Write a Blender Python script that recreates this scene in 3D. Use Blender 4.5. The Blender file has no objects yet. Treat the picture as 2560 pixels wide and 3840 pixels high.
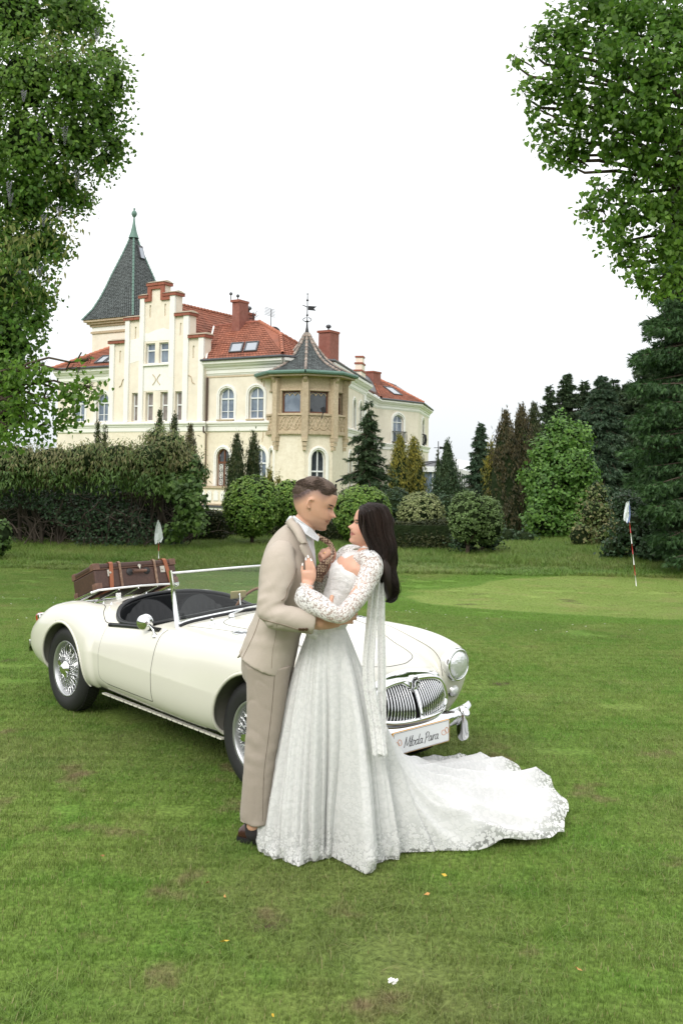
import bpy, bmesh, math, random
import numpy as np
from mathutils import Vector, Matrix, noise as mnoise
from mathutils.bvhtree import BVHTree
from mathutils.geometry import delaunay_2d_cdt
random.seed(7); np.random.seed(7)
SC = bpy.context.scene
COL = SC.collection
R = math.radians
# ------------------------------------------------------------------ camera
F_, PIT, ROL, PU, PV, CH = 3525.5, R(2.5), R(.8), 1282.15, 1594.3, 1.8916   # focal (in 2560x3840 px), pitch, roll, principal point, eye height
_cp, _sp, _cr, _sr = math.cos(PIT), math.sin(PIT), math.cos(ROL), math.sin(ROL)
_FW = np.array([0, _cp, _sp]); _U0 = np.array([0, -_sp, _cp]); _R0 = np.array([1., 0, 0])
cam_d = bpy.data.cameras.new('camera'); cam = bpy.data.objects.new('camera', cam_d); COL.objects.link(cam)
cam_d.lens = 36 * F_ / 3840; cam_d.sensor_width = 36; cam_d.sensor_fit = 'AUTO'
cam_d.shift_y = (PV - 1920) / 3840; cam_d.shift_x = -(PU - 1280) / 3840
cam_d.clip_start = .1; cam_d.clip_end = 2000
_R = _R0 * _cr + _U0 * _sr; _U = -_R0 * _sr + _U0 * _cr
cam.matrix_world = Matrix(((_R[0], _U[0], -_FW[0], 0), (_R[1], _U[1], -_FW[1], 0), (_R[2], _U[2], -_FW[2], CH), (0, 0, 0, 1)))
SC.camera = cam
SC.view_settings.view_transform = 'Standard'; SC.view_settings.look = 'None'
SC.view_settings.exposure = 0.55; SC.view_settings.gamma = 1; SC.view_settings.use_curve_mapping = False
SC.cycles.max_bounces = 8; SC.cycles.transparent_max_bounces = 16; SC.cycles.use_denoising = True
SC.cycles.caustics_reflective = False; SC.cycles.caustics_refractive = False
# ------------------------------------------------------------------ world: overcast daylight
W = bpy.data.worlds.new('World'); SC.world = W; W.use_nodes = True
nt = W.node_tree; nt.nodes.clear()
def wn(t, **k):
    n = nt.nodes.new(t)
    for a, b in k.items(): setattr(n, a, b)
    return n
SUN_EL, SUN_AZ = R(40), R(203)       # high, veiled, behind and left of the camera
sky = wn('ShaderNodeTexSky', sky_type='NISHITA', sun_disc=False, sun_elevation=SUN_EL, sun_rotation=SUN_AZ, air_density=1.0, dust_density=3.0)
tc = wn('ShaderNodeTexCoord'); nz = wn('ShaderNodeTexNoise'); nz.inputs['Scale'].default_value = 2.2; nz.inputs['Detail'].default_value = 5
mp = wn('ShaderNodeMapping'); mp.inputs['Scale'].default_value = (1, 1, 3.0)
nt.links.new(tc.outputs['Generated'], mp.inputs[0]); nt.links.new(mp.outputs[0], nz.inputs['Vector'])
sep = wn('ShaderNodeSeparateXYZ'); nt.links.new(tc.outputs['Generated'], sep.inputs[0])
rz = wn('ShaderNodeValToRGB'); cr = rz.color_ramp      # cloud layer: a little greyer and bluer at the horizon
cr.elements[0].position = 0.0; cr.elements[0].color = (.290, .306, .320, 1)
cr.elements[1].position = 0.95; cr.elements[1].color = (.57, .575, .58, 1)
e = cr.elements.new(.10); e.color = (.335, .346, .355, 1)
e = cr.elements.new(.24); e.color = (.42, .427, .432, 1)
e = cr.elements.new(.42); e.color = (.48, .485, .49, 1)
nt.links.new(sep.outputs['Z'], rz.inputs[0])
rn = wn('ShaderNodeValToRGB'); rn.color_ramp.elements[0].position = .35; rn.color_ramp.elements[0].color = (.96, .965, .97, 1)
rn.color_ramp.elements[1].position = .65; rn.color_ramp.elements[1].color = (1, 1, 1, 1)
nt.links.new(nz.outputs[0], rn.inputs[0])
mu = wn('ShaderNodeMixRGB', blend_type='MULTIPLY'); mu.inputs[0].default_value = 1
nt.links.new(rz.outputs[0], mu.inputs[1]); nt.links.new(rn.outputs[0], mu.inputs[2])
sc_ = wn('ShaderNodeMixRGB', blend_type='MULTIPLY'); sc_.inputs[0].default_value = 1; sc_.inputs[2].default_value = (23., 22.8, 22.5, 1)
nt.links.new(mu.outputs[0], sc_.inputs[1])
mx = wn('ShaderNodeMixRGB'); mx.inputs[0].default_value = .93
nt.links.new(sky.outputs[0], mx.inputs[1]); nt.links.new(sc_.outputs[0], mx.inputs[2])
bg = wn('ShaderNodeBackground'); bg.inputs['Strength'].default_value = .1
ow = wn('ShaderNodeOutputWorld')
nt.links.new(mx.outputs[0], bg.inputs[0]); nt.links.new(bg.outputs[0], ow.inputs[0])
sd = bpy.data.lights.new('sun', 'SUN'); sd.energy = 1.3; sd.angle = R(26); sd.color = (1, .965, .91)
sun = bpy.data.objects.new('sun', sd); COL.objects.link(sun)
_d = Vector((math.sin(SUN_AZ) * math.cos(SUN_EL), math.cos(SUN_AZ) * math.cos(SUN_EL), math.sin(SUN_EL)))
sun.rotation_euler = _d.to_track_quat('Z', 'Y').to_euler(); sun.location = (0, 0, 30)

# ------------------------------------------------------------------ measuring: a photograph point at a known depth or on a known plane
def ray(u, v):
    a_, b_ = u - PU, v - PV
    a = a_ * _cr + b_ * _sr; b = -a_ * _sr + b_ * _cr
    r = _FW * F_ + _R0 * a - _U0 * b
    return r / r[1]
def P(u, v, D): return ray(u, v) * D + np.array([0, 0, CH])
def Gd(u, v, z=0.):
    r = ray(u, v); return P(u, v, (z - CH) / r[2])
# ------------------------------------------------------------------ object helpers
ORG = {}
def wl(o):
    v = Vector((0, 0, 0))
    while o is not None:
        v = v + o.location; o = o.parent
    return v
def tag(o, label=None, cat=None, group=None, kind=None):
    if label: o['label'] = label
    if cat: o['category'] = cat
    if group: o['group'] = group
    if kind: o['kind'] = kind
    return o
def thing(name, label, cat, loc=(0, 0, 0), rz=0, group=None):
    o = bpy.data.objects.new(name, None); COL.objects.link(o); o.location = loc; o.rotation_euler = (0, 0, rz)
    o.empty_display_size = .2
    return tag(o, label, cat, group)
def np_mesh(name, V, Fc, mats=(), smooth=False, midx=None):
    """V (n,3); Fc list of arrays (each (m,k)) or list of tuples"""
    me = bpy.data.meshes.new(name)
    V = np.asarray(V, dtype=np.float32)
    if isinstance(Fc, np.ndarray): Fc = [Fc]
    if len(Fc) and isinstance(Fc[0], np.ndarray):
        loops = np.concatenate([f.reshape(-1) for f in Fc]).astype(np.int32)
        tot = np.concatenate([np.full(len(f), f.shape[1]) for f in Fc]).astype(np.int32)
    else:
        loops = np.array([i for f in Fc for i in f], dtype=np.int32); tot = np.array([len(f) for f in Fc], dtype=np.int32)
    me.vertices.add(len(V)); me.vertices.foreach_set('co', V.ravel())
    me.loops.add(len(loops)); me.loops.foreach_set('vertex_index', loops)
    me.polygons.add(len(tot)); st = np.concatenate([[0], np.cumsum(tot)[:-1]]).astype(np.int32)
    me.polygons.foreach_set('loop_start', st)
    try: me.polygons.foreach_set('loop_total', tot)
    except Exception: pass
    if midx is not None: me.polygons.foreach_set('material_index', np.asarray(midx, dtype=np.int32))
    me.polygons.foreach_set('use_smooth', np.full(len(tot), bool(smooth)))
    for m in (mats if isinstance(mats, (list, tuple)) else [mats]): me.materials.append(m)
    me.update(calc_edges=True); me.validate()
    return me
def link(name, me, parent=None, world=True):
    o = bpy.data.objects.new(name, me); COL.objects.link(o)
    if parent is not None:
        o.parent = parent
        if world:
            off = wl(parent); me.transform(Matrix.Translation(-off))
    return o
class MB:
    """collects geometry; build() links it as one mesh object"""
    def __init__(s): s.v = []; s.f = []; s.m = []; s.n = 0
    def add(s, V, Fc, mi=0):
        V = [tuple(map(float, p)) for p in V]; b = s.n; s.v += V; s.n += len(V)
        for f in Fc: s.f.append(tuple(i + b for i in f)); s.m.append(mi)
        return s
    def box(s, c, d, M=None, mi=0, taper=1.0):
        x, y, z = [k / 2 for k in d]; V = []
        for sz in (-1, 1):
            k = taper if sz > 0 else 1
            for sx, sy in ((-1, -1), (1, -1), (1, 1), (-1, 1)): V.append(Vector((sx * x * k, sy * y * k, sz * z)))
        if M is not None: V = [M @ p for p in V]
        c = Vector(c); V = [p + c for p in V]
        return s.add(V, [(0, 3, 2, 1), (4, 5, 6, 7), (0, 1, 5, 4), (1, 2, 6, 5), (2, 3, 7, 6), (3, 0, 4, 7)], mi)
    def frame_box(s, o, ax, ay, az, mi=0):
        """box from corner o and three edge vectors"""
        o, ax, ay, az = [Vector(k) for k in (o, ax, ay, az)]
        V = [o, o + ax, o + ax + ay, o + ay, o + az, o + ax + az, o + ax + ay + az, o + ay + az]
        F6 = [(0, 3, 2, 1), (4, 5, 6, 7), (0, 1, 5, 4), (1, 2, 6, 5), (2, 3, 7, 6), (3, 0, 4, 7)]
        if ax.cross(ay).dot(az) < 0: F6 = [f[::-1] for f in F6]
        return s.add(V, F6, mi)
    def grid(s, G, mi=0, closeu=False, closev=False, flip=False):
        """G[i][j] points"""
        ni, nj = len(G), len(G[0]); Fc = []
        for i in range(ni if closeu else ni - 1):
            for j in range(nj if closev else nj - 1):
                a = i * nj + j; b = i * nj + (j + 1) % nj; c = ((i + 1) % ni) * nj + (j + 1) % nj; d = ((i + 1) % ni) * nj + j
                Fc.append((a, d, c, b) if flip else (a, b, c, d))
        return s.add([p for r in G for p in r], Fc, mi)
    def tube(s, path, r, n=8, cap=True, mi=0, squash=None):
        """swept tube; r a number or a list"""
        path = [Vector(p) for p in path]; m = len(path)
        rr = r if hasattr(r, '__len__') else [r] * m
        rings = []; up = None
        for i, p in enumerate(path):
            t = (path[min(i + 1, m - 1)] - path[max(i - 1, 0)]); t = t.normalized() if t.length > 1e-9 else Vector((0, 0, 1))
            if up is None: up = t.orthogonal().normalized()
            up = (up - t * up.dot(t)); up = up.normalized() if up.length > 1e-6 else t.orthogonal().normalized()
            w = t.cross(up)
            rings.append([p + (up * math.cos(2 * math.pi * k / n) + w * math.sin(2 * math.pi * k / n)) * rr[i] for k in range(n)])
        b = s.n; s.grid(rings, mi, closev=True)
        if cap: s.f.append(tuple(b + k for k in range(n))[::1]); s.m.append(mi); s.f.append(tuple(b + (m - 1) * n + k for k in range(n))[::-1]); s.m.append(mi)
        return s
    def lathe(s, prof, n=24, o=(0, 0, 0), M=None, mi=0, ax='z'):
        """prof [(r, h)] turned about an axis"""
        o = Vector(o); rings = []
        for r, h in prof:
            ring = []
            for k in range(n):
                a = 2 * math.pi * k / n; c, q = r * math.cos(a), r * math.sin(a)
                p = Vector((c, q, h)) if ax == 'z' else (Vector((c, h, q)) if ax == 'y' else Vector((h, c, q)))
                ring.append(o + (M @ p if M is not None else p))
            rings.append(ring)
        return s.grid(rings, mi, closev=True)
    def prism(s, poly, dirv, mi=0):
        """extrude a polygon (3d points) by dirv"""
        n = len(poly); V = [Vector(p) for p in poly]; d = Vector(dirv)
        return s.add(V + [p + d for p in V], [tuple(range(n))[::-1], tuple(range(n, 2 * n))] + [(i, (i + 1) % n, n + (i + 1) % n, n + i) for i in range(n)], mi)
    def build(s, name, mats, parent=None, smooth=False, world=True, bevel=0, auto=None):
        me = np_mesh(name, np.array(s.v) if s.v else np.zeros((0, 3)), s.f, mats, smooth, s.m)
        o = link(name, me, parent, world)
        if bevel:
            m = o.modifiers.new('bevel', 'BEVEL'); m.width = bevel; m.segments = 2; m.limit_method = 'ANGLE'; m.angle_limit = R(40)
        if auto: shade_auto(o, auto)
        return o
def fixnormals(o):
    bm = bmesh.new(); bm.from_mesh(o.data); bmesh.ops.recalc_face_normals(bm, faces=bm.faces); bm.to_mesh(o.data); bm.free(); return o
def shade_auto(o, deg=35):
    me = o.data; bm = bmesh.new(); bm.from_mesh(me)
    for f in bm.faces: f.smooth = True
    for e in bm.edges:
        if len(e.link_faces) == 2:
            e.smooth = e.calc_face_angle(0) < R(deg)
    bm.to_mesh(me); bm.free()
def copy_tree(o, parent=None):
    c = o.copy(); COL.objects.link(c); c.parent = parent
    for ch in list(o.children): copy_tree(ch, c)
    return c
def spline(xs, ys):
    """natural cubic spline through points"""
    x = np.array(xs, float); y = np.array(ys, float); n = len(x); h = np.diff(x)
    A = np.zeros((n, n)); b = np.zeros(n); A[0, 0] = A[-1, -1] = 1
    for i in range(1, n - 1):
        A[i, i - 1] = h[i - 1]; A[i, i] = 2 * (h[i - 1] + h[i]); A[i, i + 1] = h[i]
        b[i] = 3 * ((y[i + 1] - y[i]) / h[i] - (y[i] - y[i - 1]) / h[i - 1])
    c = np.linalg.solve(A, b)
    bb = np.diff(y) / h - h * (2 * c[:-1] + c[1:]) / 3; d = np.diff(c) / (3 * h)
    def f(q):
        q = np.asarray(q, float); qc = np.clip(q, x[0], x[-1]); i = np.clip(np.searchsorted(x, qc) - 1, 0, n - 2); t = qc - x[i]
        return y[i] + bb[i] * t + c[i] * t * t + d[i] * t ** 3
    return f
def dens(pts, n=10, closed=False):
    """smooth a coarse polyline"""
    pts = [np.array(p, float) for p in pts]; m = len(pts); out = []
    rng = range(m if closed else m - 1)
    for i in rng:
        p0 = pts[(i - 1) % m] if (closed or i > 0) else pts[i]; p1 = pts[i]; p2 = pts[(i + 1) % m]; p3 = pts[(i + 2) % m] if (closed or i + 2 < m) else p2
        for k in range(n):
            t = k / n; out.append(.5 * ((2 * p1) + (-p0 + p2) * t + (2 * p0 - 5 * p1 + 4 * p2 - p3) * t * t + (-p0 + 3 * p1 - 3 * p2 + p3) * t ** 3))
    if not closed: out.append(pts[-1])
    return out
# ------------------------------------------------------------------ materials
def mat(name, col, rough=.6, metal=0, spec=.5, noise=None, bump=None, coat=0, vary=None, trans=0, sheen=0, sss=0, coord='Object', ior=None):
    """noise=(scale, colour2, contrast) mixes a second colour in; bump=(scale, strength, dist); vary=(amount) random per piece"""
    m = bpy.data.materials.new(name); m.use_nodes = True; t = m.node_tree; b = t.nodes['Principled BSDF']
    N = t.nodes.new; L = t.links.new
    b.inputs['Base Color'].default_value = (*col, 1); b.inputs['Roughness'].default_value = rough; b.inputs['Metallic'].default_value = metal
    b.inputs['Specular IOR Level'].default_value = spec
    if coat: b.inputs['Coat Weight'].default_value = coat; b.inputs['Coat Roughness'].default_value = .05
    if sheen: b.inputs['Sheen Weight'].default_value = sheen; b.inputs['Sheen Roughness'].default_value = .5
    if sss: b.inputs['Subsurface Weight'].default_value = sss; b.inputs['Subsurface Radius'].default_value = (.012, .005, .003); b.inputs['Subsurface Scale'].default_value = 1
    tcn = N('ShaderNodeTexCoord'); out = None
    if noise:
        for nn in (noise if isinstance(noise[0], (list, tuple)) else [noise]):
            sc, c2, con = nn[:3]
            n = N('ShaderNodeTexNoise'); n.inputs['Scale'].default_value = sc; n.inputs['Detail'].default_value = 6; n.inputs['Roughness'].default_value = .6
            L(tcn.outputs[coord], n.inputs['Vector'])
            r = N('ShaderNodeMapRange'); r.inputs['From Min'].default_value = .5 - con; r.inputs['From Max'].default_value = .5 + con
            if len(nn) > 3: r.inputs['From Min'].default_value += nn[3]; r.inputs['From Max'].default_value += nn[3]
            L(n.outputs[0], r.inputs[0]); mxn = N('ShaderNodeMixRGB'); L(r.outputs[0], mxn.inputs[0])
            if out is None: mxn.inputs[1].default_value = (*col, 1)
            else: L(out, mxn.inputs[1])
            mxn.inputs[2].default_value = (*c2, 1); out = mxn.outputs[0]
    if vary:
        g = N('ShaderNodeNewGeometry') if vary[0] == 'island' else N('ShaderNodeObjectInfo')
        h = N('ShaderNodeHueSaturation'); r = N('ShaderNodeMapRange'); r.inputs['To Min'].default_value = 1 - vary[1]; r.inputs['To Max'].default_value = 1 + vary[1]
        L(g.outputs['Random Per Island' if vary[0] == 'island' else 'Random'], r.inputs[0]); L(r.outputs[0], h.inputs['Value'])
        if len(vary) > 2:
            mt = N('ShaderNodeMath'); mt.operation = 'MULTIPLY'; mt.inputs[1].default_value = 7.31; fr = N('ShaderNodeMath'); fr.operation = 'FRACT'
            L(g.outputs['Random Per Island' if vary[0] == 'island' else 'Random'], mt.inputs[0]); L(mt.outputs[0], fr.inputs[0])
            r2 = N('ShaderNodeMapRange'); r2.inputs['To Min'].default_value = .5 - vary[2]; r2.inputs['To Max'].default_value = .5 + vary[2]
            L(fr.outputs[0], r2.inputs[0]); L(r2.outputs[0], h.inputs['Hue'])
        if out is None: h.inputs['Color'].default_value = (*col, 1)
        else: L(out, h.inputs['Color'])
        out = h.outputs[0]
    if out is not None: L(out, b.inputs['Base Color'])
    if bump:
        prev = None
        for bb in (bump if isinstance(bump[0], (list, tuple)) else [bump]):
            n = N('ShaderNodeTexNoise'); n.inputs['Scale'].default_value = bb[0]; n.inputs['Detail'].default_value = 6
            L(tcn.outputs[coord], n.inputs['Vector']); bn = N('ShaderNodeBump'); bn.inputs['Strength'].default_value = bb[1]; bn.inputs['Distance'].default_value = bb[2]
            L(n.outputs[0], bn.inputs['Height'])
            if prev is not None: L(prev, bn.inputs['Normal'])
            prev = bn.outputs[0]
        L(prev, b.inputs['Normal'])
    if trans: b.inputs['Transmission Weight'].default_value = trans
    if ior: b.inputs['IOR'].default_value = ior
    return m
def leaf_mat(name, c1, c2, rough=.45, tl=.35, big=(.6, (.0, .0, .0), 0), vary=.3, hue=.02, spec=.35):
    """two-sided leaf: diffuse + gloss + translucency, colour by piece and by patch"""
    m = bpy.data.materials.new(name); m.use_nodes = True; t = m.node_tree; b = t.nodes['Principled BSDF']; N = t.nodes.new; L = t.links.new
    g = N('ShaderNodeNewGeometry'); tcn = N('ShaderNodeTexCoord'); n = N('ShaderNodeTexNoise'); n.inputs['Scale'].default_value = big[0]; n.inputs['Detail'].default_value = 3
    L(tcn.outputs['Object'], n.inputs['Vector'])
    ad = N('ShaderNodeMath'); ad.operation = 'ADD'; L(n.outputs[0], ad.inputs[0])
    r = N('ShaderNodeMapRange'); r.inputs['To Min'].default_value = -.30; r.inputs['To Max'].default_value = .30; L(g.outputs['Random Per Island'], r.inputs[0]); L(r.outputs[0], ad.inputs[1])
    r0 = N('ShaderNodeMapRange'); r0.inputs['From Min'].default_value = .25; r0.inputs['From Max'].default_value = .75; L(ad.outputs[0], r0.inputs[0])
    mxn = N('ShaderNodeMixRGB'); mxn.inputs[1].default_value = (*c1, 1); mxn.inputs[2].default_value = (*c2, 1); L(r0.outputs[0], mxn.inputs[0])
    h = N('ShaderNodeHueSaturation'); L(mxn.outputs[0], h.inputs['Color'])
    mt = N('ShaderNodeMath'); mt.operation = 'MULTIPLY'; mt.inputs[1].default_value = 9.7; fr = N('ShaderNodeMath'); fr.operation = 'FRACT'; L(g.outputs['Random Per Island'], mt.inputs[0]); L(mt.outputs[0], fr.inputs[0])
    r2 = N('ShaderNodeMapRange'); r2.inputs['To Min'].default_value = 1 - vary; r2.inputs['To Max'].default_value = 1 + vary; L(fr.outputs[0], r2.inputs[0]); L(r2.outputs[0], h.inputs['Value'])
    L(h.outputs[0], b.inputs['Base Color']); b.inputs['Roughness'].default_value = rough; b.inputs['Specular IOR Level'].default_value = spec
    tr = N('ShaderNodeBsdfTranslucent'); L(h.outputs[0], tr.inputs[0]); ms = N('ShaderNodeMixShader'); ms.inputs[0].default_value = tl
    o = t.nodes['Material Output']; L(b.outputs[0], ms.inputs[1]); L(tr.outputs[0], ms.inputs[2]); L(ms.outputs[0], o.inputs[0])
    return m
M_CHROME = mat('chrome', (.82, .83, .84), .08, 1)
M_BLACK = mat('black_rubber', (.012, .012, .013), .55, bump=(60, .2, .01))
# ================================================================== ground
def sstep(a, b, x): t = np.clip((x - a) / (b - a), 0, 1); return t * t * (3 - 2 * t)
def gz(x, y):
    x = np.asarray(x, float); y = np.asarray(y, float)
    z = -.42 * sstep(9.5, 18, y) - 2.0 * sstep(31, 52, y)
    return z
def lawn_colour(t):
    """shared by soil sheet and blades: colour from the place on the lawn"""
    N = t.nodes.new; L = t.links.new; g = N('ShaderNodeNewGeometry'); out = None
    def nz(sc, det=4): n = N('ShaderNodeTexNoise'); n.inputs['Scale'].default_value = sc; n.inputs['Detail'].default_value = det; L(g.outputs['Position'], n.inputs['Vector']); return n.outputs[0]
    def mixc(fac, a, b, lo, hi, blend='MIX'):
        r = N('ShaderNodeMapRange'); r.inputs['From Min'].default_value = lo; r.inputs['From Max'].default_value = hi; L(fac, r.inputs[0]); m = N('ShaderNodeMixRGB'); m.blend_type = blend; L(r.outputs[0], m.inputs[0])
        for i, c in ((1, a), (2, b)):
            if isinstance(c, tuple): m.inputs[i].default_value = (*c, 1)
            else: L(c, m.inputs[i])
        return m.outputs[0]
    c = mixc(nz(.55), (.126, .212, .038), (.182, .250, .058), .35, .65)
    c = mixc(nz(2.6), c, (.105, .215, .030), .50, .75)
    c = mixc(nz(1.1, 5), c, (.215, .235, .080), .58, .78)
    sp = N('ShaderNodeSeparateXYZ'); L(g.outputs['Position'], sp.inputs[0])
    nr = N('ShaderNodeMapRange'); nr.inputs['From Min'].default_value = 10; nr.inputs['From Max'].default_value = 6.5; L(sp.outputs[1], nr.inputs[0])      # the worn part of the lawn
    def near(fac): m = N('ShaderNodeMath'); m.operation = 'MULTIPLY'; L(fac, m.inputs[0]); L(nr.outputs[0], m.inputs[1]); return m.outputs[0]
    c = mixc(near(nz(.42, 3)), c, (.165, .180, .066), .46, .72); c = mixc(near(nz(2.3, 6)), c, (.200, .165, .085), .60, .70)
    # green: an even, paler oval
    def M_(op, a, b=None, c_=None):
        m = N('ShaderNodeMath'); m.operation = op
        for i, q in enumerate((a, b, c_)):
            if q is None: continue
            if isinstance(q, (int, float)): m.inputs[i].default_value = q
            else: L(q, m.inputs[i])
        return m.outputs[0]
    wob = M_('MULTIPLY', nz(.3, 2), .35)
    def oval(cx, cy, rx, ry): dx = M_('DIVIDE', M_('SUBTRACT', sp.outputs[0], cx), rx); dy = M_('DIVIDE', M_('SUBTRACT', sp.outputs[1], cy), ry); return M_('ADD', M_('SQRT', M_('ADD', M_('MULTIPLY', dx, dx), M_('MULTIPLY', dy, dy))), wob)
    ov = oval(9.2, 16.6, 8.2, 4.5)
    stripe = M_('SINE', M_('MULTIPLY', M_('ADD', sp.outputs[0], M_('MULTIPLY', sp.outputs[1], .5)), 2.2))
    gcol = mixc(stripe, (.215, .305, .070), (.240, .325, .080), -1, 1); gcol = mixc(nz(1.8), gcol, (.275, .305, .100), .5, .72)
    c = mixc(ov, (.135, .245, .038), c, 1.30, 1.36); c = mixc(ov, gcol, c, 1.14, 1.16)
    return c, ov, g, nz, mixc, M_, sp
M_LAWN = bpy.data.materials.new('lawn_soil'); M_LAWN.use_nodes = True; t = M_LAWN.node_tree; b = t.nodes['Principled BSDF']
c, ov, g_, nz_, mixc_, M__, sp__ = lawn_colour(t)
fine = nz_(38, 6); c2 = mixc_(fine, (.35, .35, .35), (1.25, 1.25, 1.25), .3, .7); mm = t.nodes.new('ShaderNodeMixRGB'); mm.blend_type = 'MULTIPLY'; mm.inputs[0].default_value = .75; t.links.new(c, mm.inputs[1]); t.links.new(c2, mm.inputs[2])
br = mixc_(nz_(1.7, 6), mm.outputs[0], (.075, .055, .035), .655, .70)
t.links.new(br, b.inputs['Base Color']); b.inputs['Roughness'].default_value = .95; b.inputs['Specular IOR Level'].default_value = .12
bn = t.nodes.new('ShaderNodeBump'); bn.inputs['Strength'].default_value = .7; bn.inputs['Distance'].default_value = .02; t.links.new(nz_(60, 5), bn.inputs['Height']); t.links.new(bn.outputs[0], b.inputs['Normal'])
xs = np.concatenate([np.linspace(-400, -30, 14)[:-1], np.linspace(-30, 30, 121), np.linspace(30, 400, 14)[1:]]); ys = np.concatenate([np.linspace(-30, 0, 8)[:-1], np.linspace(0, 60, 121), np.linspace(60, 900, 18)[1:]])
X, Y = np.meshgrid(xs, ys, indexing='ij'); Z = gz(X, Y); nx_, ny_ = X.shape; I = np.arange(nx_ * ny_).reshape(nx_, ny_)
lawn = link('lawn', np_mesh('lawn', np.stack([X, Y, Z], -1).reshape(-1, 3), np.stack([I[:-1, :-1], I[1:, :-1], I[1:, 1:], I[:-1, 1:]], -1).reshape(-1, 4), M_LAWN, True)); lawn['kind'] = 'structure'
M_GRASS = bpy.data.materials.new('grass_blades'); M_GRASS.use_nodes = True; t = M_GRASS.node_tree; b = t.nodes['Principled BSDF']; c, ov, g_, nz_, mixc_, M__, sp__ = lawn_colour(t)
hs = t.nodes.new('ShaderNodeHueSaturation'); rr = t.nodes.new('ShaderNodeMapRange'); rr.inputs['To Min'].default_value = .72; rr.inputs['To Max'].default_value = 1.42; t.links.new(g_.outputs['Random Per Island'], rr.inputs[0]); t.links.new(rr.outputs[0], hs.inputs['Value']); t.links.new(c, hs.inputs['Color'])
fr = M__('FRACT', M__('MULTIPLY', g_.outputs['Random Per Island'], 17.3)); dry = mixc_(fr, hs.outputs[0], (.30, .27, .13), .955, .965); t.links.new(dry, b.inputs['Base Color']); b.inputs['Roughness'].default_value = .5; b.inputs['Specular IOR Level'].default_value = .3
tl = t.nodes.new('ShaderNodeBsdfTranslucent'); t.links.new(dry, tl.inputs[0]); ms = t.nodes.new('ShaderNodeMixShader'); ms.inputs[0].default_value = .3; t.links.new(b.outputs[0], ms.inputs[1]); t.links.new(tl.outputs[0], ms.inputs[2]); t.links.new(ms.outputs[0], t.nodes['Material Output'].inputs[0])
def tuft(name, n, half, h0, h1, w, rs, bend=.5):
    c = np.stack([rs.uniform(-half, half, n), rs.uniform(-half, half, n), np.zeros(n)], 1); a = rs.uniform(0, 2 * math.pi, n); h = rs.uniform(h0, h1, n); d = np.stack([np.cos(a), np.sin(a), np.zeros(n)], 1); s = np.stack([-np.sin(a), np.cos(a), np.zeros(n)], 1) * (w * rs.uniform(.7, 1.3, n))[:, None]
    bnd = (h * rs.uniform(.1, bend * 1.6, n))[:, None]; up = np.array([0, 0, 1.]); V = np.stack([c - s, c + s, c + s * .8 + d * bnd * .35 + up * (h * .55)[:, None], c - s * .8 + d * bnd * .35 + up * (h * .55)[:, None], c + d * bnd + up * h[:, None]], 1).reshape(-1, 3)
    b_ = (np.arange(n) * 5)[:, None]; return np_mesh(name, V, [b_ + np.array([[0, 1, 2, 3]]), b_ + np.array([[3, 2, 4]])], M_GRASS, False)
rs = np.random.RandomState(21); gcol_ = bpy.data.collections.new('grass_source')
def make_set(prefix, k, *a, **kw):
    cl = bpy.data.collections.new(prefix)
    for i in range(k):
        o = bpy.data.objects.new(prefix, tuft(prefix, *a, rs, **kw)); cl.objects.link(o)
    return cl
def gn_scatter(name, pts, scl, coll, label=None):
    me = bpy.data.meshes.new(name); me.vertices.add(len(pts)); me.vertices.foreach_set('co', np.asarray(pts, np.float32).ravel())
    a = me.attributes.new('rot', 'FLOAT_VECTOR', 'POINT'); r = np.zeros((len(pts), 3), np.float32); r[:, 2] = rs.randint(0, 4, len(pts)) * math.pi / 2 + rs.uniform(-.2, .2, len(pts)); a.data.foreach_set('vector', r.ravel())
    a = me.attributes.new('scl', 'FLOAT_VECTOR', 'POINT'); a.data.foreach_set('vector', np.asarray(scl, np.float32).ravel())
    o = bpy.data.objects.new(name, me); COL.objects.link(o); o['kind'] = 'stuff'
    ng = bpy.data.node_groups.new(name, 'GeometryNodeTree'); ng.interface.new_socket('Geometry', in_out='INPUT', socket_type='NodeSocketGeometry'); ng.interface.new_socket('Geometry', in_out='OUTPUT', socket_type='NodeSocketGeometry')
    N = ng.nodes.new; gi, go = N('NodeGroupInput'), N('NodeGroupOutput'); ci = N('GeometryNodeCollectionInfo'); ci.inputs['Collection'].default_value = coll; ci.inputs['Separate Children'].default_value = True; ci.inputs['Reset Children'].default_value = True
    ip = N('GeometryNodeInstanceOnPoints'); ip.inputs['Pick Instance'].default_value = True
    for nm, sk in (('rot', 'Rotation'), ('scl', 'Scale')):
        na = N('GeometryNodeInputNamedAttribute'); na.data_type = 'FLOAT_VECTOR'; na.inputs['Name'].default_value = nm; ng.links.new(na.outputs['Attribute'], ip.inputs[sk])
    ng.links.new(gi.outputs[0], ip.inputs['Points']); ng.links.new(ci.outputs[0], ip.inputs['Instance']); ng.links.new(ip.outputs[0], go.inputs[0])
    m = o.modifiers.new('scatter', 'NODES'); m.node_group = ng; return o
short = make_set('lawn_tuft', 8, 520, .115, .008, .024, .0013)
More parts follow.
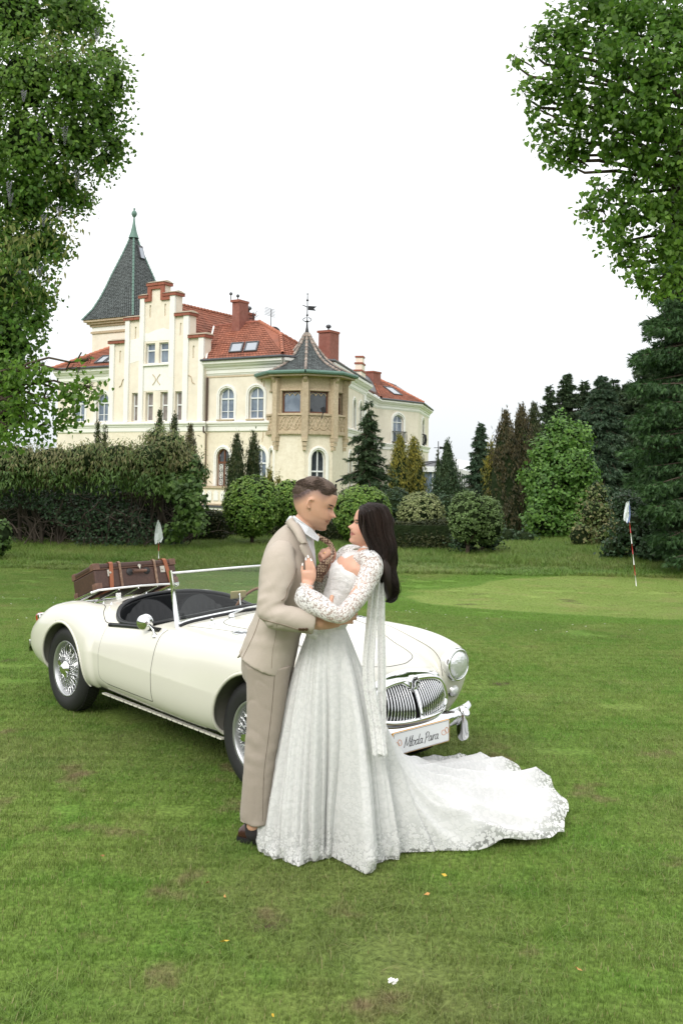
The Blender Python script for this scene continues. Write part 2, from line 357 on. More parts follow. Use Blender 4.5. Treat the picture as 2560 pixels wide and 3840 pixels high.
# mown lawn: one square tuft every 0.2 m over what the view shows
P1 = []; S1 = []
for y in np.arange(2.2, 21.5, .20):
    hw = .40 * y + 2.0
    for x in np.arange(-hw, hw, .20):
        dx, dy = (x - 9.2) / 8.2, (y - 16.6) / 4.5; gr = math.hypot(dx, dy) < 1.0
        k = (.55 if gr else 1.0) * (1 + .35 * mnoise.noise(Vector((x * .8, y * .8, 0)))) * (1 - .25 * min(1, max(0, y - 5) / 6))
        bare = mnoise.noise(Vector((x * 1.6 + 5, y * 2.2, 2))); 
        if bare > .42: continue
        P1.append((x + rs.uniform(-.03, .03), y + rs.uniform(-.03, .03), float(gz(x, y)))); S1.append((1.05, 1.05, k))
gn_scatter('lawn_grass', P1, S1, short)
# longer rough grass before the hedges
tall = make_set('rough_tuft', 5, 170, .16, .08, .26, .0040, bend=.7)
P2 = []; S2 = []
for y in np.arange(20.6, 31, .26):
    hw = .40 * y + 3
    for x in np.arange(-hw, hw, .26):
        edge = 21.6 + .35 * math.sin(x * .7) + (.6 if x > 1 else 0)
        if y < edge and mnoise.noise(Vector((x * 1.3, y * 1.3, 4))) < .1: k = .3
        elif y < edge: k = .45
        else: k = .55 + .6 * max(0, mnoise.noise(Vector((x * .6, y * .6, 7)))) + .25 * min(1, (y - edge) / 3)
        P2.append((x + rs.uniform(-.1, .1), y + rs.uniform(-.1, .1), float(gz(x, y)))); S2.append((1, 1, k))
gn_scatter('rough_grass', P2, S2, tall)
# a coarse clump or two and longer stray blades in the foreground
long_ = make_set('stray_tuft', 4, 26, .10, .03, .075, .0016, bend=1.3)
P3 = []; S3 = []
for k in range(1500):
    y = rs.uniform(2.3, 8.5); x = rs.uniform(-.4 * y - .3, .4 * y + .3); w = mnoise.noise(Vector((x * 1.1, y * 1.1, 9)))
    if w > -.05: P3.append((x, y, 0)); S3.append((.9, .9, rs.uniform(.3, .72)))
gn_scatter('stray_grass', P3, S3, long_)
# daisies and dry leaves, each small and alone
M_DAISY = mat('daisy_white', (.80, .80, .76), .6); M_DRY = mat('dry_leaf', (.42, .22, .07), .7, vary=('object', .4)); M_DRY2 = mat('yellow_leaf', (.62, .42, .05), .6)
mb = MB()
for k in range(520):
    y = rs.uniform(11, 22.5); x = rs.uniform(-.4 * y, .4 * y)
    if mnoise.noise(Vector((x * .45, y * .45, 12))) < .02 or math.hypot((x - 9.2) / 8.2, (y - 16.6) / 4.5) < 1.08: continue
    z = float(gz(x, y)) + .045; r = .010; mb.add([(x + r * math.cos(a), y + r * math.sin(a), z) for a in np.linspace(0, 2 * math.pi, 7)[:-1]], [tuple(range(6))])
mb.build('daisies', M_DAISY)['kind'] = 'stuff'
DL = [(385, 3208), (845, 3360), (842, 3528), (1024, 3806), (1600, 3352), (2166, 3632), (778, 3308), (1664, 3280)]
DLL = ['brown dry leaf on the grass left of the man, level with the dress hem', 'small orange leaf on the bare left foreground grass, upper of a close pair', 'bright yellow leaf standing upright in the left foreground grass', 'tiny yellow leaf at the very bottom edge of the lawn', 'brown leaf on the grass below the middle of the train', 'small orange leaf on the right foreground grass, right of the paper scrap', 'pale orange leaf on the grass below the man and his shoe', 'small pale yellow leaf on the grass right below the train']
for i, (u, v) in enumerate(DL):
    p = Gd(u, v, .028); a = i * 1.7; r = .007 + .003 * (i % 3); mb = MB(); V = [(r * math.cos(b) * (1.6 if j in (0, 3) else .8), r * math.sin(b) * .7, .004 * math.sin(b * 2)) for j, b in enumerate(np.linspace(0, 2 * math.pi, 7)[:-1])]; Mz = Matrix.Rotation(a, 3, 'Z') @ Matrix.Rotation(.5, 3, 'X')
    mb.add([Vector(p) + Mz @ Vector(q) for q in V], [tuple(range(6))]); o = mb.build('fallen_leaf', M_DRY2 if i in (2, 3, 7) else M_DRY)
    tag(o, DLL[i], 'leaf', 'dry leaves scattered on the lawn')
# scrap of white paper in the grass
p = Gd(1474, 3693, .02); mb = MB()
for k in range(7): q = Vector(p) + Vector((rs.uniform(-.018, .014), rs.uniform(-.010, .010), .006 * k % .02)); mb.add([q, q + Vector((.013, .002, .004)), q + Vector((.011, .009, .009)), q + Vector((-.003, .008, .002))], [(0, 1, 2, 3)])
tag(mb.build('paper_scrap', M_DAISY), 'crumpled scrap of white paper in the foreground grass', 'litter')
# ================================================================== unseen tree belts behind the viewer and beyond the sides, added for dark reflections
def treeline():
    rs_ = np.random.RandomState(2); m1 = leaf_mat('distant_foliage', (.045, .085, .022), (.085, .130, .035), .6, .2, (.15,), .3)
    V_, F__, o = [], [], 0; cn = []
    for a in np.arange(-200, 20.1, 2.2):      # round the back, from the left side to the right side
        a_ = R(a + rs_.uniform(-1, 1)); d = rs_.uniform(50, 70); cn.append((d * math.cos(a_), 6 + d * math.sin(a_), rs_.uniform(3.2, 5.2), rs_.uniform(4.5, 8)))
    mb = MB()
    for x, y, r, h in cn:
        if y > 8 and abs(x) < y * .55: continue
        n = 420; d = rs_.normal(size=(n, 3)); d /= np.linalg.norm(d, axis=1)[:, None]; c = np.array([x, y, h * .55]) + d * [r, r, h * .5] * rs_.uniform(.8, 1.05, n)[:, None]
        s = np.cross(d, [0, 0, 1.]); s /= np.linalg.norm(s, axis=1)[:, None] + 1e-6; u = np.cross(s, d); z = rs_.uniform(.5, 1.1, n)[:, None]
        q = np.stack([c - s * z, c - u * z, c + s * z, c + u * z], 1).reshape(-1, 3); V_.append(q); F__.append((np.arange(n) * 4)[:, None] + np.array([[0, 1, 2, 3]]) + o); o += len(q)
    me = np_mesh('unseen_woods', np.concatenate(V_), np.concatenate(F__), m1, False); ob = link('unseen_woods', me); ob['kind'] = 'stuff'
treeline()
# ================================================================== the castle (mansion) behind the garden
M_WALL = mat('cream_plaster', (.80, .73, .615), .9, 0, .2, noise=[(.35, (.82, .76, .66), .18), (3.5, (.76, .68, .57), .22), (.9, (.66, .60, .50), .14, .12)], bump=[(22, .25, .02), (90, .2, .006)])
M_WALLG = mat('pale_ground_floor_plaster', (.78, .70, .56), .9, 0, .2, noise=[(.4, (.81, .75, .63), .2), (5, (.68, .60, .47), .2, .06)], bump=[(14, .4, .03)])
M_WHITE = mat('white_stucco', (.81, .80, .76), .85, 0, .25, noise=[(.8, (.72, .69, .62), .2, .07), (9, (.83, .82, .79), .2)], bump=(30, .2, .01))
M_SAND = mat('sandstone', (.50, .40, .27), .85, 0, .2, noise=[(1.6, (.58, .48, .35), .2), (9, (.38, .30, .21), .2, .05)], bump=(25, .3, .02), vary=('object', .08))
M_RED = M_COPE = mat('red_coping_brick', (.27, .075, .045), .85, noise=[(3, (.20, .07, .05), .2), (14, (.32, .11, .07), .2)], bump=(20, .4, .02), vary=('object', .12))
M_MOSS = mat('weathered_coping_top', (.30, .24, .17), .95, noise=[(4, (.20, .18, .10), .2), (15, (.40, .33, .26), .2)], bump=(18, .6, .03))
M_TILE = mat('terracotta_tiles', (.29, .105, .065), .88, 0, .15, noise=[(1.3, (.24, .09, .06), .2), (7, (.34, .135, .088), .2), (.5, (.20, .09, .065), .16, .06)], bump=(12, .3, .02), vary=('island', .14))
M_RIDGE = mat('terracotta_ridge', (.43, .15, .08), .75, noise=(5, (.34, .12, .07), .2), vary=('object', .16))
M_SLATE = mat('green_grey_slates', (.088, .103, .102), .6, 0, .4, noise=[(1.1, (.115, .132, .13), .2), (8, (.055, .064, .064), .22)], bump=(20, .4, .02), vary=('island', .3))
M_COPPER = mat('green_copper', (.075, .135, .12), .6, .2, noise=[(9, (.05, .10, .085), .2), (25, (.16, .28, .22), .2)])
M_PINKT = mat('pink_hip_tile', (.34, .25, .21), .8, noise=(6, (.22, .20, .17), .15), vary=('object', .3))
M_LEAD = mat('dark_gutter', (.06, .065, .07), .5, .3, noise=(8, (.10, .10, .11), .2))
M_PIPE = mat('brown_downpipe', (.075, .045, .035), .5, .2)
M_WFR = mat('white_window_paint', (.76, .78, .80), .5, noise=(8, (.70, .71, .72), .2))
M_WGL = mat('window_pane', (.10, .135, .19), .06, 0, .9, noise=(1.1, (.20, .25, .32), .12))
M_WGD = mat('dark_window_pane', (.03, .035, .045), .06, 0, .8, noise=(1.3, (.07, .08, .09), .15))
M_CURT = mat('curtained_pane', (.16, .13, .12), .15, 0, .6, noise=(2.2, (.30, .27, .26), .2))
M_BROWN = mat('brown_joinery', (.16, .06, .03), .5, noise=(9, (.11, .04, .02), .2))
M_IRON = mat('black_iron', (.02, .02, .022), .5, .5)
castle = thing('castle', 'cream yellow mansion with stepped gable, slate spire and red tiled roofs', 'castle', (-3, 66, -2.6))
class WF:
    def __init__(s, x0, y0, ang=None, to=None):
        s.o = np.array([x0, y0, 0.])
        if to is not None: v = np.array([to[0] - x0, to[1] - y0, 0.]); s.L = np.linalg.norm(v); s.d = v / s.L
        else: s.d = np.array([math.cos(ang), -math.sin(ang), 0])
        s.n = np.array([s.d[1], -s.d[0], 0])       # outwards, to the viewer
    def p(s, a, z, d=0.): return s.o + s.d * a + s.n * d + np.array([0, 0, z])
    def uv(s, u, v, d=0.):
        r = ray(u, v); c = np.array([0, 0, CH]); p0 = s.o + s.n * d; t = ((p0 - c) @ s.n) / (r @ s.n); q = c + r * t; return float((q - p0) @ s.d), float(q[2])
    def box(s, mb, a0, a1, z0, z1, d0, d1, mi=0):
        o = s.p(a0, z0, d0); mb.frame_box(o, s.d * (a1 - a0), s.n * (d1 - d0), (0, 0, z1 - z0), mi); return mb
def arch_loop(s0, s1, z0, zs, za, n=9):
    """opening with a pointed ogee-like head: spring line zs, apex za"""
    c = (s0 + s1) / 2; w = (s1 - s0) / 2; top = []
    for k in range(1, n):
        t = k / n; a = math.pi * .5 * t; top.append((s1 - w * (1 - math.cos(a)) ** 1.0 * 1.0, zs + (za - zs) * math.sin(a) ** .92))
    right = [(s1, zs)] + top; left = [(2 * c - a, b) for a, b in reversed(right)]
    return [(s0, z0), (s1, z0)] + right + [(c, za + .03 * w)] + left[:-0 or None]
def rect_loop(s0, s1, z0, z1): return [(s0, z0), (s1, z0), (s1, z1), (s0, z1)]
def pip(x, y, pl):
    c = False; n = len(pl)
    for i in range(n):
        a, b = pl[i], pl[i - 1]
        if (a[1] > y) != (b[1] > y) and x < (b[0] - a[0]) * (y - a[1]) / (b[1] - a[1]) + a[0]: c = not c
    return c
def wall(name, Wl, outer, holes, mats, parent, d=0., reveal=.25, rmi=0, back=None):
    pts = [Vector(p) for p in outer]; ed = [(i, (i + 1) % len(outer)) for i in range(len(outer))]
    for h in holes:
        b = len(pts); pts += [Vector(p) for p in h]; ed += [(b + i, b + (i + 1) % len(h)) for i in range(len(h))]
    r = delaunay_2d_cdt(pts, ed, [], 0, 1e-5); V2, Fc = r[0], r[2]; mb = MB(); F3 = []
    for f in Fc:
        c = sum((V2[i] for i in f), Vector((0, 0))) / len(f)
        if pip(c.x, c.y, outer) and not any(pip(c.x, c.y, h) for h in holes):
            a = (V2[f[1]] - V2[f[0]]).cross(V2[f[2]] - V2[f[0]]); F3.append(tuple(f) if a < 0 else tuple(f)[::-1])
    mb.add([Wl.p(q.x, q.y, d) for q in V2], [f[::-1] for f in F3])
    for h in holes:
        n = len(h); mb.add([Wl.p(a, z, d) for a, z in h] + [Wl.p(a, z, d - reveal) for a, z in h], [(i, (i + 1) % n, n + (i + 1) % n, n + i) for i in range(n)], rmi)
    if back:
        n = len(outer); mb.add([Wl.p(a, z, d) for a, z in outer] + [Wl.p(a, z, d - back) for a, z in outer], [(i, n + i, n + (i + 1) % n, (i + 1) % n) for i in range(n)] + [tuple(range(n, 2 * n))])
    return fixn(mb.build(name, mats, parent))
def fixn(o): return o
def offset_loop(lp_, w):
    n = len(lp_); out = []
    for i in range(n):
        a, b, c = np.array(lp_[i - 1]), np.array(lp_[i]), np.array(lp_[(i + 1) % n]); d1 = b - a; d2 = c - b
        d1 = d1 / (np.linalg.norm(d1) + 1e-9); d2 = d2 / (np.linalg.norm(d2) + 1e-9); n1 = np.array([d1[1], -d1[0]]); n2 = np.array([d2[1], -d2[0]]); m = n1 + n2; m = m / max(.3, (m @ m) / 2) / 1; m = (n1 + n2) / max(.5, 1 + n1 @ n2)
        out.append(tuple(b + m * w))
    return out
def surround(name, Wl, loop, w, proud, m, parent, d=0., skip_bottom=True, cusp=True):
    o1 = offset_loop(loop, w); n = len(loop)
    mb = MB(); o2 = offset_loop(loop, w * .45)
    rings = [[Wl.p(a, z, d - .02) for a, z in o1], [Wl.p(a, z, d + proud * .8) for a, z in offset_loop(loop, w * .92)], [Wl.p(a, z, d + proud) for a, z in o2], [Wl.p(a, z, d + proud * .45) for a, z in offset_loop(loop, w * .35)], [Wl.p(a, z, d + proud * .45) for a, z in loop], [Wl.p(a, z, d - .06) for a, z in loop]]
    for r_ in range(len(rings) - 1):
        for i in range(n):
            if skip_bottom and i == 0: continue
            j = (i + 1) % n; mb.add([rings[r_][i], rings[r_][j], rings[r_ + 1][j], rings[r_ + 1][i]], [(0, 1, 2, 3)])
    return mb.build(name, m, parent)
def window(Wl, loop, mull, trans, parent, mfr=None, mgl=None, d=-.17, fw=.07, name='window', lab=None):
    """window > frame pieces joined, each pane a sub-part"""
    mfr = mfr or M_WFR; mgl = mgl or M_WGL; mb = MB(); n = len(loop); inn = offset_loop(loop, -fw)
    A = [Wl.p(a, z, d) for a, z in loop]; B = [Wl.p(a, z, d) for a, z in inn]; C2 = [Wl.p(a, z, d - .06) for a, z in inn]
    for i in range(n): j = (i + 1) % n; mb.add([A[i], A[j], B[j], B[i]], [(0, 1, 2, 3)]); mb.add([B[i], B[j], C2[j], C2[i]], [(0, 1, 2, 3)])
    s0 = min(a for a, z in inn); s1 = max(a for a, z in inn); z0 = min(z for a, z in inn); z1 = max(z for a, z in inn)
    def ztop(s):
        zs = [];
        for i in range(n):
            a, b = inn[i], inn[(i + 1) % n]
            if min(a[0], b[0]) - 1e-6 <= s <= max(a[0], b[0]) + 1e-6 and abs(a[0] - b[0]) > 1e-6: zs.append(a[1] + (b[1] - a[1]) * (s - a[0]) / (b[0] - a[0]))
        return max(zs) if zs else z1
    for s in mull: Wl.box(mb, s - fw * .55, s + fw * .55, z0, ztop(s), d - .05, d + .012)
    for k, z in enumerate(trans):
        h = fw * (.65 if k == len(trans) - 1 and len(trans) > 1 or len(trans) == 1 else .28); Wl.box(mb, s0, s1, z - h, z + h, d - .05, d + (.03 if h > fw * .5 else .005))
    w = mb.build(name, mfr, parent)
    if lab: w['label'] = lab
    xs = [s0] + list(mull) + [s1]; zz = [z0] + sorted(trans) + [z1 + .01]
    for i in range(len(xs) - 1):
        for j in range(len(zz) - 1):
            a0, a1, b0, b1 = xs[i], xs[i + 1], zz[j], zz[j + 1]
            if j == len(zz) - 2:      # follow the arch
                top = [(a, min(b1, ztop(a))) for a in np.linspace(a1, a0, 6)]; poly = [(a0, b0), (a1, b0)] + top
            else: poly = rect_loop(a0, a1, b0, b1)
            q = MB(); q.add([Wl.p(a, z, d - .045) for a, z in poly], [tuple(range(len(poly)))]); q.build('pane', mgl, w)
    return w
def band(Wl, a0, a1, prof, m, parent, name='cornice', end=(0, 0)):
    """prof: [(z, proud)] from bottom to top, swept along the wall"""
    mb = MB(); G = []
    pr = [(prof[0][0], -.05)] + prof + [(prof[-1][0], -.05)]
    for a, e_ in ((a0, end[0]), (a1, end[1])): G.append([Wl.p(a + e_ * d, z, d) for z, d in pr])
    mb.grid(G); 
    for g in G: mb.add(g, [tuple(range(len(g)))])
    return mb.build(name, m, parent)
CORN = [(7.72, .03), (7.80, .06), (7.84, .10), (8.06, .10), (8.10, .16), (8.22, .20), (8.30, .34), (8.42, .42), (8.44, .50), (8.62, .52)]
BELT = [(4.02, .04), (4.08, .10), (4.36, .10), (4.40, .16), (4.50, .18), (4.54, .26), (4.64, .28), (4.70, .18)]
ANG = R(31)
WB = WF(-8.94, 61.9, ANG)
# ---- wall right of the gable
def arched(Wl, s0, s1, z0, zs, za, parent, mgl=None, mfr=None, trans=None, d=0., hole_only=False, wd=.24, **k):
    lp_ = arch_loop(s0, s1, z0, zs, za)
    return lp_
hB = [arch_loop(1.08, 2.27, 4.84, 6.35, 6.88), arch_loop(3.45, 4.64, 4.84, 6.35, 6.88), arch_loop(.92, 2.0, .44, 2.30, 2.93), arch_loop(3.9, 4.9, .44, 2.30, 2.93)]
wall('wall', WB, [(-.05, -2.6), (6.05, -2.6), (6.05, 4.03), (-.05, 4.03)], hB[2:], M_WALLG, castle)
wall('wall', WB, [(-.05, 4.03), (6.05, 4.03), (6.05, 8.7), (-.05, 8.7)], hB[:2], M_WALL, castle)
for h in hB: surround('window_surround', WB, h, .22, .09, M_WHITE, castle)
for h in hB[:2]: c = (h[0][0] + h[1][0]) / 2; window(WB, h, [c], [5.35, 6.17], castle, lab='arched white casement window of the upper floor')
# brown garden door with ironwork, its second leaf hidden by a cypress
c = (hB[2][0][0] + hB[2][1][0]) / 2
gd = window(WB, hB[2], [c], [2.02], castle, M_BROWN, M_WGD, fw=.10, name='door', lab='brown arched garden door with white scrollwork')
m = MB()
for sx in (-1, 1):
    cx0 = c + sx * .26
    for zc_ in (.75, 1.22, 1.70):
        m.tube([WB.p(cx0 + .13 * math.cos(a), zc_ + .20 * math.sin(a), -.14) for a in np.linspace(0, 2 * math.pi, 17)], .018, 5); m.tube([WB.p(cx0 + .05 * math.cos(a), zc_ + .08 * math.sin(a), -.14) for a in np.linspace(0, 2 * math.pi, 11)], .016, 5)
    for q in (-.15, 0, .15): m.tube([WB.p(cx0 + q, .52, -.14), WB.p(cx0 + q, 1.95, -.14)], .012, 5)
m.build('scrollwork', M_WHITE, gd)
window(WB, hB[3], [4.4], [2.02], castle, M_WFR, M_WGL)
band(WB, -.05, 6.1, CORN, M_WHITE, castle, 'cornice', (0, .35)); band(WB, -.05, 5.6, BELT, M_WHITE, castle, 'belt_course')
for q_, nm_ in (((-.05, 6.1, 7.58, 7.66, -.02, .035), 'string_course'), ((1.0, 2.35, 4.72, 4.82, 0, .22), 'window_sill'), ((3.37, 4.72, 4.72, 4.82, 0, .22), 'window_sill')): m = MB(); WB.box(m, *q_); m.build(nm_, M_SAND, castle)
# terrace balustrade with blind arches under the door
m = MB(); WB.box(m, -.4, 3.6, -.62, .36, .25, .75); m.build('terrace_wall', M_WALLG, castle)
m = MB(); WB.box(m, -.5, 3.7, .36, .50, .15, .85); WB.box(m, -.5, 3.7, -.72, -.62, .15, .85); m.build('terrace_rail', M_SAND, castle)
for k in range(7):
    a = -.25 + k * .54; lp_ = arch_loop(a, a + .36, -.42, .02, .22, 5); m = MB(); m.prism([WB.p(x, z, .752) for x, z in lp_], tuple(WB.n * .05)); m.build('baluster', M_WHITE, castle)
m = MB(); WB.box(m, -.6, 3.8, -.86, -.74, .1, 1.0); m.build('lead_ledge', M_LEAD, castle); m = MB(); WB.box(m, -.5, 3.7, -1.0, -.87, .12, .92); m.build('white_ledge', M_WHITE, castle)
m = MB(); WB.box(m, -.45, 3.65, -2.6, -1.0, .15, .85); m.build('plinth', M_WALLG, castle)
# ---- stepped gable, standing a little forward
WA = WF(*(WB.p(0, 0, .30)[:2]), ANG)
steps = [(-8.45, 10.25), (-7.02, 11.80), (-5.68, 13.25), (-4.95, 14.05), (-3.62, 13.25), (-2.55, 11.80), (-1.32, 10.25), (0.0, None)]
outer = [(-8.45, 4.03), (0, 4.03)]; up = []
prev = None
for i in range(len(steps) - 1):
    s0, z = steps[i]; s1 = steps[i + 1][0]; up += [(s0, z), (s1, z)]
outer = [(-8.45, 4.03), (0, 4.03)] + up[::-1]
slot = lambda a, z: rect_loop(a - .07, a + .07, z, z + .85)
wl4 = [rect_loop(c - .34, c + .34, 4.78, 6.75) for c in (-6.02, -4.76, -3.42, -2.13)]; wu2 = [rect_loop(-5.18, -4.34, 8.72, 10.12), rect_loop(-3.98, -3.14, 8.72, 10.12)]
slots = [slot(-7.55, 8.9), slot(-6.15, 10.5), slot(-4.85, 11.9), slot(-3.50, 11.9), slot(-2.1, 10.5), slot(-.95, 8.9)]
wall('gable_wall', WA, outer, wl4 + wu2 + slots, M_WALL, castle, reveal=.30, back=.65)
for s_ in slots: m = MB(); WA.box(m, s_[0][0], s_[1][0], s_[0][1], s_[2][1], -.12, -.10); m.build('slot_back', M_WALL, castle)
wall('wall', WA, [(-8.7, -2.6), (.15, -2.6), (.15, 4.03), (-8.7, 4.03)], [], M_WALLG, castle, d=.05, back=.4)
for k, l_ in enumerate(wl4): window(WA, l_, [(l_[0][0] + l_[1][0]) / 2] if False else [], [5.78, 5.86] if False else [5.85], castle, mgl=M_CURT, d=-.24)
for l_ in wu2: window(WA, l_, [], [9.62], castle, d=-.2, mgl=M_WGL)
for a0, a1, z1 in ((-8.45, -8.02, 10.25), (-7.02, -6.62, 11.80), (-5.68, -5.28, 13.25), (-2.98, -2.55, 13.25), (-1.75, -1.32, 11.80), (-.43, 0.0, 10.25)):
    m = MB(); WA.box(m, a0, a1, 4.72, z1, -.02, .14); m.build('pilaster', M_WHITE, castle)
m = MB(); WA.box(m, -5.27, -2.99, 6.85, 8.55, 0, .02)
m.build('white_panel', M_WHITE, castle)
pt_ = [(-5.27, 10.25), (-2.99, 10.25), (-2.99, 10.95), (-3.3, 11.0), (-3.6, 11.12), (-4.0, 11.05), (-4.3, 11.02), (-4.7, 10.9), (-5.0, 10.8), (-5.27, 10.85)]
MB().prism([WA.p(a, z, .002) for a, z in pt_], tuple(WA.n * .010)).build('plaster_patch', M_WHITE, castle)
MB().prism([WA.p(a, z, .002) for a, z in [(-6.60, 8.8), (-5.69, 9.0), (-5.69, 10.6), (-6.1, 10.5), (-6.60, 10.45)]], tuple(WA.n * .010)).build('plaster_patch', M_WHITE, castle)
m = MB(); WA.box(m, -5.3, -2.96, 8.56, 8.68, 0, .16); m.build('window_sill', M_WHITE, castle)
m = MB()
for sx in (-1, 1): m.tube([WA.p(-4.13 + sx * (.06 + .28 * abs(t) ** 1.6), 7.6 + .36 * t, .03) for t in np.linspace(-1, 1, 13)], .035, 6)
m.build('wall_anchor', M_SAND, castle)
for cx0, sg in ((-7.3, 1), (-1.05, -1)): MB().tube([WA.p(cx0 + sg * .26 * t, 7.5 + .34 * math.sin(t * 1.5) + .06 * math.sin(t * 6), .03) for t in np.linspace(-1, 1, 11)], .03, 6).build('wall_anchor', M_SAND, castle)
for i in range(len(steps) - 1):      # red brick copings
    s0, z = steps[i]; s1 = steps[i + 1][0]
    e0 = .14 if (i == 0 or steps[i - 1][1] < z) else 0; e1 = .14 if (steps[i + 1][1] is None or steps[i + 1][1] < z) else 0
    n_ = max(2, int((s1 - s0) / .42))
    for k in range(n_):
        a = s0 - e0 + (s1 - s0 + e0 + e1) * k / n_; b = s0 - e0 + (s1 - s0 + e0 + e1) * (k + 1) / n_ - .012; m = MB(); WA.box(m, a, b, z + .002, z + .20, -.75, .20 + .008 * (k % 2)); m.build('coping_brick', M_RED, castle)
    m = MB(); a, b = s0 - e0 - .03, s1 + e1 + .03
    m.add([WA.p(a, z + .202, .25), WA.p(b, z + .202, .25), WA.p(b, z + .202, -.80), WA.p(a, z + .202, -.80), WA.p(a + .1, z + .36, -.15), WA.p(b - .1, z + .36, -.15), WA.p(b - .1, z + .36, -.4), WA.p(a + .1, z + .36, -.4)], [(0, 1, 5, 4), (1, 2, 6, 5), (2, 3, 7, 6), (3, 0, 4, 7), (4, 5, 6, 7), (3, 2, 1, 0)]); m.build('coping_top', M_MOSS, castle)
m = MB(); WA.box(m, -5.02, -4.72, 13.0, 14.05, 0, .14); WA.box(m, -3.85, -3.55, 13.0, 14.05, 0, .14); WA.box(m, -4.72, -3.85, 13.82, 14.05, 0, .14); WA.box(m, -5.3, -5.02, 13.0, 13.25, 0, .14); WA.box(m, -3.55, -3.0, 13.0, 13.25, 0, .14); m.build('red_gable_trim', M_RED, castle)
band(WA, -8.75, .2, BELT, M_WHITE, castle, 'belt_course', (-.6, .6))
m = MB(); m.tube([WB.p(.12, 7.6, .13), WB.p(.12, 4.8, .13), WB.p(.12, 4.6, .40), WB.p(.12, 4.0, .40), WB.p(.12, 3.9, .16), WB.p(.12, -.6, .16)], .065, 8); m.build('downpipe', M_PIPE, castle)
# ---- left wing
WL = WF(*(WB.p(-8.5, 0, -.3)[:2]), ANG); WLd = WF(*(WB.p(-18.5, 0, -.3)[:2]), ANG)
LW0 = WLd.uv(222, 1400)[0]; lwc = [WLd.uv(u, 1560)[0] for u in (385, 297)]; hL = [arch_loop(c - .6, c + .6, 4.84, 6.35, 6.88) for c in lwc]
wall('wall', WLd, [(LW0, -2.6), (10.1, -2.6), (10.1, 8.7), (LW0, 8.7)], hL, M_WALL, castle)
for h in hL: surround('window_surround', WLd, h, .22, .09, M_WHITE, castle); window(WLd, h, [(h[0][0] + h[1][0]) / 2], [5.35, 6.17], castle)
band(WLd, LW0 - .1, 10.1, CORN, M_WHITE, castle, 'cornice'); band(WLd, LW0 - .1, 10.1, BELT, M_WHITE, castle, 'belt_course')
m = MB(); WLd.box(m, LW0 - .05, LW0, -2.6, 8.6, -9, -.01); m.build('end_wall', M_WALL, castle)
# ---- chamfer, side walls, right wing
cB = WB.p(6.05, 0)[:2]; cS = (-1.0, 61.0)
WC = WF(*cB, to=cS); wall('wall', WC, [(0, -2.6), (WC.L, -2.6), (WC.L, 8.7), (0, 8.7)], [], M_WALL, castle); band(WC, -.05, WC.L + .05, CORN, M_WHITE, castle, 'cornice', (-.35, .35))
WS = WF(*cS, to=(1.89, 77.3))
hS = [arch_loop(a, a + 1.25, 4.84, 6.4, 7.0) for a in (3.2, 6.6, 10.2, 13.2)]; hS2 = [arch_loop(a, a + 1.25, .4, 2.3, 2.95) for a in (4.4, 8.6, 12.6)]
wall('wall', WS, [(0, 4.03), (WS.L, 4.03), (WS.L, 8.7), (0, 8.7)], hS, M_WALL, castle, back=.4); wall('wall', WS, [(0, -2.6), (WS.L, -2.6), (WS.L, 4.03), (0, 4.03)], hS2, M_WALLG, castle)
for h in hS + hS2: surround('window_surround', WS, h, .22, .09, M_WHITE, castle); window(WS, h, [(h[0][0] + h[1][0]) / 2], [h[0][1] + .6, h[0][1] + 1.4], castle, mgl=M_WGD)
band(WS, -.1, WS.L + .3, CORN, M_WHITE, castle, 'cornice', (0, .9)); band(WS, 3.0, WS.L, BELT, M_WHITE, castle, 'belt_course', (0, .6))
m = MB(); WS.box(m, 15.2, 16.4, -2.6, 7.7, -.05, .12); WS.box(m, 0, .9, -2.6, 7.7, -.05, .12); m.build('corner_pilaster', M_WHITE, castle)
W2 = WF(.97, 78.5, to=(3.44, 94)); hS3 = [arch_loop(a, a + 1.2, 4.84, 6.4, 7.0) for a in (6.2, 10.5)]
wall('wall', W2, [(0, -2.6), (W2.L, -2.6), (W2.L, 8.7), (0, 8.7)], hS3, M_WALL, castle); band(W2, 0, W2.L + .1, CORN, M_WHITE, castle); band(W2, 0, W2.L, BELT, M_WHITE, castle, 'belt_course')
for h in hS3: surround('window_surround', W2, h, .22, .09, M_WHITE, castle); window(W2, h, [(h[0][0] + h[1][0]) / 2], [5.4, 6.2], castle, mgl=M_WGD)
WR = WF(3.44, 94, to=(8.08, 100)); cR = 3.9; hR = [arch_loop(2.85, 4.75, 4.5, 6.6, 7.25)]
wall('wall', WR, [(0, -2.6), (WR.L, -2.6), (WR.L, 8.7), (0, 8.7)], hR, M_WALL, castle); band(WR, -.05, WR.L, CORN, M_WHITE, castle, 'cornice', (-.2, .25)); band(WR, 0, WR.L, [(a - .4, b) for a, b in BELT], M_WHITE, castle, 'belt_course', (0, .25))
for h in hR: surround('window_surround', WR, h, .34, .12, M_WHITE, castle); window(WR, h, [3.8], [5.5, 6.5], castle, lab='tall arched window with an iron balcony rail')
WR2 = WF(8.08, 100, to=(10.3, 112)); hR2 = [arch_loop(3.8, 6.0, 4.5, 6.6, 7.25)]
wall('wall', WR2, [(0, -2.6), (WR2.L, -2.6), (WR2.L, 8.7), (0, 8.7)], hR2, M_WALL, castle); band(WR2, 0, WR2.L, CORN, M_WHITE, castle, 'cornice', (-.25, .2)); band(WR2, 0, WR2.L, [(a - .4, b) for a, b in BELT], M_WHITE, castle, 'belt_course', (-.25, .2))
for h in hR2: surround('window_surround', WR2, h, .34, .12, M_WHITE, castle); window(WR2, h, [4.9], [5.5, 6.5], castle, mgl=M_WGD)
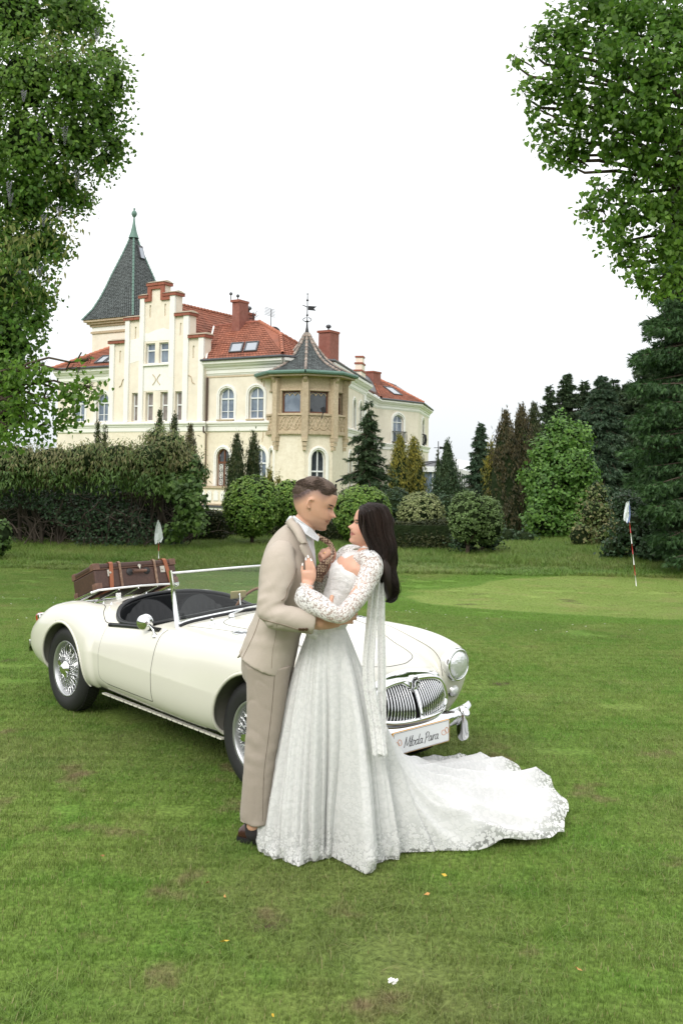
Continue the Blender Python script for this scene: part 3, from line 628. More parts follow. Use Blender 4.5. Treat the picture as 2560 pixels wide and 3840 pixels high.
for Wl, a0, a1 in ((WR, 2.6, 5.0), (WR2, 3.5, 6.3)):
    m = MB(); Wl.box(m, a0, a1, 5.5, 5.56, .10, .32); Wl.box(m, a0, a1, 4.42, 4.5, 0, .34)
    for k in range(13): a = a0 + (a1 - a0) * k / 12; m.tube([Wl.p(a, 4.45, .28), Wl.p(a, 5.0, .36), Wl.p(a, 5.52, .28)], .022, 5)
    m.build('balcony_rail', M_IRON, castle)
# ---- tiled roofs
def tile_roof(name, e0, e1, t1, t0, m, parent, row=.30, lift=.045, nx=14, jit=.006):
    """courses of tiles from the eave e0-e1 up to the top t0-t1"""
    e0, e1, t1, t0 = [np.array(p, float) for p in (e0, e1, t1, t0)]; Lr = (np.linalg.norm(t0 - e0) + np.linalg.norm(t1 - e1)) / 2; n = max(3, int(Lr / row))
    nn = np.cross(e1 - e0, t0 - e0); nn = nn / (np.linalg.norm(nn) + 1e-9)
    if nn[2] < 0: nn = -nn
    V = []; Fc = []; rs = np.random.RandomState(int(abs(e0[0] * 100)) % 1000)
    for i in range(n):
        a = i / n; b = min(1, (i + 1.12) / n); A0, A1 = e0 + (t0 - e0) * a, e1 + (t1 - e1) * a; B0, B1 = e0 + (t0 - e0) * b, e1 + (t1 - e1) * b
        w = max(np.linalg.norm(A1 - A0), np.linalg.norm(B1 - B0)); k_ = max(1, int(w / .24)); off = (i % 2) * .5
        for j in range(k_):
            f0 = (j) / k_; f1 = (j + 1) / k_ - .004; h = lift * (1 + rs.uniform(-.3, .3)); dn = rs.uniform(-jit, jit) 
            p0 = A0 + (A1 - A0) * f0; p1 = A0 + (A1 - A0) * f1; p2 = B0 + (B1 - B0) * f1; p3 = B0 + (B1 - B0) * f0; b_ = len(V)
            pm = (p0 + p1) / 2 - (t0 - e0) / Lr * .05 
            V += [p0 + nn * h, p1 + nn * h, p2 + nn * .006, p3 + nn * .006, p0, p1]; Fc += [(b_, b_ + 1, b_ + 2, b_ + 3), (b_ + 4, b_ + 5, b_ + 1, b_)]
    me = np_mesh(name, np.array(V), np.array(Fc), m, False); o = link(name, me, parent); o['kind'] = 'stuff'
    MB().add([e0 - nn * .03, e1 - nn * .03, t1 - nn * .03, t0 - nn * .03], [(0, 1, 2, 3)]).build('roof_boarding', M_LEAD, parent); return o
_rt = {}
def ridge(p0, p1, m, parent, r=.13, step=.36, name='ridge_tile', sag=0):
    p0, p1 = Vector(p0), Vector(p1); L_ = (p1 - p0).length; n = max(1, int(L_ / step)); d = (p1 - p0) / n; q = d.to_track_quat('Y', 'Z')
    key = (m.name, round(r, 3))
    if key not in _rt:
        mb = MB(); G = [[(rr * math.cos(a), y, rr * math.sin(a)) for a in np.linspace(-.25, math.pi + .25, 8)] for y, rr in ((0, r * 1.12), (.12, r * 1.1), (.13, r), (step * 1.06, r * .86))]
        mb.grid(G, flip=True); _rt[key] = np_mesh(name, np.array(mb.v), mb.f, m, True)
    off = wl(parent)
    for k in range(n):
        o = bpy.data.objects.new(name, _rt[key]); COL.objects.link(o); o.parent = parent; o.location = p0 + d * k - off; o.rotation_mode = 'QUATERNION'; o.rotation_quaternion = q; s = d.length / step; o.scale = (1, s, 1)
def RP(u, v, y): return P(u, v, y)
eB0, eB1 = WB.p(-.1, 8.78, .42), WB.p(6.3, 8.78, .42)
rB0, rB1 = RP(803, 1224, 65.2), RP(972, 1206, 63.4); hT = RP(1052, 1252, 61.2)
main = castle
tile_roof('roof_tiles', eB0, eB1, rB1, rB0, M_TILE, castle)
MBt = MB(); MBt.add([eB1 + [0, 0, .02], hT, rB1], [(0, 1, 2)]); MBt.build('roof_slope', M_TILE, castle)
eC = np.array([-.7, 60.9, 8.78]); hC = RP(1133, 1298, 62.6)
tile_roof('roof_tiles', eB1, eC, hC, hT, M_TILE, castle)
MB().add([rB0, rB1, (-4, 70, 9.6), (-8, 74, 9.6)], [(3, 2, 1, 0)]).build('roof_slope', M_TILE, castle)
ridge(eB1 + np.array([0, 0, .08]), hT, M_RIDGE, castle); ridge(rB1, hT, M_RIDGE, castle); ridge(hT, hC, M_RIDGE, castle); ridge(rB0, rB1, M_RED, castle, .11)
m = MB(); m.tube([WB.p(-.1, 8.70, .58), WB.p(6.35, 8.70, .58), (-.5, 60.6, 8.70)], .085, 8); m.build('gutter', M_LEAD, castle)
# gable-wing roof behind the stepped gable
gr0 = WA.p(-4.2, 13.1, -.5); gr1 = WA.p(-4.2, 13.1, -9)
tile_roof('roof_tiles', WA.p(.35, 8.75, -.5), WA.p(.35, 8.75, -9), gr1, gr0, M_TILE, castle); tile_roof('roof_tiles', WA.p(-8.8, 8.75, -9), WA.p(-8.8, 8.75, -.5), gr0, gr1, M_TILE, castle); ridge(gr0, gr1, M_RIDGE, castle)
m = MB(); m.tube([rB0 + [0, 0, .05], WB.p(.25, 8.8, .45)], .07, 6); m.build('valley_lead', M_WHITE, castle)
# left-wing roof
eL0, eL1 = WLd.p(LW0 - .3, 8.78, .45), WLd.p(10.0, 8.78, .45); rL1 = WLd.p(10.0, 11.2, -3.0); rL0 = WLd.p(9.2, 11.2, -3.0)
tile_roof('roof_tiles', eL0, eL1, rL1, rL0, M_TILE, castle); ridge(eL0, rL0, M_RIDGE, castle, .15); ridge(rL0, rL1, M_RIDGE, castle); m = MB(); m.tube([WLd.p(LW0 - .4, 8.70, .6), WLd.p(10.0, 8.70, .6)], .085, 8); m.build('gutter', M_LEAD, castle)
MB().add([eL0, rL0, WLd.p(LW0 - .3, 8.78, -6)], [(0, 2, 1)]).build('roof_slope', M_TILE, castle)
# side and right-wing roofs
eS0, eS1 = WS.p(-.2, 8.78, .45), WS.p(WS.L, 8.78, .45); tile_roof('roof_tiles', WS.p(8, 8.78, .45), eS1, WS.p(WS.L, 11.2, -3.2), WS.p(11, 9.6, -3.2), M_TILE, castle); m = MB(); m.tube([eS0, eS1], .085, 8); m.build('gutter', M_LEAD, castle)
e20, e21 = W2.p(0, 8.78, .45), W2.p(W2.L, 8.78, .45); apx = RP(1390, 1412, 99)
tile_roof('roof_tiles', e20, e21, apx, W2.p(2, 11.4, -3.5), M_TILE, castle)
eR0, eR1, eR2 = WR.p(-.1, 8.78, .5), WR.p(WR.L + .3, 8.78, .5), WR2.p(WR2.L, 8.78, .5)
tile_roof('roof_tiles', eR0, eR1, apx + np.array([.4, .5, 0]), apx, M_TILE, castle, row=.34); tile_roof('roof_tiles', eR1, eR2, apx + np.array([3.0, 9, 0]), apx + np.array([.4, .5, 0]), M_TILE, castle)
ridge(eR0, apx, M_RIDGE, castle, .2); ridge(eR1, apx + np.array([.4, .5, 0]), M_RIDGE, castle, .16); ridge(apx, apx + np.array([-3, -6, 0]), M_RIDGE, castle, .15)
m = MB(); m.tube([eR0 + [0, 0, -.08], eR1 + [0, 0, -.08], eR2 + [0, 0, -.08]], .11, 8); m.build('gutter', M_LEAD, castle)
# roof windows
def skylight(c, ax, up, w, h, parent):
    ax = np.array(ax); up = np.array(up); n_ = np.cross(ax, up); n_ = n_ / np.linalg.norm(n_)
    if n_[2] < 0: n_ = -n_
    c = np.array(c); m = MB(); f = .10
    for (a, b, cw_, ch_) in ((0, 0, w, f), (0, h - f, w, f), (0, 0, f, h), (w - f, 0, f, h)): m.frame_box(c + ax * a + up * b + n_ * (.002 * (ch_ > f)), ax * cw_, up * ch_, n_ * .13)
    o = m.build('roof_window', M_LEAD, parent); q = c + n_ * .09; MB().add([q + ax * f + up * f, q + ax * (w - f) + up * f, q + ax * (w - f) + up * (h - f), q + ax * f + up * (h - f)], [(0, 1, 2, 3)]).build('pane', mat_sky, o)
mat_sky = mat('roof_window_glass', (.35, .38, .42), .03, .6)
ub = (rB0 - eB0); ub = ub / np.linalg.norm(ub)
for a in (2.0, 3.2): skylight(WB.p(a, 8.78, .42) + ub * .55, WB.d, ub, 1.05, 1.25, castle)
ul = (rL1 - eL1) / np.linalg.norm(rL1 - eL1)
for a in (8.0, 9.0): skylight(WLd.p(a, 8.78, .45) + ul * .35, WLd.d, ul, .9, 1.1, castle)
ur = (apx - (eR0 + eR1) / 2); ur = ur / np.linalg.norm(ur); skylight((eR0 * .55 + eR1 * .45) + ur * 1.0, WR.d, ur, 1.6, 1.6, castle)
# chimneys
def chimney(u0, u1, v0, v1, D, dep=.8, m=M_RED, pots=0):
    a = P(u0, v1, D); b = P(u1, v1, D); t = P(u0, v0, D); w = b[0] - a[0]; d = WB.d * (w * 1.0); mb = MB(); mb.frame_box(a - [0, 0, 1.5], d, -WB.n * dep, (0, 0, t[2] - a[2] + 1.5)); o = mb.build('chimney', mat_chim, castle)
    mb = MB(); mb.frame_box(t - WB.d * .07 + WB.n * .07 - [0, 0, .16], d + WB.d * .14, -WB.n * (dep + .14), (0, 0, .16)); mb.build('chimney_cap', M_RED, o); return t + d * .5 - WB.n * dep * .5
mat_chim = mat('painted_chimney', (.26, .085, .06), .85, noise=[(1.5, (.34, .16, .13), .2), (6, (.20, .07, .05), .2)], bump=(10, .3, .02))
t1 = chimney(869, 903, 1125, 1256, 63.5, 1.0); t2 = chimney(912, 934, 1172, 1210, 66, .8); t3 = chimney(1193, 1244, 1240, 1350, 66.5, 1.2); t4 = chimney(1364, 1404, 1392, 1420, 97, 1.6)
for tt, nm in ((t3, 'cowl'), (t2, 'cowl')): MB().lathe([(.05, 0), (.05, .2), (.16, .25), (.2, .35), (.14, .46), (0, .5)], 14, tt).build(nm, M_LEAD, castle, True)
# small stepped parapet on the side wall
q0 = WS.p(12.6, 8.6, .3)
for k, (a, w, z0, z1) in enumerate(((12.6, 2.2, 8.6, 9.35), (12.9, 1.5, 9.35, 9.95), (13.2, .8, 9.95, 10.5))):
    m = MB(); WS.box(m, a, a + w, z0, z1, -.3, .25); m.build('parapet_step', M_WALL, castle); m = MB(); WS.box(m, a - .06, a + w + .06, z1, z1 + .13, -.36, .31); m.build('coping_brick', M_RED, castle)
# satellite dish, aerials
dd = P(1027, 1246, 63.5); m = MB(); m.lathe([(0, .12), (.25, .06), (.45, -.06), (.46, -.08), (.24, .03), (0, .09)], 20, dd, Matrix.Rotation(R(-60), 3, 'X')); m.build('satellite_dish', M_LEAD, castle, True)
a0 = P(1016, 1230, 64); m = MB(); m.tube([a0 - [0, 0, 1.0], a0 + [0, 0, 1.3]], .03, 5)
for k in range(6): m.tube([a0 + [-.45, 0, 1.25 - k * .10 + .2], a0 + [.25, .1, 1.25 - k * .10]], .018, 4)
m.tube([a0 + [-.3, 0, -.5], a0 + [.3, 0, -.4]], .02, 4); m.build('roof_aerial', M_IRON, castle)
a0 = P(950, 1200, 64); m = MB(); m.tube([a0 - [0, 0, .3], a0 + [0, 0, .55]], .03, 5)
for k in range(7): m.tube([a0 + [0, 0, .1], a0 + [.35 * math.cos(k * .9), .1, .35 + .3 * math.sin(k * 1.3)]], .02, 4)
m.build('roof_aerial', M_IRON, castle)
for (px, py) in ((866, 1108), (892, 1116)):      # a pair of storks' ironwork on the chimney is only small cowls
    c_ = P(px, py, 63.5); MB().lathe([(.03, -.35), (.03, 0), (.10, .05), (.12, .14), (.05, .22), (0, .24)], 10, c_).build('chimney_cowl', M_LEAD, castle, True)
# ---- tower with slate spire
WT = WF(*(WB.p(0, 0, -4.5)[:2]), ANG)
tl, _z = WT.uv(346, 1290); tr, _z = WT.uv(497, 1240); zc_ = WT.uv(346, 1214)[1]
mtw = MB(); WT.box(mtw, tl, tr, 6, zc_ - .4, -(tr - tl), 0); mtw.build('tower_wall', M_WALL, castle)
z_fr = WT.uv(346, 1240)[1]; m = MB(); WT.box(m, tl - .03, tr + .03, z_fr - .02 - .1, zc_ - .3, -(tr - tl) - .03, .03); m.build('white_frieze', M_WHITE, castle)
m = MB(); WT.box(m, tl - .10, tr + .10, z_fr - .28, z_fr - .10, -(tr - tl) - .10, .10); m.build('string_course', M_SAND, castle)
for q, (dz, pr) in enumerate(((-.30, .15), (-.12, .32), (.05, .5))): m = MB(); WT.box(m, tl - pr, tr + pr, zc_ + dz, zc_ + dz + .17, -(tr - tl) - pr, pr); m.build('tower_cornice', M_SAND, castle)
tcx = (tl + tr) / 2; tw = (tr - tl) / 2; z_e = zc_ + .22; apT = WT.uv(488, 872)[1]
# spire profile: flared foot, straight shaft
zs_ = WT.uv(488, 870, -tw)[1]
prof_s = [(0, tw + .58), (.05, tw + .30), (.12, tw + .02), (.22, tw * .86), (.35, tw * .70), (.5, tw * .55), (.7, tw * .32), (.86, tw * .15), (1.0, .06)]
def spire_hw(t): return float(np.interp(t, [a for a, b in prof_s], [b for a, b in prof_s]))
ctr_s = WT.p(tcx, 0, -tw)
def spt(t, sx, sy): return ctr_s + WT.d * (sx * spire_hw(t)) + WT.n * (sy * spire_hw(t)) + np.array([0, 0, z_e + (zs_ - z_e) * t])
nrow = 58
ms = MB(); ms.grid([[spt(t, sx, sy) - (np.array(spt(t, sx, sy)) - ctr_s) * [.02, .02, 0] for sx, sy in ((-1, 1), (1, 1), (1, -1), (-1, -1))] for t in np.linspace(0, 1, 30)], closev=True); ms.build('spire_boarding', mat('dark_boarding', (.03, .035, .035), .9), castle)
for (c0, c1) in (((-1, 1), (1, 1)), ((1, 1), (1, -1)), ((-1, -1), (-1, 1)), ((1, -1), (-1, -1))):
    V = []; Fc = []; rs = np.random.RandomState(3)
    for i in range(nrow):
        t0, t1_ = i / nrow, min(1, (i + 1.15) / nrow); A0, A1, B0, B1 = spt(t0, *c0), spt(t0, *c1), spt(t1_, *c0), spt(t1_, *c1); nn = np.cross(A1 - A0, B0 - A0); nn = nn / (np.linalg.norm(nn) + 1e-9); 
        if nn @ ((A0 + A1) / 2 - ctr_s) < 0: nn = -nn
        k_ = max(1, int(np.linalg.norm(A1 - A0) / .20))
        for j in range(k_):
            f0, f1 = j / k_, (j + 1) / k_ - .01; h = .035 * (1 + rs.uniform(-.4, .4)); b_ = len(V); V += [A0 + (A1 - A0) * f0 + nn * h, A0 + (A1 - A0) * f1 + nn * h, B0 + (B1 - B0) * f1 + nn * .004, B0 + (B1 - B0) * f0 + nn * .004, A0 + (A1 - A0) * f0, A0 + (A1 - A0) * f1]; Fc += [(b_, b_ + 1, b_ + 2, b_ + 3), (b_ + 4, b_ + 5, b_ + 1, b_)]
    o = link('spire_slates', np_mesh('spire_slates', np.array(V), np.array(Fc), M_SLATE, False), castle); o['kind'] = 'stuff'
for c0 in ((-1, 1), (1, 1), (-1, -1), (1, -1)):
    for a, b in zip(np.linspace(0, 1, 9)[:-1], np.linspace(0, 1, 9)[1:]): ridge(spt(a, *c0), spt(b, *c0), M_COPPER, castle, .085, .30, 'hip_tile')
m = MB(); ap = ctr_s + np.array([0, 0, zs_]); ztip = WT.uv(489, 803, -tw)[1] - zs_
m.lathe([(.42, -.55), (.26, -.1), (.13, .5), (.06, 1.1), (.05, ztip - .35), (.12, ztip - .28), (.22, ztip - .1), (.22, ztip + .05), (.12, ztip + .2), (.04, ztip + .28), (.10, ztip + .34), (0, ztip + .5)], 14, ap); m.build('finial', M_COPPER, castle, True)
sk_ = spt(.70, 1, 0) ; upv = spt(.78, 1, 0) - spt(.70, 1, 0); upv = upv / np.linalg.norm(upv)
m = MB(); m.frame_box(sk_ + WT.d * .02 + WT.n * .05, WT.n * .55 * -1, upv * 1.1, WT.d * .14); o = m.build('tower_skylight', M_LEAD, castle)
m = MB(); m.frame_box(sk_ + WT.d * .17 + WT.n * -.02, WT.n * .40 * -1, upv * .9, WT.d * .01); m.build('pane', mat_sky, o)
# ---- octagonal bay with the timber-and-stone oriel
OC = np.array([-2.32, 59.75]); OR_ = 2.42
def oc(k, r, z): a = R(-90 - 0 + 45 * k) + 0.0; return np.array([OC[0] + r * math.cos(a + .02), OC[1] + r * math.sin(a + .02), z])
def zz(u, v, D): return float(P(u, v, D)[2])
K2 = lambda x, y: (750 + x / 2.613, 1180 + y / 2.613)
zf = lambda y, D=57.4: zz(*K2(1045, y), D)
z_bot, z_sillp, z_rail, z_wb, z_wt, z_ev, z_ap = zf(1155), zf(1115), zf(985), zf(965), zf(745), zf(620), zz(*K2(1072, 168), 59.75)
bay = castle
def face(k): a, b = oc(k, OR_, 0), oc(k + 1, OR_, 0); return WF(a[0], a[1], to=(b[0], b[1]))
for k in range(-2, 2):      # visible faces; order so that the outside looks to the viewer
    Wk = face(k); Lk = Wk.L
    if Wk.n @ np.array([*(OC), 0]) - Wk.n @ Wk.o > 0: Wk.n = -Wk.n
    hole = []
    if k in (-2, 0): cc = Lk / 2; hole = [arch_loop(cc - .46 if k == 0 else cc - .36, cc + .46 if k == 0 else cc + .36, -.1, 2.30, 2.88)]
    wall('bay_wall', Wk, [(0, -2.6), (Lk, -2.6), (Lk, z_bot), (0, z_bot)], hole, M_WALLG, castle)
    for h in hole: surround('window_surround', Wk, h, .22, .09, M_WHITE, castle); window(Wk, h, [cc], [.55, 1.55], castle, mgl=M_WGD, lab='arched white window of the round bay')
    # parapet with tracery
    Wk2 = WF(*(oc(k, OR_ + .12, 0)[:2]), to=tuple(oc(k + 1, OR_ + .12, 0)[:2])); Wk2.n = Wk.n
    m = MB(); Wk2.box(m, 0, Wk2.L, z_bot, z_rail, -.3, 0); m.build('parapet', M_SAND, castle)
    m = MB(); Wk2.box(m, -.04, Wk2.L + .04, z_rail, z_rail + .12, -.34, .10); Wk2.box(m, -.02, Wk2.L + .02, z_bot - .02, z_bot + .12, -.30, .07); m.build('parapet_rail', M_SAND, castle)
    m = MB(); n_a = 3; wA = (Wk2.L - .36) / n_a; h_ = z_rail - z_bot - .22
    for i in range(n_a):
        a = .18 + wA * i; zb = z_bot + .17
        for sg in (1, -1):
            x0_ = a if sg > 0 else a + wA
            m.tube([Wk2.p(x0_ + sg * wA * t, zb + h_ * math.sin(t * math.pi * .5) ** .8, .02) for t in np.linspace(0, 1, 8)], .035, 5)
            m.tube([Wk2.p(x0_ + sg * wA * t, zb + h_ * (1 - math.sin(t * math.pi * .5) ** .8), .02) for t in np.linspace(0, 1, 8)], .03, 5)
    Wk2.box(m, .10, .17, z_bot + .13, z_rail - .02, 0, .04); Wk2.box(m, Wk2.L - .17, Wk2.L - .10, z_bot + .13, z_rail - .02, 0, .04); m.build('tracery', M_SAND, castle)
    for i in range(12):
        a = .12 + (Wk2.L - .24) * (i + .5) / 12; m = MB(); m.prism([Wk2.p(a - .07, z_bot - .02, .03), Wk2.p(a + .07, z_bot - .02, .03), Wk2.p(a + .05, z_bot - .10, .03), Wk2.p(a, z_bot - .13, .03), Wk2.p(a - .05, z_bot - .10, .03)], tuple(Wk2.n * .05)); m.build('frieze_bead', M_SAND, castle)
    # window bay
    hw = rect_loop(.30, Lk - .30, z_wb + .02, z_wt)
    wall('oriel_wall', Wk, [(0, z_rail), (Lk, z_rail), (Lk, z_ev + .1), (0, z_ev + .1)], [hw], M_SAND, castle, reveal=.2)
    for q, e_ in enumerate((.10, .05)): surround('stone_moulding', Wk, hw, e_ + .04, .04 + .03 * q, M_SAND, castle, skip_bottom=False)
    wn_ = window(Wk, hw, [], [], castle, M_BROWN, M_WGL if k == -1 else M_WGD, d=-.15, fw=.09)
    m = MB(); cc = Lk / 2
    for i in range(3):
        a0_ = .39 + (Lk - .78) * i / 3; wd_ = (Lk - .78) / 3; m.tube([Wk.p(a0_ + wd_ * t, z_wt - .12 - .16 * abs(2 * t - 1) ** 2, -.16) for t in np.linspace(0, 1, 7)], .03, 5)
    m.build('carved_valance', M_SAND, wn_)
for k in range(-2, 3):       # posts, corbels, brackets
    a = oc(k, OR_ + .10, 0); Mx = Matrix.Rotation(R(45 * k) + .02, 3, 'Z'); m = MB(); m.box((a[0], a[1], (z_bot - .3 + z_ev) / 2), (.40, .34, z_ev - z_bot + .3), Mx); m.build('oriel_post', M_SAND, castle)
    for q in range(3): aa_ = oc(k, OR_ + .12 - .02 * q, 0); m = MB(); m.box((aa_[0], aa_[1], z_bot - .42 - q * .27), (.34 - .06 * q, .40 - .09 * q, .24), Mx); m.build('corbel', M_SAND, castle)
    b = oc(k, OR_ + .45, 0); c_ = oc(k, OR_ + .15, 0); m = MB(); d_ = (b - c_) / np.linalg.norm(b - c_); m.prism([np.array([*c_[:2], z_ev - .42]) + np.array([-d_[1], d_[0], 0]) * -.11, np.array([*c_[:2], z_ev + .12]) + np.array([-d_[1], d_[0], 0]) * -.11, np.array([*b[:2], z_ev + .12]) + np.array([-d_[1], d_[0], 0]) * -.11, np.array([*b[:2], z_ev - .08]) + np.array([-d_[1], d_[0], 0]) * -.11], tuple(np.array([-d_[1], d_[0], 0]) * .22)); m.build('eave_bracket', M_SAND, castle)
def okr(k, r, z): return oc(k, r, z)
# eave slab, gutter, bell-shaped slate roof
Re = 3.12
m = MB(); m.add([okr(k, Re, z_ev + .10) for k in range(8)] + [okr(k, Re, z_ev + .24) for k in range(8)] , [tuple(range(8)), tuple(range(8, 16))[::-1]] + [(i, (i + 1) % 8, 8 + (i + 1) % 8, 8 + i) for i in range(8)]); m.build('eave_slab', M_SAND, castle)
m = MB(); pts = [okr(k, Re + .10, z_ev + .33) for k in range(9)]; m.tube(pts, .12, 8, cap=False); m.build('copper_gutter', M_COPPER, castle)
zr0 = z_ev + .34
pr_o = [(0, Re + .05), (.05, Re - .32), (.12, Re - .72), (.22, Re * .58), (.34, Re * .43), (.5, Re * .30), (.68, Re * .18), (.84, Re * .09), (1, .05)]
def ohw(t): return float(np.interp(t, [a for a, b in pr_o], [b for a, b in pr_o]))
ms = MB(); ms.grid([[okr(k, ohw(t) * .985, zr0 - .02 + (z_ap - zr0) * t) for k in range(8)] for t in np.linspace(0, 1, 24)], closev=True); ms.build('oriel_boarding', M_LEAD, castle)
for k in range(8):
    V = []; Fc = []; rs = np.random.RandomState(k); NR = 34
    for i in range(NR):
        t0, t1_ = i / NR, min(1, (i + 1.15) / NR); A0, A1 = okr(k, ohw(t0), zr0 + (z_ap - zr0) * t0), okr(k + 1, ohw(t0), zr0 + (z_ap - zr0) * t0); B0, B1 = okr(k, ohw(t1_), zr0 + (z_ap - zr0) * t1_), okr(k + 1, ohw(t1_), zr0 + (z_ap - zr0) * t1_)
        nn = np.cross(A1 - A0, B0 - A0); nn /= np.linalg.norm(nn) + 1e-9
        if nn[2] < 0: nn = -nn
        k_ = max(1, int(np.linalg.norm(A1 - A0) / .17))
        for j in range(k_):
            f0, f1 = j / k_, (j + 1) / k_ - .01; h = .028 * (1 + rs.uniform(-.4, .4)); b_ = len(V); pm = (A0 + (A1 - A0) * (f0 + f1) / 2); dn = (A0 - B0) / (np.linalg.norm(A0 - B0) + 1e-9) * .06
            V += [A0 + (A1 - A0) * f0 + nn * h, pm + nn * h + dn, A0 + (A1 - A0) * f1 + nn * h, B0 + (B1 - B0) * f1 + nn * .004, B0 + (B1 - B0) * f0 + nn * .004]; Fc.append((b_, b_ + 1, b_ + 2, b_ + 3, b_ + 4))
    o = link('oriel_slates', np_mesh('oriel_slates', np.array(V), [tuple(f) for f in Fc], M_SLATE, False), castle); o['kind'] = 'stuff'
    if -3 <= (k if k < 5 else k - 8) <= 3:
        ts = np.linspace(0.02, .96, 12)
        for a, b in zip(ts[:-1], ts[1:]): ridge(okr(k, ohw(a) + .02, zr0 + (z_ap - zr0) * a + .02), okr(k, ohw(b) + .02, zr0 + (z_ap - zr0) * b + .02), M_PINKT, castle, .085, .26, 'hip_tile')
m = MB(); apo = np.array([*OC, z_ap]); m.lathe([(.30, -.55), (.14, -.1), (.06, .3), (.04, .6), (.10, .68), (.03, .74), (.03, 1.0), (.09, 1.07), (.03, 1.14), (.025, 1.95), (.10, 2.03), (.03, 2.1), (.02, 2.38), (.06, 2.43), (0, 2.5)], 12, apo); 
m.build('finial', M_IRON, castle, True)
m = MB(); m.prism([apo + [.04, 0, 1.40], apo + [.55, 0, 1.36], apo + [.42, 0, 1.50], apo + [.60, 0, 1.64], apo + [.04, 0, 1.67]], (0, .03, 0)); m.tube([apo + [-.30, 0, 1.72], apo + [0, 0, 1.58]], .03, 5)
for sx in (-1, 1): m.tube([apo + [sx * (.05 + .22 * math.sin(t * 3)), 0, .62 + .30 * t] for t in np.linspace(0, 1, 8)], .025, 5)
m.build('weather_vane', M_IRON, castle)
fl_c = P(*K2(1208, 935), 56.9); m = MB(); m.box(fl_c, (.26, .12, .36), Matrix.Rotation(R(-25), 3, 'Y')); m.tube([fl_c - [0, 0, .1], fl_c - [.12, 0, .52]], .03, 5); m.build('floodlight', M_IRON, castle)
# ---- glazed garden pavilion right of the castle
pav = thing('garden_pavilion', 'low glazed garden pavilion with grey metal roof behind the conifers', 'pavilion', (9.5, 88, -2.6))
K3 = lambda x, y: (1200 + x / 2.613, 1300 + y / 2.613)
pa = P(*K3(1155, 1125), 88); e0_ = P(*K3(1015, 1168), 85.5); rr = 5.2
def pk(k, r, z): a = R(-112.5 + 45 * k); return np.array([pa[0] + r * math.cos(a), 88 + r * math.sin(a), z])
zE = zz(*K3(1100, 1172), 84); m = MB(); m.add([pk(k, rr, zE) for k in range(8)] + [np.array([pa[0], 88, pa[2]])], [(i, (i + 1) % 8, 8) for i in range(8)]); m.build('roof', M_LEAD, pav)
m = MB()
for k in range(8): m.tube([pk(k, rr, zE + .05), np.array([pa[0], 88, pa[2] + .05])], .06, 5)
m.build('roof_rib', M_LEAD, pav)
for k in range(8):
    m = MB(); a, b = pk(k, rr, zE - .5), pk(k + 1, rr, zE - .5); m.frame_box(a, b - a, (np.array([pa[0], 88, zE]) - a) * [.04, .04, 0], (0, 0, .48)); m.build('fascia', M_WFR, pav)
    m = MB(); a, b = pk(k, rr * .93, -2.6), pk(k + 1, rr * .93, -2.6); m.add([a, b, b + [0, 0, zE + 2.1], a + [0, 0, zE + 2.1]], [(0, 1, 2, 3)]); m.build('glass_wall', M_WGL, pav)
    for q in range(4): c_ = a + (b - a) * q / 4; MB().tube([c_ - (c_ - np.array([pa[0], 88, c_[2]])) * -.01, c_ + [0, 0, zE + 2.1]], .07, 5).build('glazing_bar', M_WFR, pav)
m = MB(); vp = np.array([pa[0], 88, pa[2]]); m.tube([vp, vp + [0, 0, 1.9]], .04, 5); m.lathe([(0, .6), (.13, .7), (0, .8)], 10, vp); m.lathe([(0, 1.0), (.1, 1.08), (0, 1.16)], 10, vp); m.prism([vp + [.1, 0, 1.15], vp + [.75, 0, 1.2], vp + [.6, 0, 1.36], vp + [.1, 0, 1.42]], (0, .04, 0)); m.tube([vp + [-.4, 0, 1.28], vp + [.1, 0, 1.28]], .03, 5); m.build('weather_vane', M_IRON, pav)
qa, qb = P(*K3(1340, 1190), 82), P(*K3(1640, 1270), 74)
m = MB(); m.add([qa, qb, qb + [2, 6, .8], qa + [0, 5, .9]], [(0, 1, 2, 3)]); m.frame_box(qa - [0, 0, .35], qb - qa, (0, .3, 0), (0, 0, .34)); m.build('canopy', M_WFR, pav)
for k in range(14): c_ = qa + (qb - qa) * k / 13; MB().tube([np.array([c_[0], c_[1] + .1, -2.6]), np.array([c_[0], c_[1] + .1, c_[2] - .3])], .06, 5).build('glazing_bar', M_WFR, pav)
g_ = MB(); g_.add([[qa[0], qa[1] + .3, -2.6], [qb[0], qb[1] + .3, -2.6], qb + [0, .3, -.3], qa + [0, .3, -.3]], [(0, 1, 2, 3)]); g_.build('glass_wall', M_WGD, pav)
# ================================================================== the white roadster
CAR_O = (-1.6003, 7.7247, 0); CAR_YAW = R(47.5957)
car = thing('sports_car', 'cream white open vintage roadster with wire wheels and chrome grille on the lawn', 'car', CAR_O, -CAR_YAW)
HXv = np.array([math.cos(CAR_YAW), -math.sin(CAR_YAW), 0]); LXv = np.array([math.sin(CAR_YAW), math.cos(CAR_YAW), 0])
def c2w(X, Y, Z): return np.array(CAR_O) + HXv * X + LXv * Y + np.array([0, 0, Z])
M_PAINT = mat('cream_paint', (.70, .685, .605), .25, 0, .5, coat=.6, noise=[(9, (.69, .675, .59), .3), (1.2, (.67, .655, .575), .3)])
M_SEAM = mat('panel_gap', (.05, .048, .042), .8)
M_TRIM = mat('black_leather', (.009, .010, .012), .34, 0, .4, bump=(120, .15, .004))
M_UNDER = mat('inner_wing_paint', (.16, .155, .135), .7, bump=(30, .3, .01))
M_TYRE = mat('tyre_rubber', (.018, .018, .019), .6, bump=(90, .2, .004))
M_RIM = mat('silver_painted_rim', (.50, .51, .52), .3, .75)
M_GLASS = bpy.data.materials.new('windscreen_glass'); M_GLASS.use_nodes = True
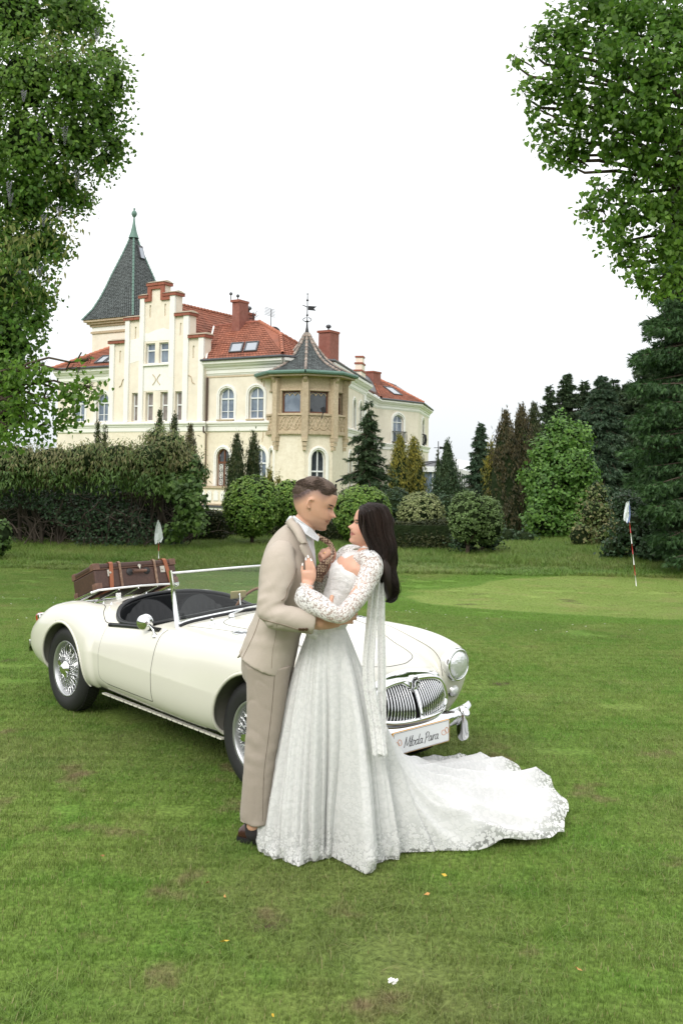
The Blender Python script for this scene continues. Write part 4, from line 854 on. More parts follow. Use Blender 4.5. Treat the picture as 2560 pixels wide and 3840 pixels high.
_t = M_GLASS.node_tree; _b = _t.nodes['Principled BSDF']; _b.inputs['Base Color'].default_value = (.9, .95, .93, 1); _b.inputs['Roughness'].default_value = .0
_tr = _t.nodes.new('ShaderNodeBsdfTransparent'); _tr.inputs[0].default_value = (.90, .94, .92, 1); _gl = _t.nodes.new('ShaderNodeBsdfGlossy'); _gl.inputs['Roughness'].default_value = .02
_fr = _t.nodes.new('ShaderNodeFresnel'); _fr.inputs[0].default_value = 1.5; _ms = _t.nodes.new('ShaderNodeMixShader')
_t.links.new(_fr.outputs[0], _ms.inputs[0]); _t.links.new(_tr.outputs[0], _ms.inputs[1]); _t.links.new(_gl.outputs[0], _ms.inputs[2]); _t.links.new(_ms.outputs[0], _t.nodes['Material Output'].inputs[0])
def smax(a, b, k):
    h = np.maximum(k - np.abs(a - b), 0) / k
    return np.maximum(a, b) + h * h * k * .25
def smin(a, b, k): return -smax(-a, -b, k)
def sup(y, z, ry, rz, p): 
    q = (np.abs(y / ry) ** p + np.abs(z / rz) ** p) ** (1 / p)
    return (q - 1) * np.minimum(ry, rz)
# crest heights and outer widths along the body (rear axle = 0, nose = 3.05)
f_crest = spline([.2, .6, 1.0, 1.3, 1.7, 2.1, 2.4, 2.6, 2.75, 2.86, 2.93], [.715, .745, .795, .822, .842, .848, .844, .832, .812, .786, .765])
f_bot = spline([.2, 1.0, 2.0, 2.2, 2.45, 2.65, 2.8, 2.93], [.245, .235, .235, .25, .27, .30, .345, .40])
f_out = spline([.2, .7, 1.2, 1.7, 2.2, 2.45, 2.65, 2.8, 2.93], [.695, .715, .725, .735, .735, .725, .70, .665, .63])
f_inn = spline([.2, 1.2, 1.9, 2.3, 2.6, 2.8, 2.93], [.25, .22, .22, .27, .34, .40, .425])
f_rc = spline([-.74, -.66, -.55, -.4, -.2, 0, .12, .25, .4, .6], [.45, .565, .655, .735, .79, .822, .824, .806, .757, .66])
f_rb = spline([-.74, -.6, -.4, -.1, .3, .6], [.40, .30, .245, .24, .24, .24])
f_ro = spline([-.74, -.65, -.5, -.25, 0, .25, .45, .6], [.60, .655, .70, .728, .737, .735, .722, .70])
# centre body: deck line, width, rise
f_deck = spline([-.80, -.70, -.5, -.2, .1, .4, .8, 1.2, 1.5, 1.8, 2.2, 2.5, 2.75, 2.9, 2.98, 3.06], [.50, .575, .67, .775, .845, .885, .895, .890, .885, .879, .846, .803, .757, .715, .66, .52])
f_dw = spline([-.80, -.5, 0, .6, 1.2, 1.8, 2.3, 2.6, 2.8, 2.95, 3.06], [.40, .52, .60, .62, .62, .60, .54, .475, .42, .35, .29])
f_db = spline([-.80, -.5, 0, 2.2, 2.7, 2.9, 3.06], [.34, .27, .24, .24, .30, .36, .42])
def cut_cockpit(X, Y, Z): return np.maximum(sup((X - .91), Y, .475 + .0 * Y, .60 + 0 * Y, 3.2), .36 - Z)
def cut_arch(X, Y, Z):
    y = np.abs(Y)
    return np.minimum(np.maximum(np.sqrt(((X - .04) / .98) ** 2 + (Z - .325) ** 2) - .352, .46 - y), np.maximum(np.sqrt((X - 2.40) ** 2 + (Z - .33) ** 2) - .358, .42 - y))
def cut_grille(X, Y, Z):
    gz = (Z - .555) / .105
    return np.maximum(sup(np.abs(Y), Z - .553, .288 - .035 * gz, .098 + 0 * Z, 3.4), 2.80 - X)
def car_body(X, Y, Z, cut=True):
    y = np.abs(Y)
    # centre
    t = f_deck(X); bo = f_db(X); w = f_dw(X)
    crown = np.where(X > 1.3, .055, .09)
    d = smax(smax(Z - (t - .10 * (y / .6) ** 2.2), bo - Z, .05), (y - w) * .9, .16)
    d = smax(d, X - (3.075 - .30 * y ** 2 * 2.2 - .16 * np.abs(Z - .45) ** 1.5), .08)
    d = smax(d, -.80 + .25 * y ** 2 + .2 * (Z - .45) ** 2 - X, .07)
    # front wing and door side
    c = f_crest(X); b = f_bot(X); o = f_out(X); i = f_inn(X)
    zc = (c + b) / 2; rz = (c - b) / 2; yc = (o + i) / 2; ry = (o - i) / 2
    pz = np.clip(3.3 - 1.1 * np.clip((X - 1.9) / .95, 0, 1), 2.15, 3.3)
    lean = .055 * np.clip(Z - .52, 0, 1) / .3 * np.clip((2.5 - X) / .8, 0, 1)     # tumblehome
    fw = sup(y + lean - yc, Z - zc, ry, rz, pz)
    fw = smax(fw, X - 2.898 - .10 * (Z - .665) + .42 * np.clip(.60 - Z, 0, 1) ** 1.25, .045); fw = smax(fw, .25 - X, .1)
    # rear wing
    c2 = f_rc(X); b2 = f_rb(X); o2 = f_ro(X)
    rw = sup(y - (o2 - .17), Z - (c2 + b2) / 2, .17 + 0 * X, (c2 - b2) / 2, 2.35)
    rw = smax(rw, -.70 + .9 * (Z - .50) ** 2 - X, .10); rw = smax(rw, X - (.44 + .20 * np.clip(.6 - Z, 0, 1)), .05)
    d = smin(d, fw, .055); d = smin(d, rw, .05)
    # wheel arches
    if cut: d = smax(d, -cut_arch(X, Y, Z), .012)
    # cockpit
    ckx = cut_cockpit(X, Y, Z)
    if cut: d = smax(d, -ckx, .02)
    # grille opening
    if cut: d = smax(d, -cut_grille(X, Y, Z), .012)
    return d
def surface_nets(fn, lo, hi, h):
    ax = [np.arange(lo[k], hi[k] + h, h) for k in range(3)]
    X, Y, Z = np.meshgrid(*ax, indexing='ij'); D = fn(X, Y, Z); S = D < 0
    nx, ny, nz_ = D.shape
    acc = np.zeros((nx - 1, ny - 1, nz_ - 1, 3)); cnt = np.zeros((nx - 1, ny - 1, nz_ - 1))
    base = np.stack([X, Y, Z], -1)
    for axis in range(3):
        sl0 = [slice(None)] * 3; sl1 = [slice(None)] * 3; sl0[axis] = slice(0, -1); sl1[axis] = slice(1, None)
        d0, d1 = D[tuple(sl0)], D[tuple(sl1)]; cr_ = (d0 < 0) != (d1 < 0)
        t = np.where(cr_, d0 / np.where(cr_, d0 - d1, 1), 0)
        pos = base[tuple(sl0)].copy(); pos[..., axis] += t * h
        o = [k for k in range(3) if k != axis]
        for a in (0, 1):
            for b in (0, 1):
                # cells sharing this edge
                src = [slice(None)] * 3; dst = [slice(None)] * 3
                for k, q in zip(o, (a, b)):
                    n = D.shape[k]
                    src[k] = slice(0, n - 1) if q == 0 else slice(1, n)
                m = cr_[tuple(src)]
                acc[m] += pos[tuple(src)][m]; cnt[m] += 1
    idx = -np.ones(cnt.shape, int); act = cnt > 0; idx[act] = np.arange(act.sum())
    V = acc[act] / cnt[act][:, None]
    Fs = []
    for axis in range(3):
        o = [k for k in range(3) if k != axis]
        sl0 = [slice(1, -1)] * 3; sl1 = [slice(1, -1)] * 3; sl0[axis] = slice(0, -1); sl1[axis] = slice(1, None)
        s0, s1 = S[tuple(sl0)], S[tuple(sl1)]; cr_ = s0 != s1
        I = np.argwhere(cr_); 
        off = np.ones(3, int); off[axis] = 0; I = I + off
        def cell(da, db):
            J = I.copy(); J[:, o[0]] -= da; J[:, o[1]] -= db
            return idx[J[:, 0], J[:, 1], J[:, 2]]
        q = np.stack([cell(1, 1), cell(0, 1), cell(0, 0), cell(1, 0)], 1)
        flip = s0[cr_] ^ (axis == 1)
        q = np.where(flip[:, None], q, q[:, ::-1])
        Fs.append(q)
    return V, np.concatenate(Fs)
def grad(fn, V, e=1.5e-3):
    g = np.zeros_like(V)
    for k in range(3):
        a = V.copy(); b = V.copy(); a[:, k] += e; b[:, k] -= e
        g[:, k] = (fn(*a.T) - fn(*b.T)) / (2 * e)
    return g
def project(fn, V, n=2, lim=.01):
    for _ in range(n):
        g = grad(fn, V); d = fn(*V.T); st = d / np.maximum((g ** 2).sum(1), .2)
        V = V - g * np.clip(st, -lim, lim)[:, None]
    return V
BV, BF = surface_nets(car_body, (-.90, -.80, .18), (3.16, .80, .98), .0135)
BV = project(car_body, BV, 3)
_n = grad(car_body, BV); _n /= np.linalg.norm(_n, axis=1)[:, None] + 1e-9
fc = BV[BF].mean(1)
ys = np.abs(fc[:, 1])
fn_ = _n[BF].mean(1)
# rear faces whose stored winding is inwards are flipped
_c = np.cross(BV[BF[:, 1]] - BV[BF[:, 0]], BV[BF[:, 2]] - BV[BF[:, 0]]); _fl = (_c * fn_).sum(1) < 0
BF[_fl] = BF[_fl][:, ::-1]
in_cock = (cut_cockpit(*fc.T) > -.012) & (cut_cockpit(*fc.T) < .007)
arch = (cut_arch(*fc.T) > -.012) & (cut_arch(*fc.T) < .006) & ~in_cock
grl = (cut_grille(*fc.T) > -.012) & (cut_grille(*fc.T) < .006)
under = (fn_[:, 2] < -.75) & (fc[:, 2] < .3)
door = (fc[:, 0] > .62) & (fc[:, 0] < 1.342) & (ys > .60) & (fc[:, 2] > .325) & ~in_cock
bon = (fc[:, 0] > 1.60) & (fc[:, 0] < 2.84) & (ys < .42 - .12 * np.clip((fc[:, 0] - 1.8), 0, 1.2)) & (fn_[:, 2] > .5)
boot = (fc[:, 0] < -.18) & (fc[:, 0] > -.70) & (ys < .36) & (fn_[:, 2] > .3)
def sub_body(name, mask, mats, lab=None):
    Fm = BF[mask]; used = np.unique(Fm); mp_ = -np.ones(len(BV), int); mp_[used] = np.arange(len(used))
    me = np_mesh(name, BV[used], mp_[Fm], mats, True)
    me.normals_split_custom_set_from_vertices(_n[used].tolist())
    o = link(name, me, car, world=False)
    if lab: o['label'] = lab
    return o
special = in_cock | arch | grl | under
sub_body('body', ~special & ~door & ~bon & ~boot, M_PAINT)
dr = door & ~special
door_r = sub_body('door', dr & (fc[:, 1] < 0), M_PAINT); door_l = sub_body('door', dr & (fc[:, 1] > 0), M_PAINT)
sub_body('bonnet', bon & ~special, M_PAINT); sub_body('boot_lid', boot & ~special, M_PAINT)
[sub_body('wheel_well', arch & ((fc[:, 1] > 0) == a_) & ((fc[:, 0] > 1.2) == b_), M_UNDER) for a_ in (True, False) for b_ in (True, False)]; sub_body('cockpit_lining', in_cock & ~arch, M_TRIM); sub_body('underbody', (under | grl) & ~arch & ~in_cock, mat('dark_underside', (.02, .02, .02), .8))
def onto(p, d=(0, 1, 0), fn=car_body, off=0.0):
    """drop points onto the body surface"""
    V = np.array(p, float).reshape(-1, 3); V = project(fn, V, 12, .02)
    if off:
        g = grad(fn, V); V = V + g / np.linalg.norm(g, axis=1)[:, None] * off
    return V
sm = MB()
def add_seam(pts, closed=False, r=.0026, n=8):
    L_ = dens(pts, n, closed); V = onto(L_, off=-.0006)
    if closed: V = np.vstack([V, V[:2]])
    sm.tube([tuple(p) for p in V], r, 6)
for s in (-1, 1):
    add_seam([(1.36, s * .63, .81), (1.335, s * .68, .79), (1.33, s * .72, .74), (1.335, s * .73, .6), (1.342, s * .73, .45), (1.342, s * .72, .325)])
    add_seam([(1.342, s * .72, .322), (1.0, s * .715, .322), (.72, s * .71, .326)])
    add_seam([(.72, s * .71, .326), (.62, s * .71, .36), (.60, s * .71, .5), (.585, s * .70, .65), (.58, s * .65, .735)], r=.0015)
    add_seam([(2.86, s * .43, .60), (2.84, s * .42, .70), (2.72, s * .42, .775), (2.4, s * .44, .815), (2.0, s * .50, .84), (1.5, s * .56, .85)], r=.0022)   # wing piping
    add_seam([(-.70, s * .44, .5), (-.5, s * .45, .65), (-.2, s * .44, .76), (.1, s * .46, .80), (.3, s * .50, .80), (.40, s * .56, .76), (.50, s * .60, .73), (.56, s * .62, .735)], r=.0035)
add_seam([(1.62, -.30, .88), (1.75, -.42, .87), (2.1, -.39, .84), (2.5, -.33, .79), (2.76, -.25, .74), (2.86, -.12, .73), (2.88, 0, .73), (2.86, .12, .73), (2.76, .25, .74), (2.5, .33, .79), (2.1, .39, .84), (1.75, .42, .87), (1.62, .30, .88), (1.6, 0, .89)], closed=True)
add_seam([(-.2, -.34, .75), (-.2, 0, .78), (-.2, .34, .75), (-.5, .34, .62), (-.68, .2, .55), (-.70, 0, .55), (-.68, -.2, .55), (-.5, -.34, .62)], closed=True, r=.002)
sm.build('panel_gaps', M_SEAM, car, True, world=False)

def top_z(X, Y, cut=False):
    X = np.asarray(X, float); Y = np.asarray(Y, float); lo = np.full(X.shape, .45); hi = np.full(X.shape, 1.05)
    for _ in range(24):
        m = (lo + hi) / 2; ins = car_body(X, Y, m, cut) < 0; lo = np.where(ins, m, lo); hi = np.where(ins, hi, m)
    return lo
def front_x(Y, Z):
    Y = np.asarray(Y, float); Z = np.asarray(Z, float); lo = np.full(Y.shape, 2.5); hi = np.full(Y.shape, 3.3)
    for _ in range(24):
        m = (lo + hi) / 2; ins = car_body(m, Y, Z, False) < 0; lo = np.where(ins, m, lo); hi = np.where(ins, hi, m)
    return lo
def lp(a, b, t): return tuple(np.array(a) * (1 - t) + np.array(b) * t)
# rolled wheel-arch lips
for s in (-1, 1):
    for (xc, zc_, rx_, a0, a1) in ((.04, .325, .352, -12, 205), (2.40, .33, .358, -8, 192)):
        a = np.radians(np.linspace(a0, a1, 60)); pts = np.stack([xc + rx_ * (.98 if xc < 1 else 1) * np.cos(a), np.full(60, s * .72), zc_ + rx_ * np.sin(a)], 1)
        lo = np.full(60, .50); hi = np.full(60, .80)
        for _ in range(22):
            m_ = (lo + hi) / 2; ins = car_body(pts[:, 0], m_, pts[:, 2], False) < 0; lo = np.where(ins, m_, lo); hi = np.where(ins, hi, m_)
        k_ = lo > .52; V = [(p[0], s * (y - .006), p[2]) for p, y, q in zip(pts, lo, k_) if q]
        if len(V) > 3: MB().tube(V, .0115, 8).build('wheel_arch_lip', M_PAINT, car, True, world=False)
# ---- wheels
def make_wheel():
    hub = MB().lathe([(.0, -.12), (.075, -.12), (.078, -.07), (.05, -.055), (.045, .0), (.040, .012), (0, .012)], 24, ax='y')
    hub.lathe([(.12, -.14), (.125, -.10), (.09, -.085), (.0, -.085)], 24, ax='y')
    w = hub.build('wheel', M_RIM, car, True, world=False)
    prof = []
    for a in np.linspace(-1, 1, 21):   # sidewalls and tread
        pass
    prof = [(.205, -.012), (.215, .004), (.245, .014), (.275, .012), (.300, .002), (.313, -.012), (.3195, -.022), (.322, -.05), (.323, -.07), (.322, -.09), (.3195, -.118), (.313, -.128), (.300, -.142), (.275, -.152), (.245, -.154), (.215, -.144), (.205, -.128), (.20, -.07), (.205, -.012)]
    t = MB().lathe(prof, 64, ax='y')
    for k in range(64):   # tread blocks
        for yy, dx in ((-.038, 0), (-.062, .5), (-.084, 0), (-.108, .5)):
            a = 2 * math.pi * (k + dx) / 64; t.box((.3225 * math.cos(a), yy, .3225 * math.sin(a)), (.006, .019, .021), Matrix.Rotation(-a, 3, 'Y'))
    t.build('tyre', M_TYRE, w, False, world=False, auto=30)
    rim = MB().lathe([(.190, -.135), (.2075, -.138), (.2085, -.128), (.196, -.12), (.176, -.09), (.176, -.045), (.192, -.018), (.196, -.006), (.2075, .004), (.2095, -.002), (.2075, -.01), (.198, -.016)], 64, ax='y')
    rim.build('rim', M_RIM, w, True, world=False)
    sp = MB(); random.seed(3)
    for k in range(48):
        a = 2 * math.pi * k / 48; sg = 1 if k % 2 else -1
        if k % 4 < 2: h = (.048, -.004, a + sg * .85); r_ = (.178, -.075, a)
        else: h = (.052, -.085, a + sg * .95); r_ = (.180, -.045 if k % 4 == 2 else -.03, a)
        p = (h[0] * math.cos(h[2]), h[1], h[0] * math.sin(h[2])); q = (r_[0] * math.cos(r_[2]), r_[1], r_[0] * math.sin(r_[2]))
        sp.tube([p, q], .0021, 5); sp.tube([lp(p, q, .9), q], .004, 5)
        q2 = (.192 * math.cos(a + .06), -.028, .192 * math.sin(a + .06)); sp.tube([(.046 * math.cos(a + .06 + sg * .5), -.002, .046 * math.sin(a + .06 + sg * .5)), q2], .0019, 5)
    o = sp.build('spokes', M_CHROME, w, True, world=False); o['kind'] = 'stuff'
    kn = MB().lathe([(.058, -.01), (.062, .006), (.056, .018), (.040, .026), (.034, .036), (.020, .042), (0, .043)], 28, ax='y')
    for s in (0, math.pi):     # two winged spinner ears
        Mx = Matrix.Rotation(s + .9, 3, 'Y')
        pts = [Vector(p) for p in ((-.02, .010, .02), (.02, .010, .02), (.026, .018, .075), (.012, .020, .090), (-.016, .020, .078))]
        kn.prism([Mx @ p for p in pts], (0, .012, 0))
    fixnormals(kn.build('knock_off_nut', M_CHROME, w, True, world=False, auto=40))
    return w
w0 = make_wheel()
for i, (X, s, z, st) in enumerate(((0.02, -1, .318, 0), (0.02, 1, .318, 0), (2.388, -1, .318, 0), (2.388, 1, .318, 0))):
    w = w0 if i == 0 else copy_tree(w0, car)
    w.location = (X, s * .668, z); w.rotation_euler = (0, .4 * i, 0 if s > 0 else math.pi)
# ---- cockpit trim roll
th = np.linspace(0, 2 * math.pi, 97)[:-1]
ex = 2 / 3.2
cx = .91 + .485 * np.sign(np.cos(th)) * np.abs(np.cos(th)) ** ex; cy = .61 * np.sign(np.sin(th)) * np.abs(np.sin(th)) ** ex
cz = top_z(cx, cy)
ring = [(a, b, c + .004) for a, b, c in zip(cx, cy, cz)]
MB().tube(ring + ring[:2], .017, 8, cap=False).build('cockpit_trim_roll', M_TRIM, car, True, world=False)
# door top cappings, hood-stud fasteners
for s in (-1, 1):
    xs = np.linspace(.60, 1.28, 12); ys_ = np.full(12, s * .625); MB().tube([(x, y, z + .003) for x, y, z in zip(xs, ys_, top_z(xs, ys_))], .016, 8).build('door_capping', M_TRIM, car, True, world=False)
for (x, y) in ((.30, -.45), (.36, -.30), (.40, -.52), (.16, -.44), (.33, .05), (.33, .35), (.25, -.12)):
    z = float(top_z([x], [y])[0]); MB().lathe([(.009, -.004), (.009, .002), (.004, .004), (.0045, .013), (0, .015)], 10, (x, y, z)).build('hood_fastener', M_CHROME, car, True, world=False)
# ---- seats
def pleated_back(yc):
    G = []
    for i, t in enumerate(np.linspace(0, 1, 22)):
        row = []
        for u in np.linspace(-1, 1, 41):
            wd = .25
            y = yc + wd * u; topz = .855 - .13 * abs(u) ** 2.8
            z = .42 + (topz - .42) * t
            pl = .010 * abs(math.sin(u * math.pi * 4.2)) if abs(u) < .74 and t < .86 else .006
            x = .60 - .16 * t - .07 * abs(u) ** 3 * -1 + pl
            row.append((x, y, z))
        G.append(row)
    B = [[(p[0] - .10 - .0 * k, p[1], p[2]) for k, p in enumerate(r)] for r in G]
    m = MB().grid(G, flip=True); m.grid(B)
    m.grid([G[-1], [(p[0] - .04, p[1], p[2] + .018) for p in G[-1]], [(p[0] - .08, p[1], p[2] + .01) for p in G[-1]], B[-1]], flip=True)
    m.grid([[r[0] for r in G], [r[0] for r in B]]); m.grid([[r[-1] for r in B], [r[-1] for r in G]])
    return m
for s in (-1, 1):
    b = fixnormals(pleated_back(s * .27).build('seat_back', M_TRIM, car, True, world=False))
    c = MB(); c.box((.85, s * .27, .40), (.46, .46, .12))
    c = c.build('seat_cushion', M_TRIM, car, True, world=False, bevel=.03)
# ---- dashboard, scuttle, steering wheel, door inner
d = MB(); G = []
for y in np.linspace(-.55, .55, 23):
    z0 = float(top_z([1.44], [y])[0]) - .01; G.append([(1.39, y, z0), (1.36, y, z0 - .015), (1.345, y, z0 - .05), (1.35, y, z0 - .16), (1.40, y, z0 - .20)])
d.grid(G).build('dashboard', M_TRIM, car, True, world=False)
M_WOOD = mat('steering_wheel_wood', (.20, .09, .04), .3, noise=(40, (.12, .05, .02), .2))
swc = Vector((1.10, .30, .80)); sM = Matrix.Rotation(R(-68), 3, 'Y')
sw = MB().tube([swc + sM @ Vector((.19 * math.cos(a), .19 * math.sin(a), 0)) for a in np.linspace(0, 2 * math.pi, 49)], .011, 8, cap=False)
sw = sw.build('steering_wheel', M_WOOD, car, True, world=False)
ss = MB()
for a in (.3, 1.57, 2.84, 4.71): ss.tube([swc, swc + sM @ Vector((.185 * math.cos(a), .185 * math.sin(a), 0))], .005, 6)
ss.tube([swc, swc + sM @ Vector((0, 0, -.25))], .016, 10); ss.lathe([(0, .02), (.03, .015), (.035, 0), (.02, -.02)], 16, swc, sM)
ss.build('steering_spokes', M_CHROME, sw, True, world=False)
# ---- windscreen
ys_ = np.linspace(-.575, .575, 41)
def ws_base(y): q = abs(y) / .575; return (1.505 - .085 * q ** 2.4, y, float(top_z([1.505 - .085 * q ** 2.4], [y])[0]) + .012)
def ws_top(y): q = abs(y) / .575; return (1.405 - .10 * q ** 2.4, y * .985, 1.172 - .018 * q ** 2)
wb = [ws_base(y) for y in ys_]; wt = [ws_top(y) for y in ys_]
ws = thing; wf = MB().tube(wb, .010, 8).tube(wt, .0085, 8)
for e_ in (0, -1):
    a, b = wb[e_], wt[e_]; a = (a[0] + .0, a[1], a[2] - .03)
    b2 = lp(a, b, 1.045); wf.tube([a, lp(a, b2, .5), b2], [.019, .016, .0125], 10)
wfo = wf.build('windscreen_frame', M_CHROME, car, True, world=False)
MB().grid([wb, [lp(a, b, .5) for a, b in zip(wb, wt)], wt]).build('windscreen_glass', M_GLASS, wfo, True, world=False)
seal = [(p[0] + .022, p[1] * 1.0, float(top_z([p[0] + .022], [p[1]])[0]) + .004) for p in wb]
MB().tube(seal, .014, 8).build('rubber_seal', M_TRIM, wfo, True, world=False)
rm = MB(); c = Vector((1.30, .0, .965)); 
rm.box(c, (.012, .135, .055)); rm_o = rm.build('rear_view_mirror', mat('mirror_back', (.55, .45, .22), .35, .3), car, world=False, bevel=.006)
MB().tube([(1.305, 0, .965), (1.315, 0, .975), (1.33, 0, .89)], .004, 6).build('mirror_stalk', M_CHROME, rm_o, True, world=False)
for (y0, y1) in ((-.27, -.02), (.18, .43)):      # wipers parked on the scuttle
    z = lambda x, y: float(top_z([x], [y])[0])
    w = MB().lathe([(.022, 0), (.02, .018), (.012, .026), (0, .028)], 14, (1.60, y0, z(1.60, y0)))
    w.tube([(1.60, y0, z(1.6, y0) + .02), (1.575, (y0 + y1) / 2, z(1.575, (y0 + y1) / 2) + .035), (1.55, y1, z(1.55, y1) + .035)], [.007, .005, .003], 6)
    w.tube([(1.552, y1 - .12, z(1.552, y1 - .12) + .028), (1.545, y1 + .1, z(1.545, min(y1 + .1, .45)) + .028)], .004, 6)
    w.build('wiper', M_CHROME, car, True, world=False)
for s in (-1, 1):
    x, y = 1.66, s * .47; z = float(top_z([x], [y])[0])
    MB().lathe([(.020, -.004), (.019, .006), (.009, .014), (.008, .034), (.010, .040), (0, .044)], 14, (x, y, z)).build('washer_jet', M_CHROME, car, True, world=False)
    # oval louvre badges
    x, y = 2.02, s * .50; g_ = grad(lambda a, b, c: car_body(a, b, c, False), np.array([[x, y, float(top_z([x], [y])[0])]]))[0]; nn = Vector(g_).normalized()
    tt = (Vector((1, 0, 0)) - nn * nn.x).normalized(); bb = nn.cross(tt); z = float(top_z([x], [y])[0]); c = Vector((x, y, z)); Mx = Matrix((tt, bb, nn)).transposed()
    ov = lambda r, h, n=32: [c + Mx @ Vector((.078 * r * math.cos(k * 2 * math.pi / n), .044 * r * math.sin(k * 2 * math.pi / n), h)) for k in range(n)]
    m = MB(); m.grid([ov(1, -.002), ov(1, .006), ov(.86, .006), ov(.84, .002)], closev=True)
    lv = m.build('oval_wing_vent', M_CHROME, car, True, world=False)
    m = MB(); V = ov(.85, .0015); m.add(V, [tuple(range(32))]); m.build('vent_recess', M_BLACK, lv, world=False)
    m = MB()
    for k, q in enumerate((-.5, -.17, .17, .5)):
        hw = .078 * .84 * math.sqrt(1 - q * q) * .96; m.box(c + Mx @ Vector((0, .044 * .84 * q, .004)), (hw * 2, .005, .004), Mx)
    m.box(c + Mx @ Vector((0, 0, .007)), (.04, .022, .004), Mx)
    m.build('vent_slats', M_CHROME, lv, world=False)
# ---- wing mirror on the near door
mb_ = Vector((1.265, -.655, float(top_z([1.265], [-.655])[0])))
mm = MB().lathe([(.022, -.004), (.02, .006), (.010, .014), (0, .016)], 14, mb_).tube([mb_, mb_ + Vector((-.01, -.005, .035)), mb_ + Vector((-.06, -.01, .062))], .006, 8)
mc = mb_ + Vector((-.105, -.015, .078)); nrm = Vector((-.80, .58, -.12)).normalized(); Mm = nrm.to_track_quat('Z', 'Y').to_matrix()
mm.lathe([(.0, -.034), (.02, -.030), (.045, -.014), (.056, 0), (.056, .004)], 32, mc, Mm)
wm = mm.build('wing_mirror', M_CHROME, car, True, world=False)
MB().lathe([(.055, .004), (.045, .006), (.02, .008), (.0, .0085)], 32, mc, Mm).build('mirror_face', mat('mirror_face', (.9, .9, .88), .03, 1), wm, True, world=False)
# ---- headlamps, side lamps, tail lamps
M_LENS = mat('lamp_lens', (.75, .78, .78), .08, .55, bump=(55, .5, .01))
M_AMBER = mat('clear_lamp_lens', (.72, .74, .74), .1, .4, bump=(80, .5, .01))
M_RED = mat('red_lens', (.35, .01, .01), .15, coat=.6)
for s in (-1, 1):
    c = Vector((2.888, s * .523, .664)); Mt = Matrix.Rotation(R(4), 3, 'Y') @ Matrix.Rotation(R(0), 3, 'Z')
    Mt = Matrix.Identity(3)
    h = MB().lathe([(.101, -.05), (.107, -.008), (.106, .006), (.100, .022), (.092, .030), (.0865, .026), (.085, .014)], 48, c, Mt, ax='x').build('headlamp', M_CHROME, car, True, world=False)
    pr = [(.086, .016), (.08, .028), (.06, .040), (.03, .048), (.0, .050)]
    MB().lathe(pr, 40, c, Mt, ax='x').build('lens', M_LENS, h, True, world=False)
    MB().lathe([(.085, .012), (.05, -.01), (.02, -.03), (0, -.035)], 24, c, Mt, ax='x').build('reflector', M_CHROME, h, True, world=False)
    x = float(front_x([s * .535], [.493])[0]); c = Vector((x, s * .535, .493))
    h = MB().lathe([(.042, -.03), (.041, .006), (.036, .012)], 28, c, ax='x').build('side_lamp', M_CHROME, car, True, world=False)
    MB().lathe([(.037, .008), (.03, .022), (.015, .030), (0, .032)], 24, c, ax='x').build('lens', M_AMBER, h, True, world=False)
    c = Vector((-.655, s * .57, .60))
    h = MB().box(c, (.07, .06, .10), Matrix.Rotation(R(-25), 3, 'Y')).build('tail_lamp', M_RED, car, False, world=False, bevel=.02)
    MB().box(c + Vector((.03, 0, 0)), (.04, .066, .108), Matrix.Rotation(R(-25), 3, 'Y')).build('lamp_bezel', M_CHROME, h, False, world=False, bevel=.015)
# ---- grille
def gx(y, z, off=0): return float(front_x([y], [z])[0]) + off
def gloop(rw, n=72, zc=.553, hh=.110, ww=.310, lowk=.035):
    out = []
    for k in range(n):
        a = 2 * math.pi * k / n; q = 2 / 3.4
        z = zc + (hh * rw) * math.copysign(abs(math.sin(a)) ** q, math.sin(a)); gz = (z - zc) / hh
        y = (ww - lowk * gz) * rw * math.copysign(abs(math.cos(a)) ** q, math.cos(a)); out.append((y, z))
    return out
lo_ = gloop(.965); path = [(gx(y, z, .008), y, z) for y, z in lo_]
gs = MB().tube(path + path[:2], .0155, 10, cap=False)
# wide chrome brow over the bars, dipping to the badge
G = []
for y in np.linspace(-.285, .285, 61):
    q = abs(y) / .285; zt = .706 - .050 * q ** 2.4; zb = .650 - .012 * q ** 3 - .050 * math.exp(-(y / .055) ** 2)
    if zb > zt - .006: zb = zt - .006
    row = []
    for t in np.linspace(0, 1, 9):
        z = zb + (zt - zb) * t; row.append((gx(y, z) + .004 + .018 * (1 - .6 * q ** 3) * math.sin(math.pi * min(1, t * 1.02)) ** .6, y, z))
    G.append(row)
gs.grid(G)
gr = fixnormals(gs.build('grille', M_CHROME, car, True, world=False))
for s in (-1, 1):                       # upright bars, bent with the nose
    for k in range(13):
        y0 = s * (.030 + k * .0205)
        pts = []
        for t in np.linspace(0, 1, 9):
            z = .456 + (.642 - .456) * t; y = y0 * (1.05 - .13 * t); pts.append((gx(y, z) - .006 + .012 * math.sin(math.pi * t), y, z))
        if abs(y0) * 1.05 > .30: continue
        m = MB()
        w_ = .0042; rg = []
        for p in pts: rg.append([(p[0] - .020, p[1] - w_ * .4, p[2]), (p[0], p[1] - w_, p[2]), (p[0] + .004, p[1], p[2]), (p[0], p[1] + w_, p[2]), (p[0] - .020, p[1] + w_ * .4, p[2])])
        m.grid(rg, closev=True).build('grille_bar', M_CHROME, gr, True, world=False)
sp_ = [(gx(0, z) + .016, 0, z) for z in np.linspace(.458, .62, 10)]
MB().tube(sp_, .011, 8).build('grille_spine', M_CHROME, gr, True, world=False)
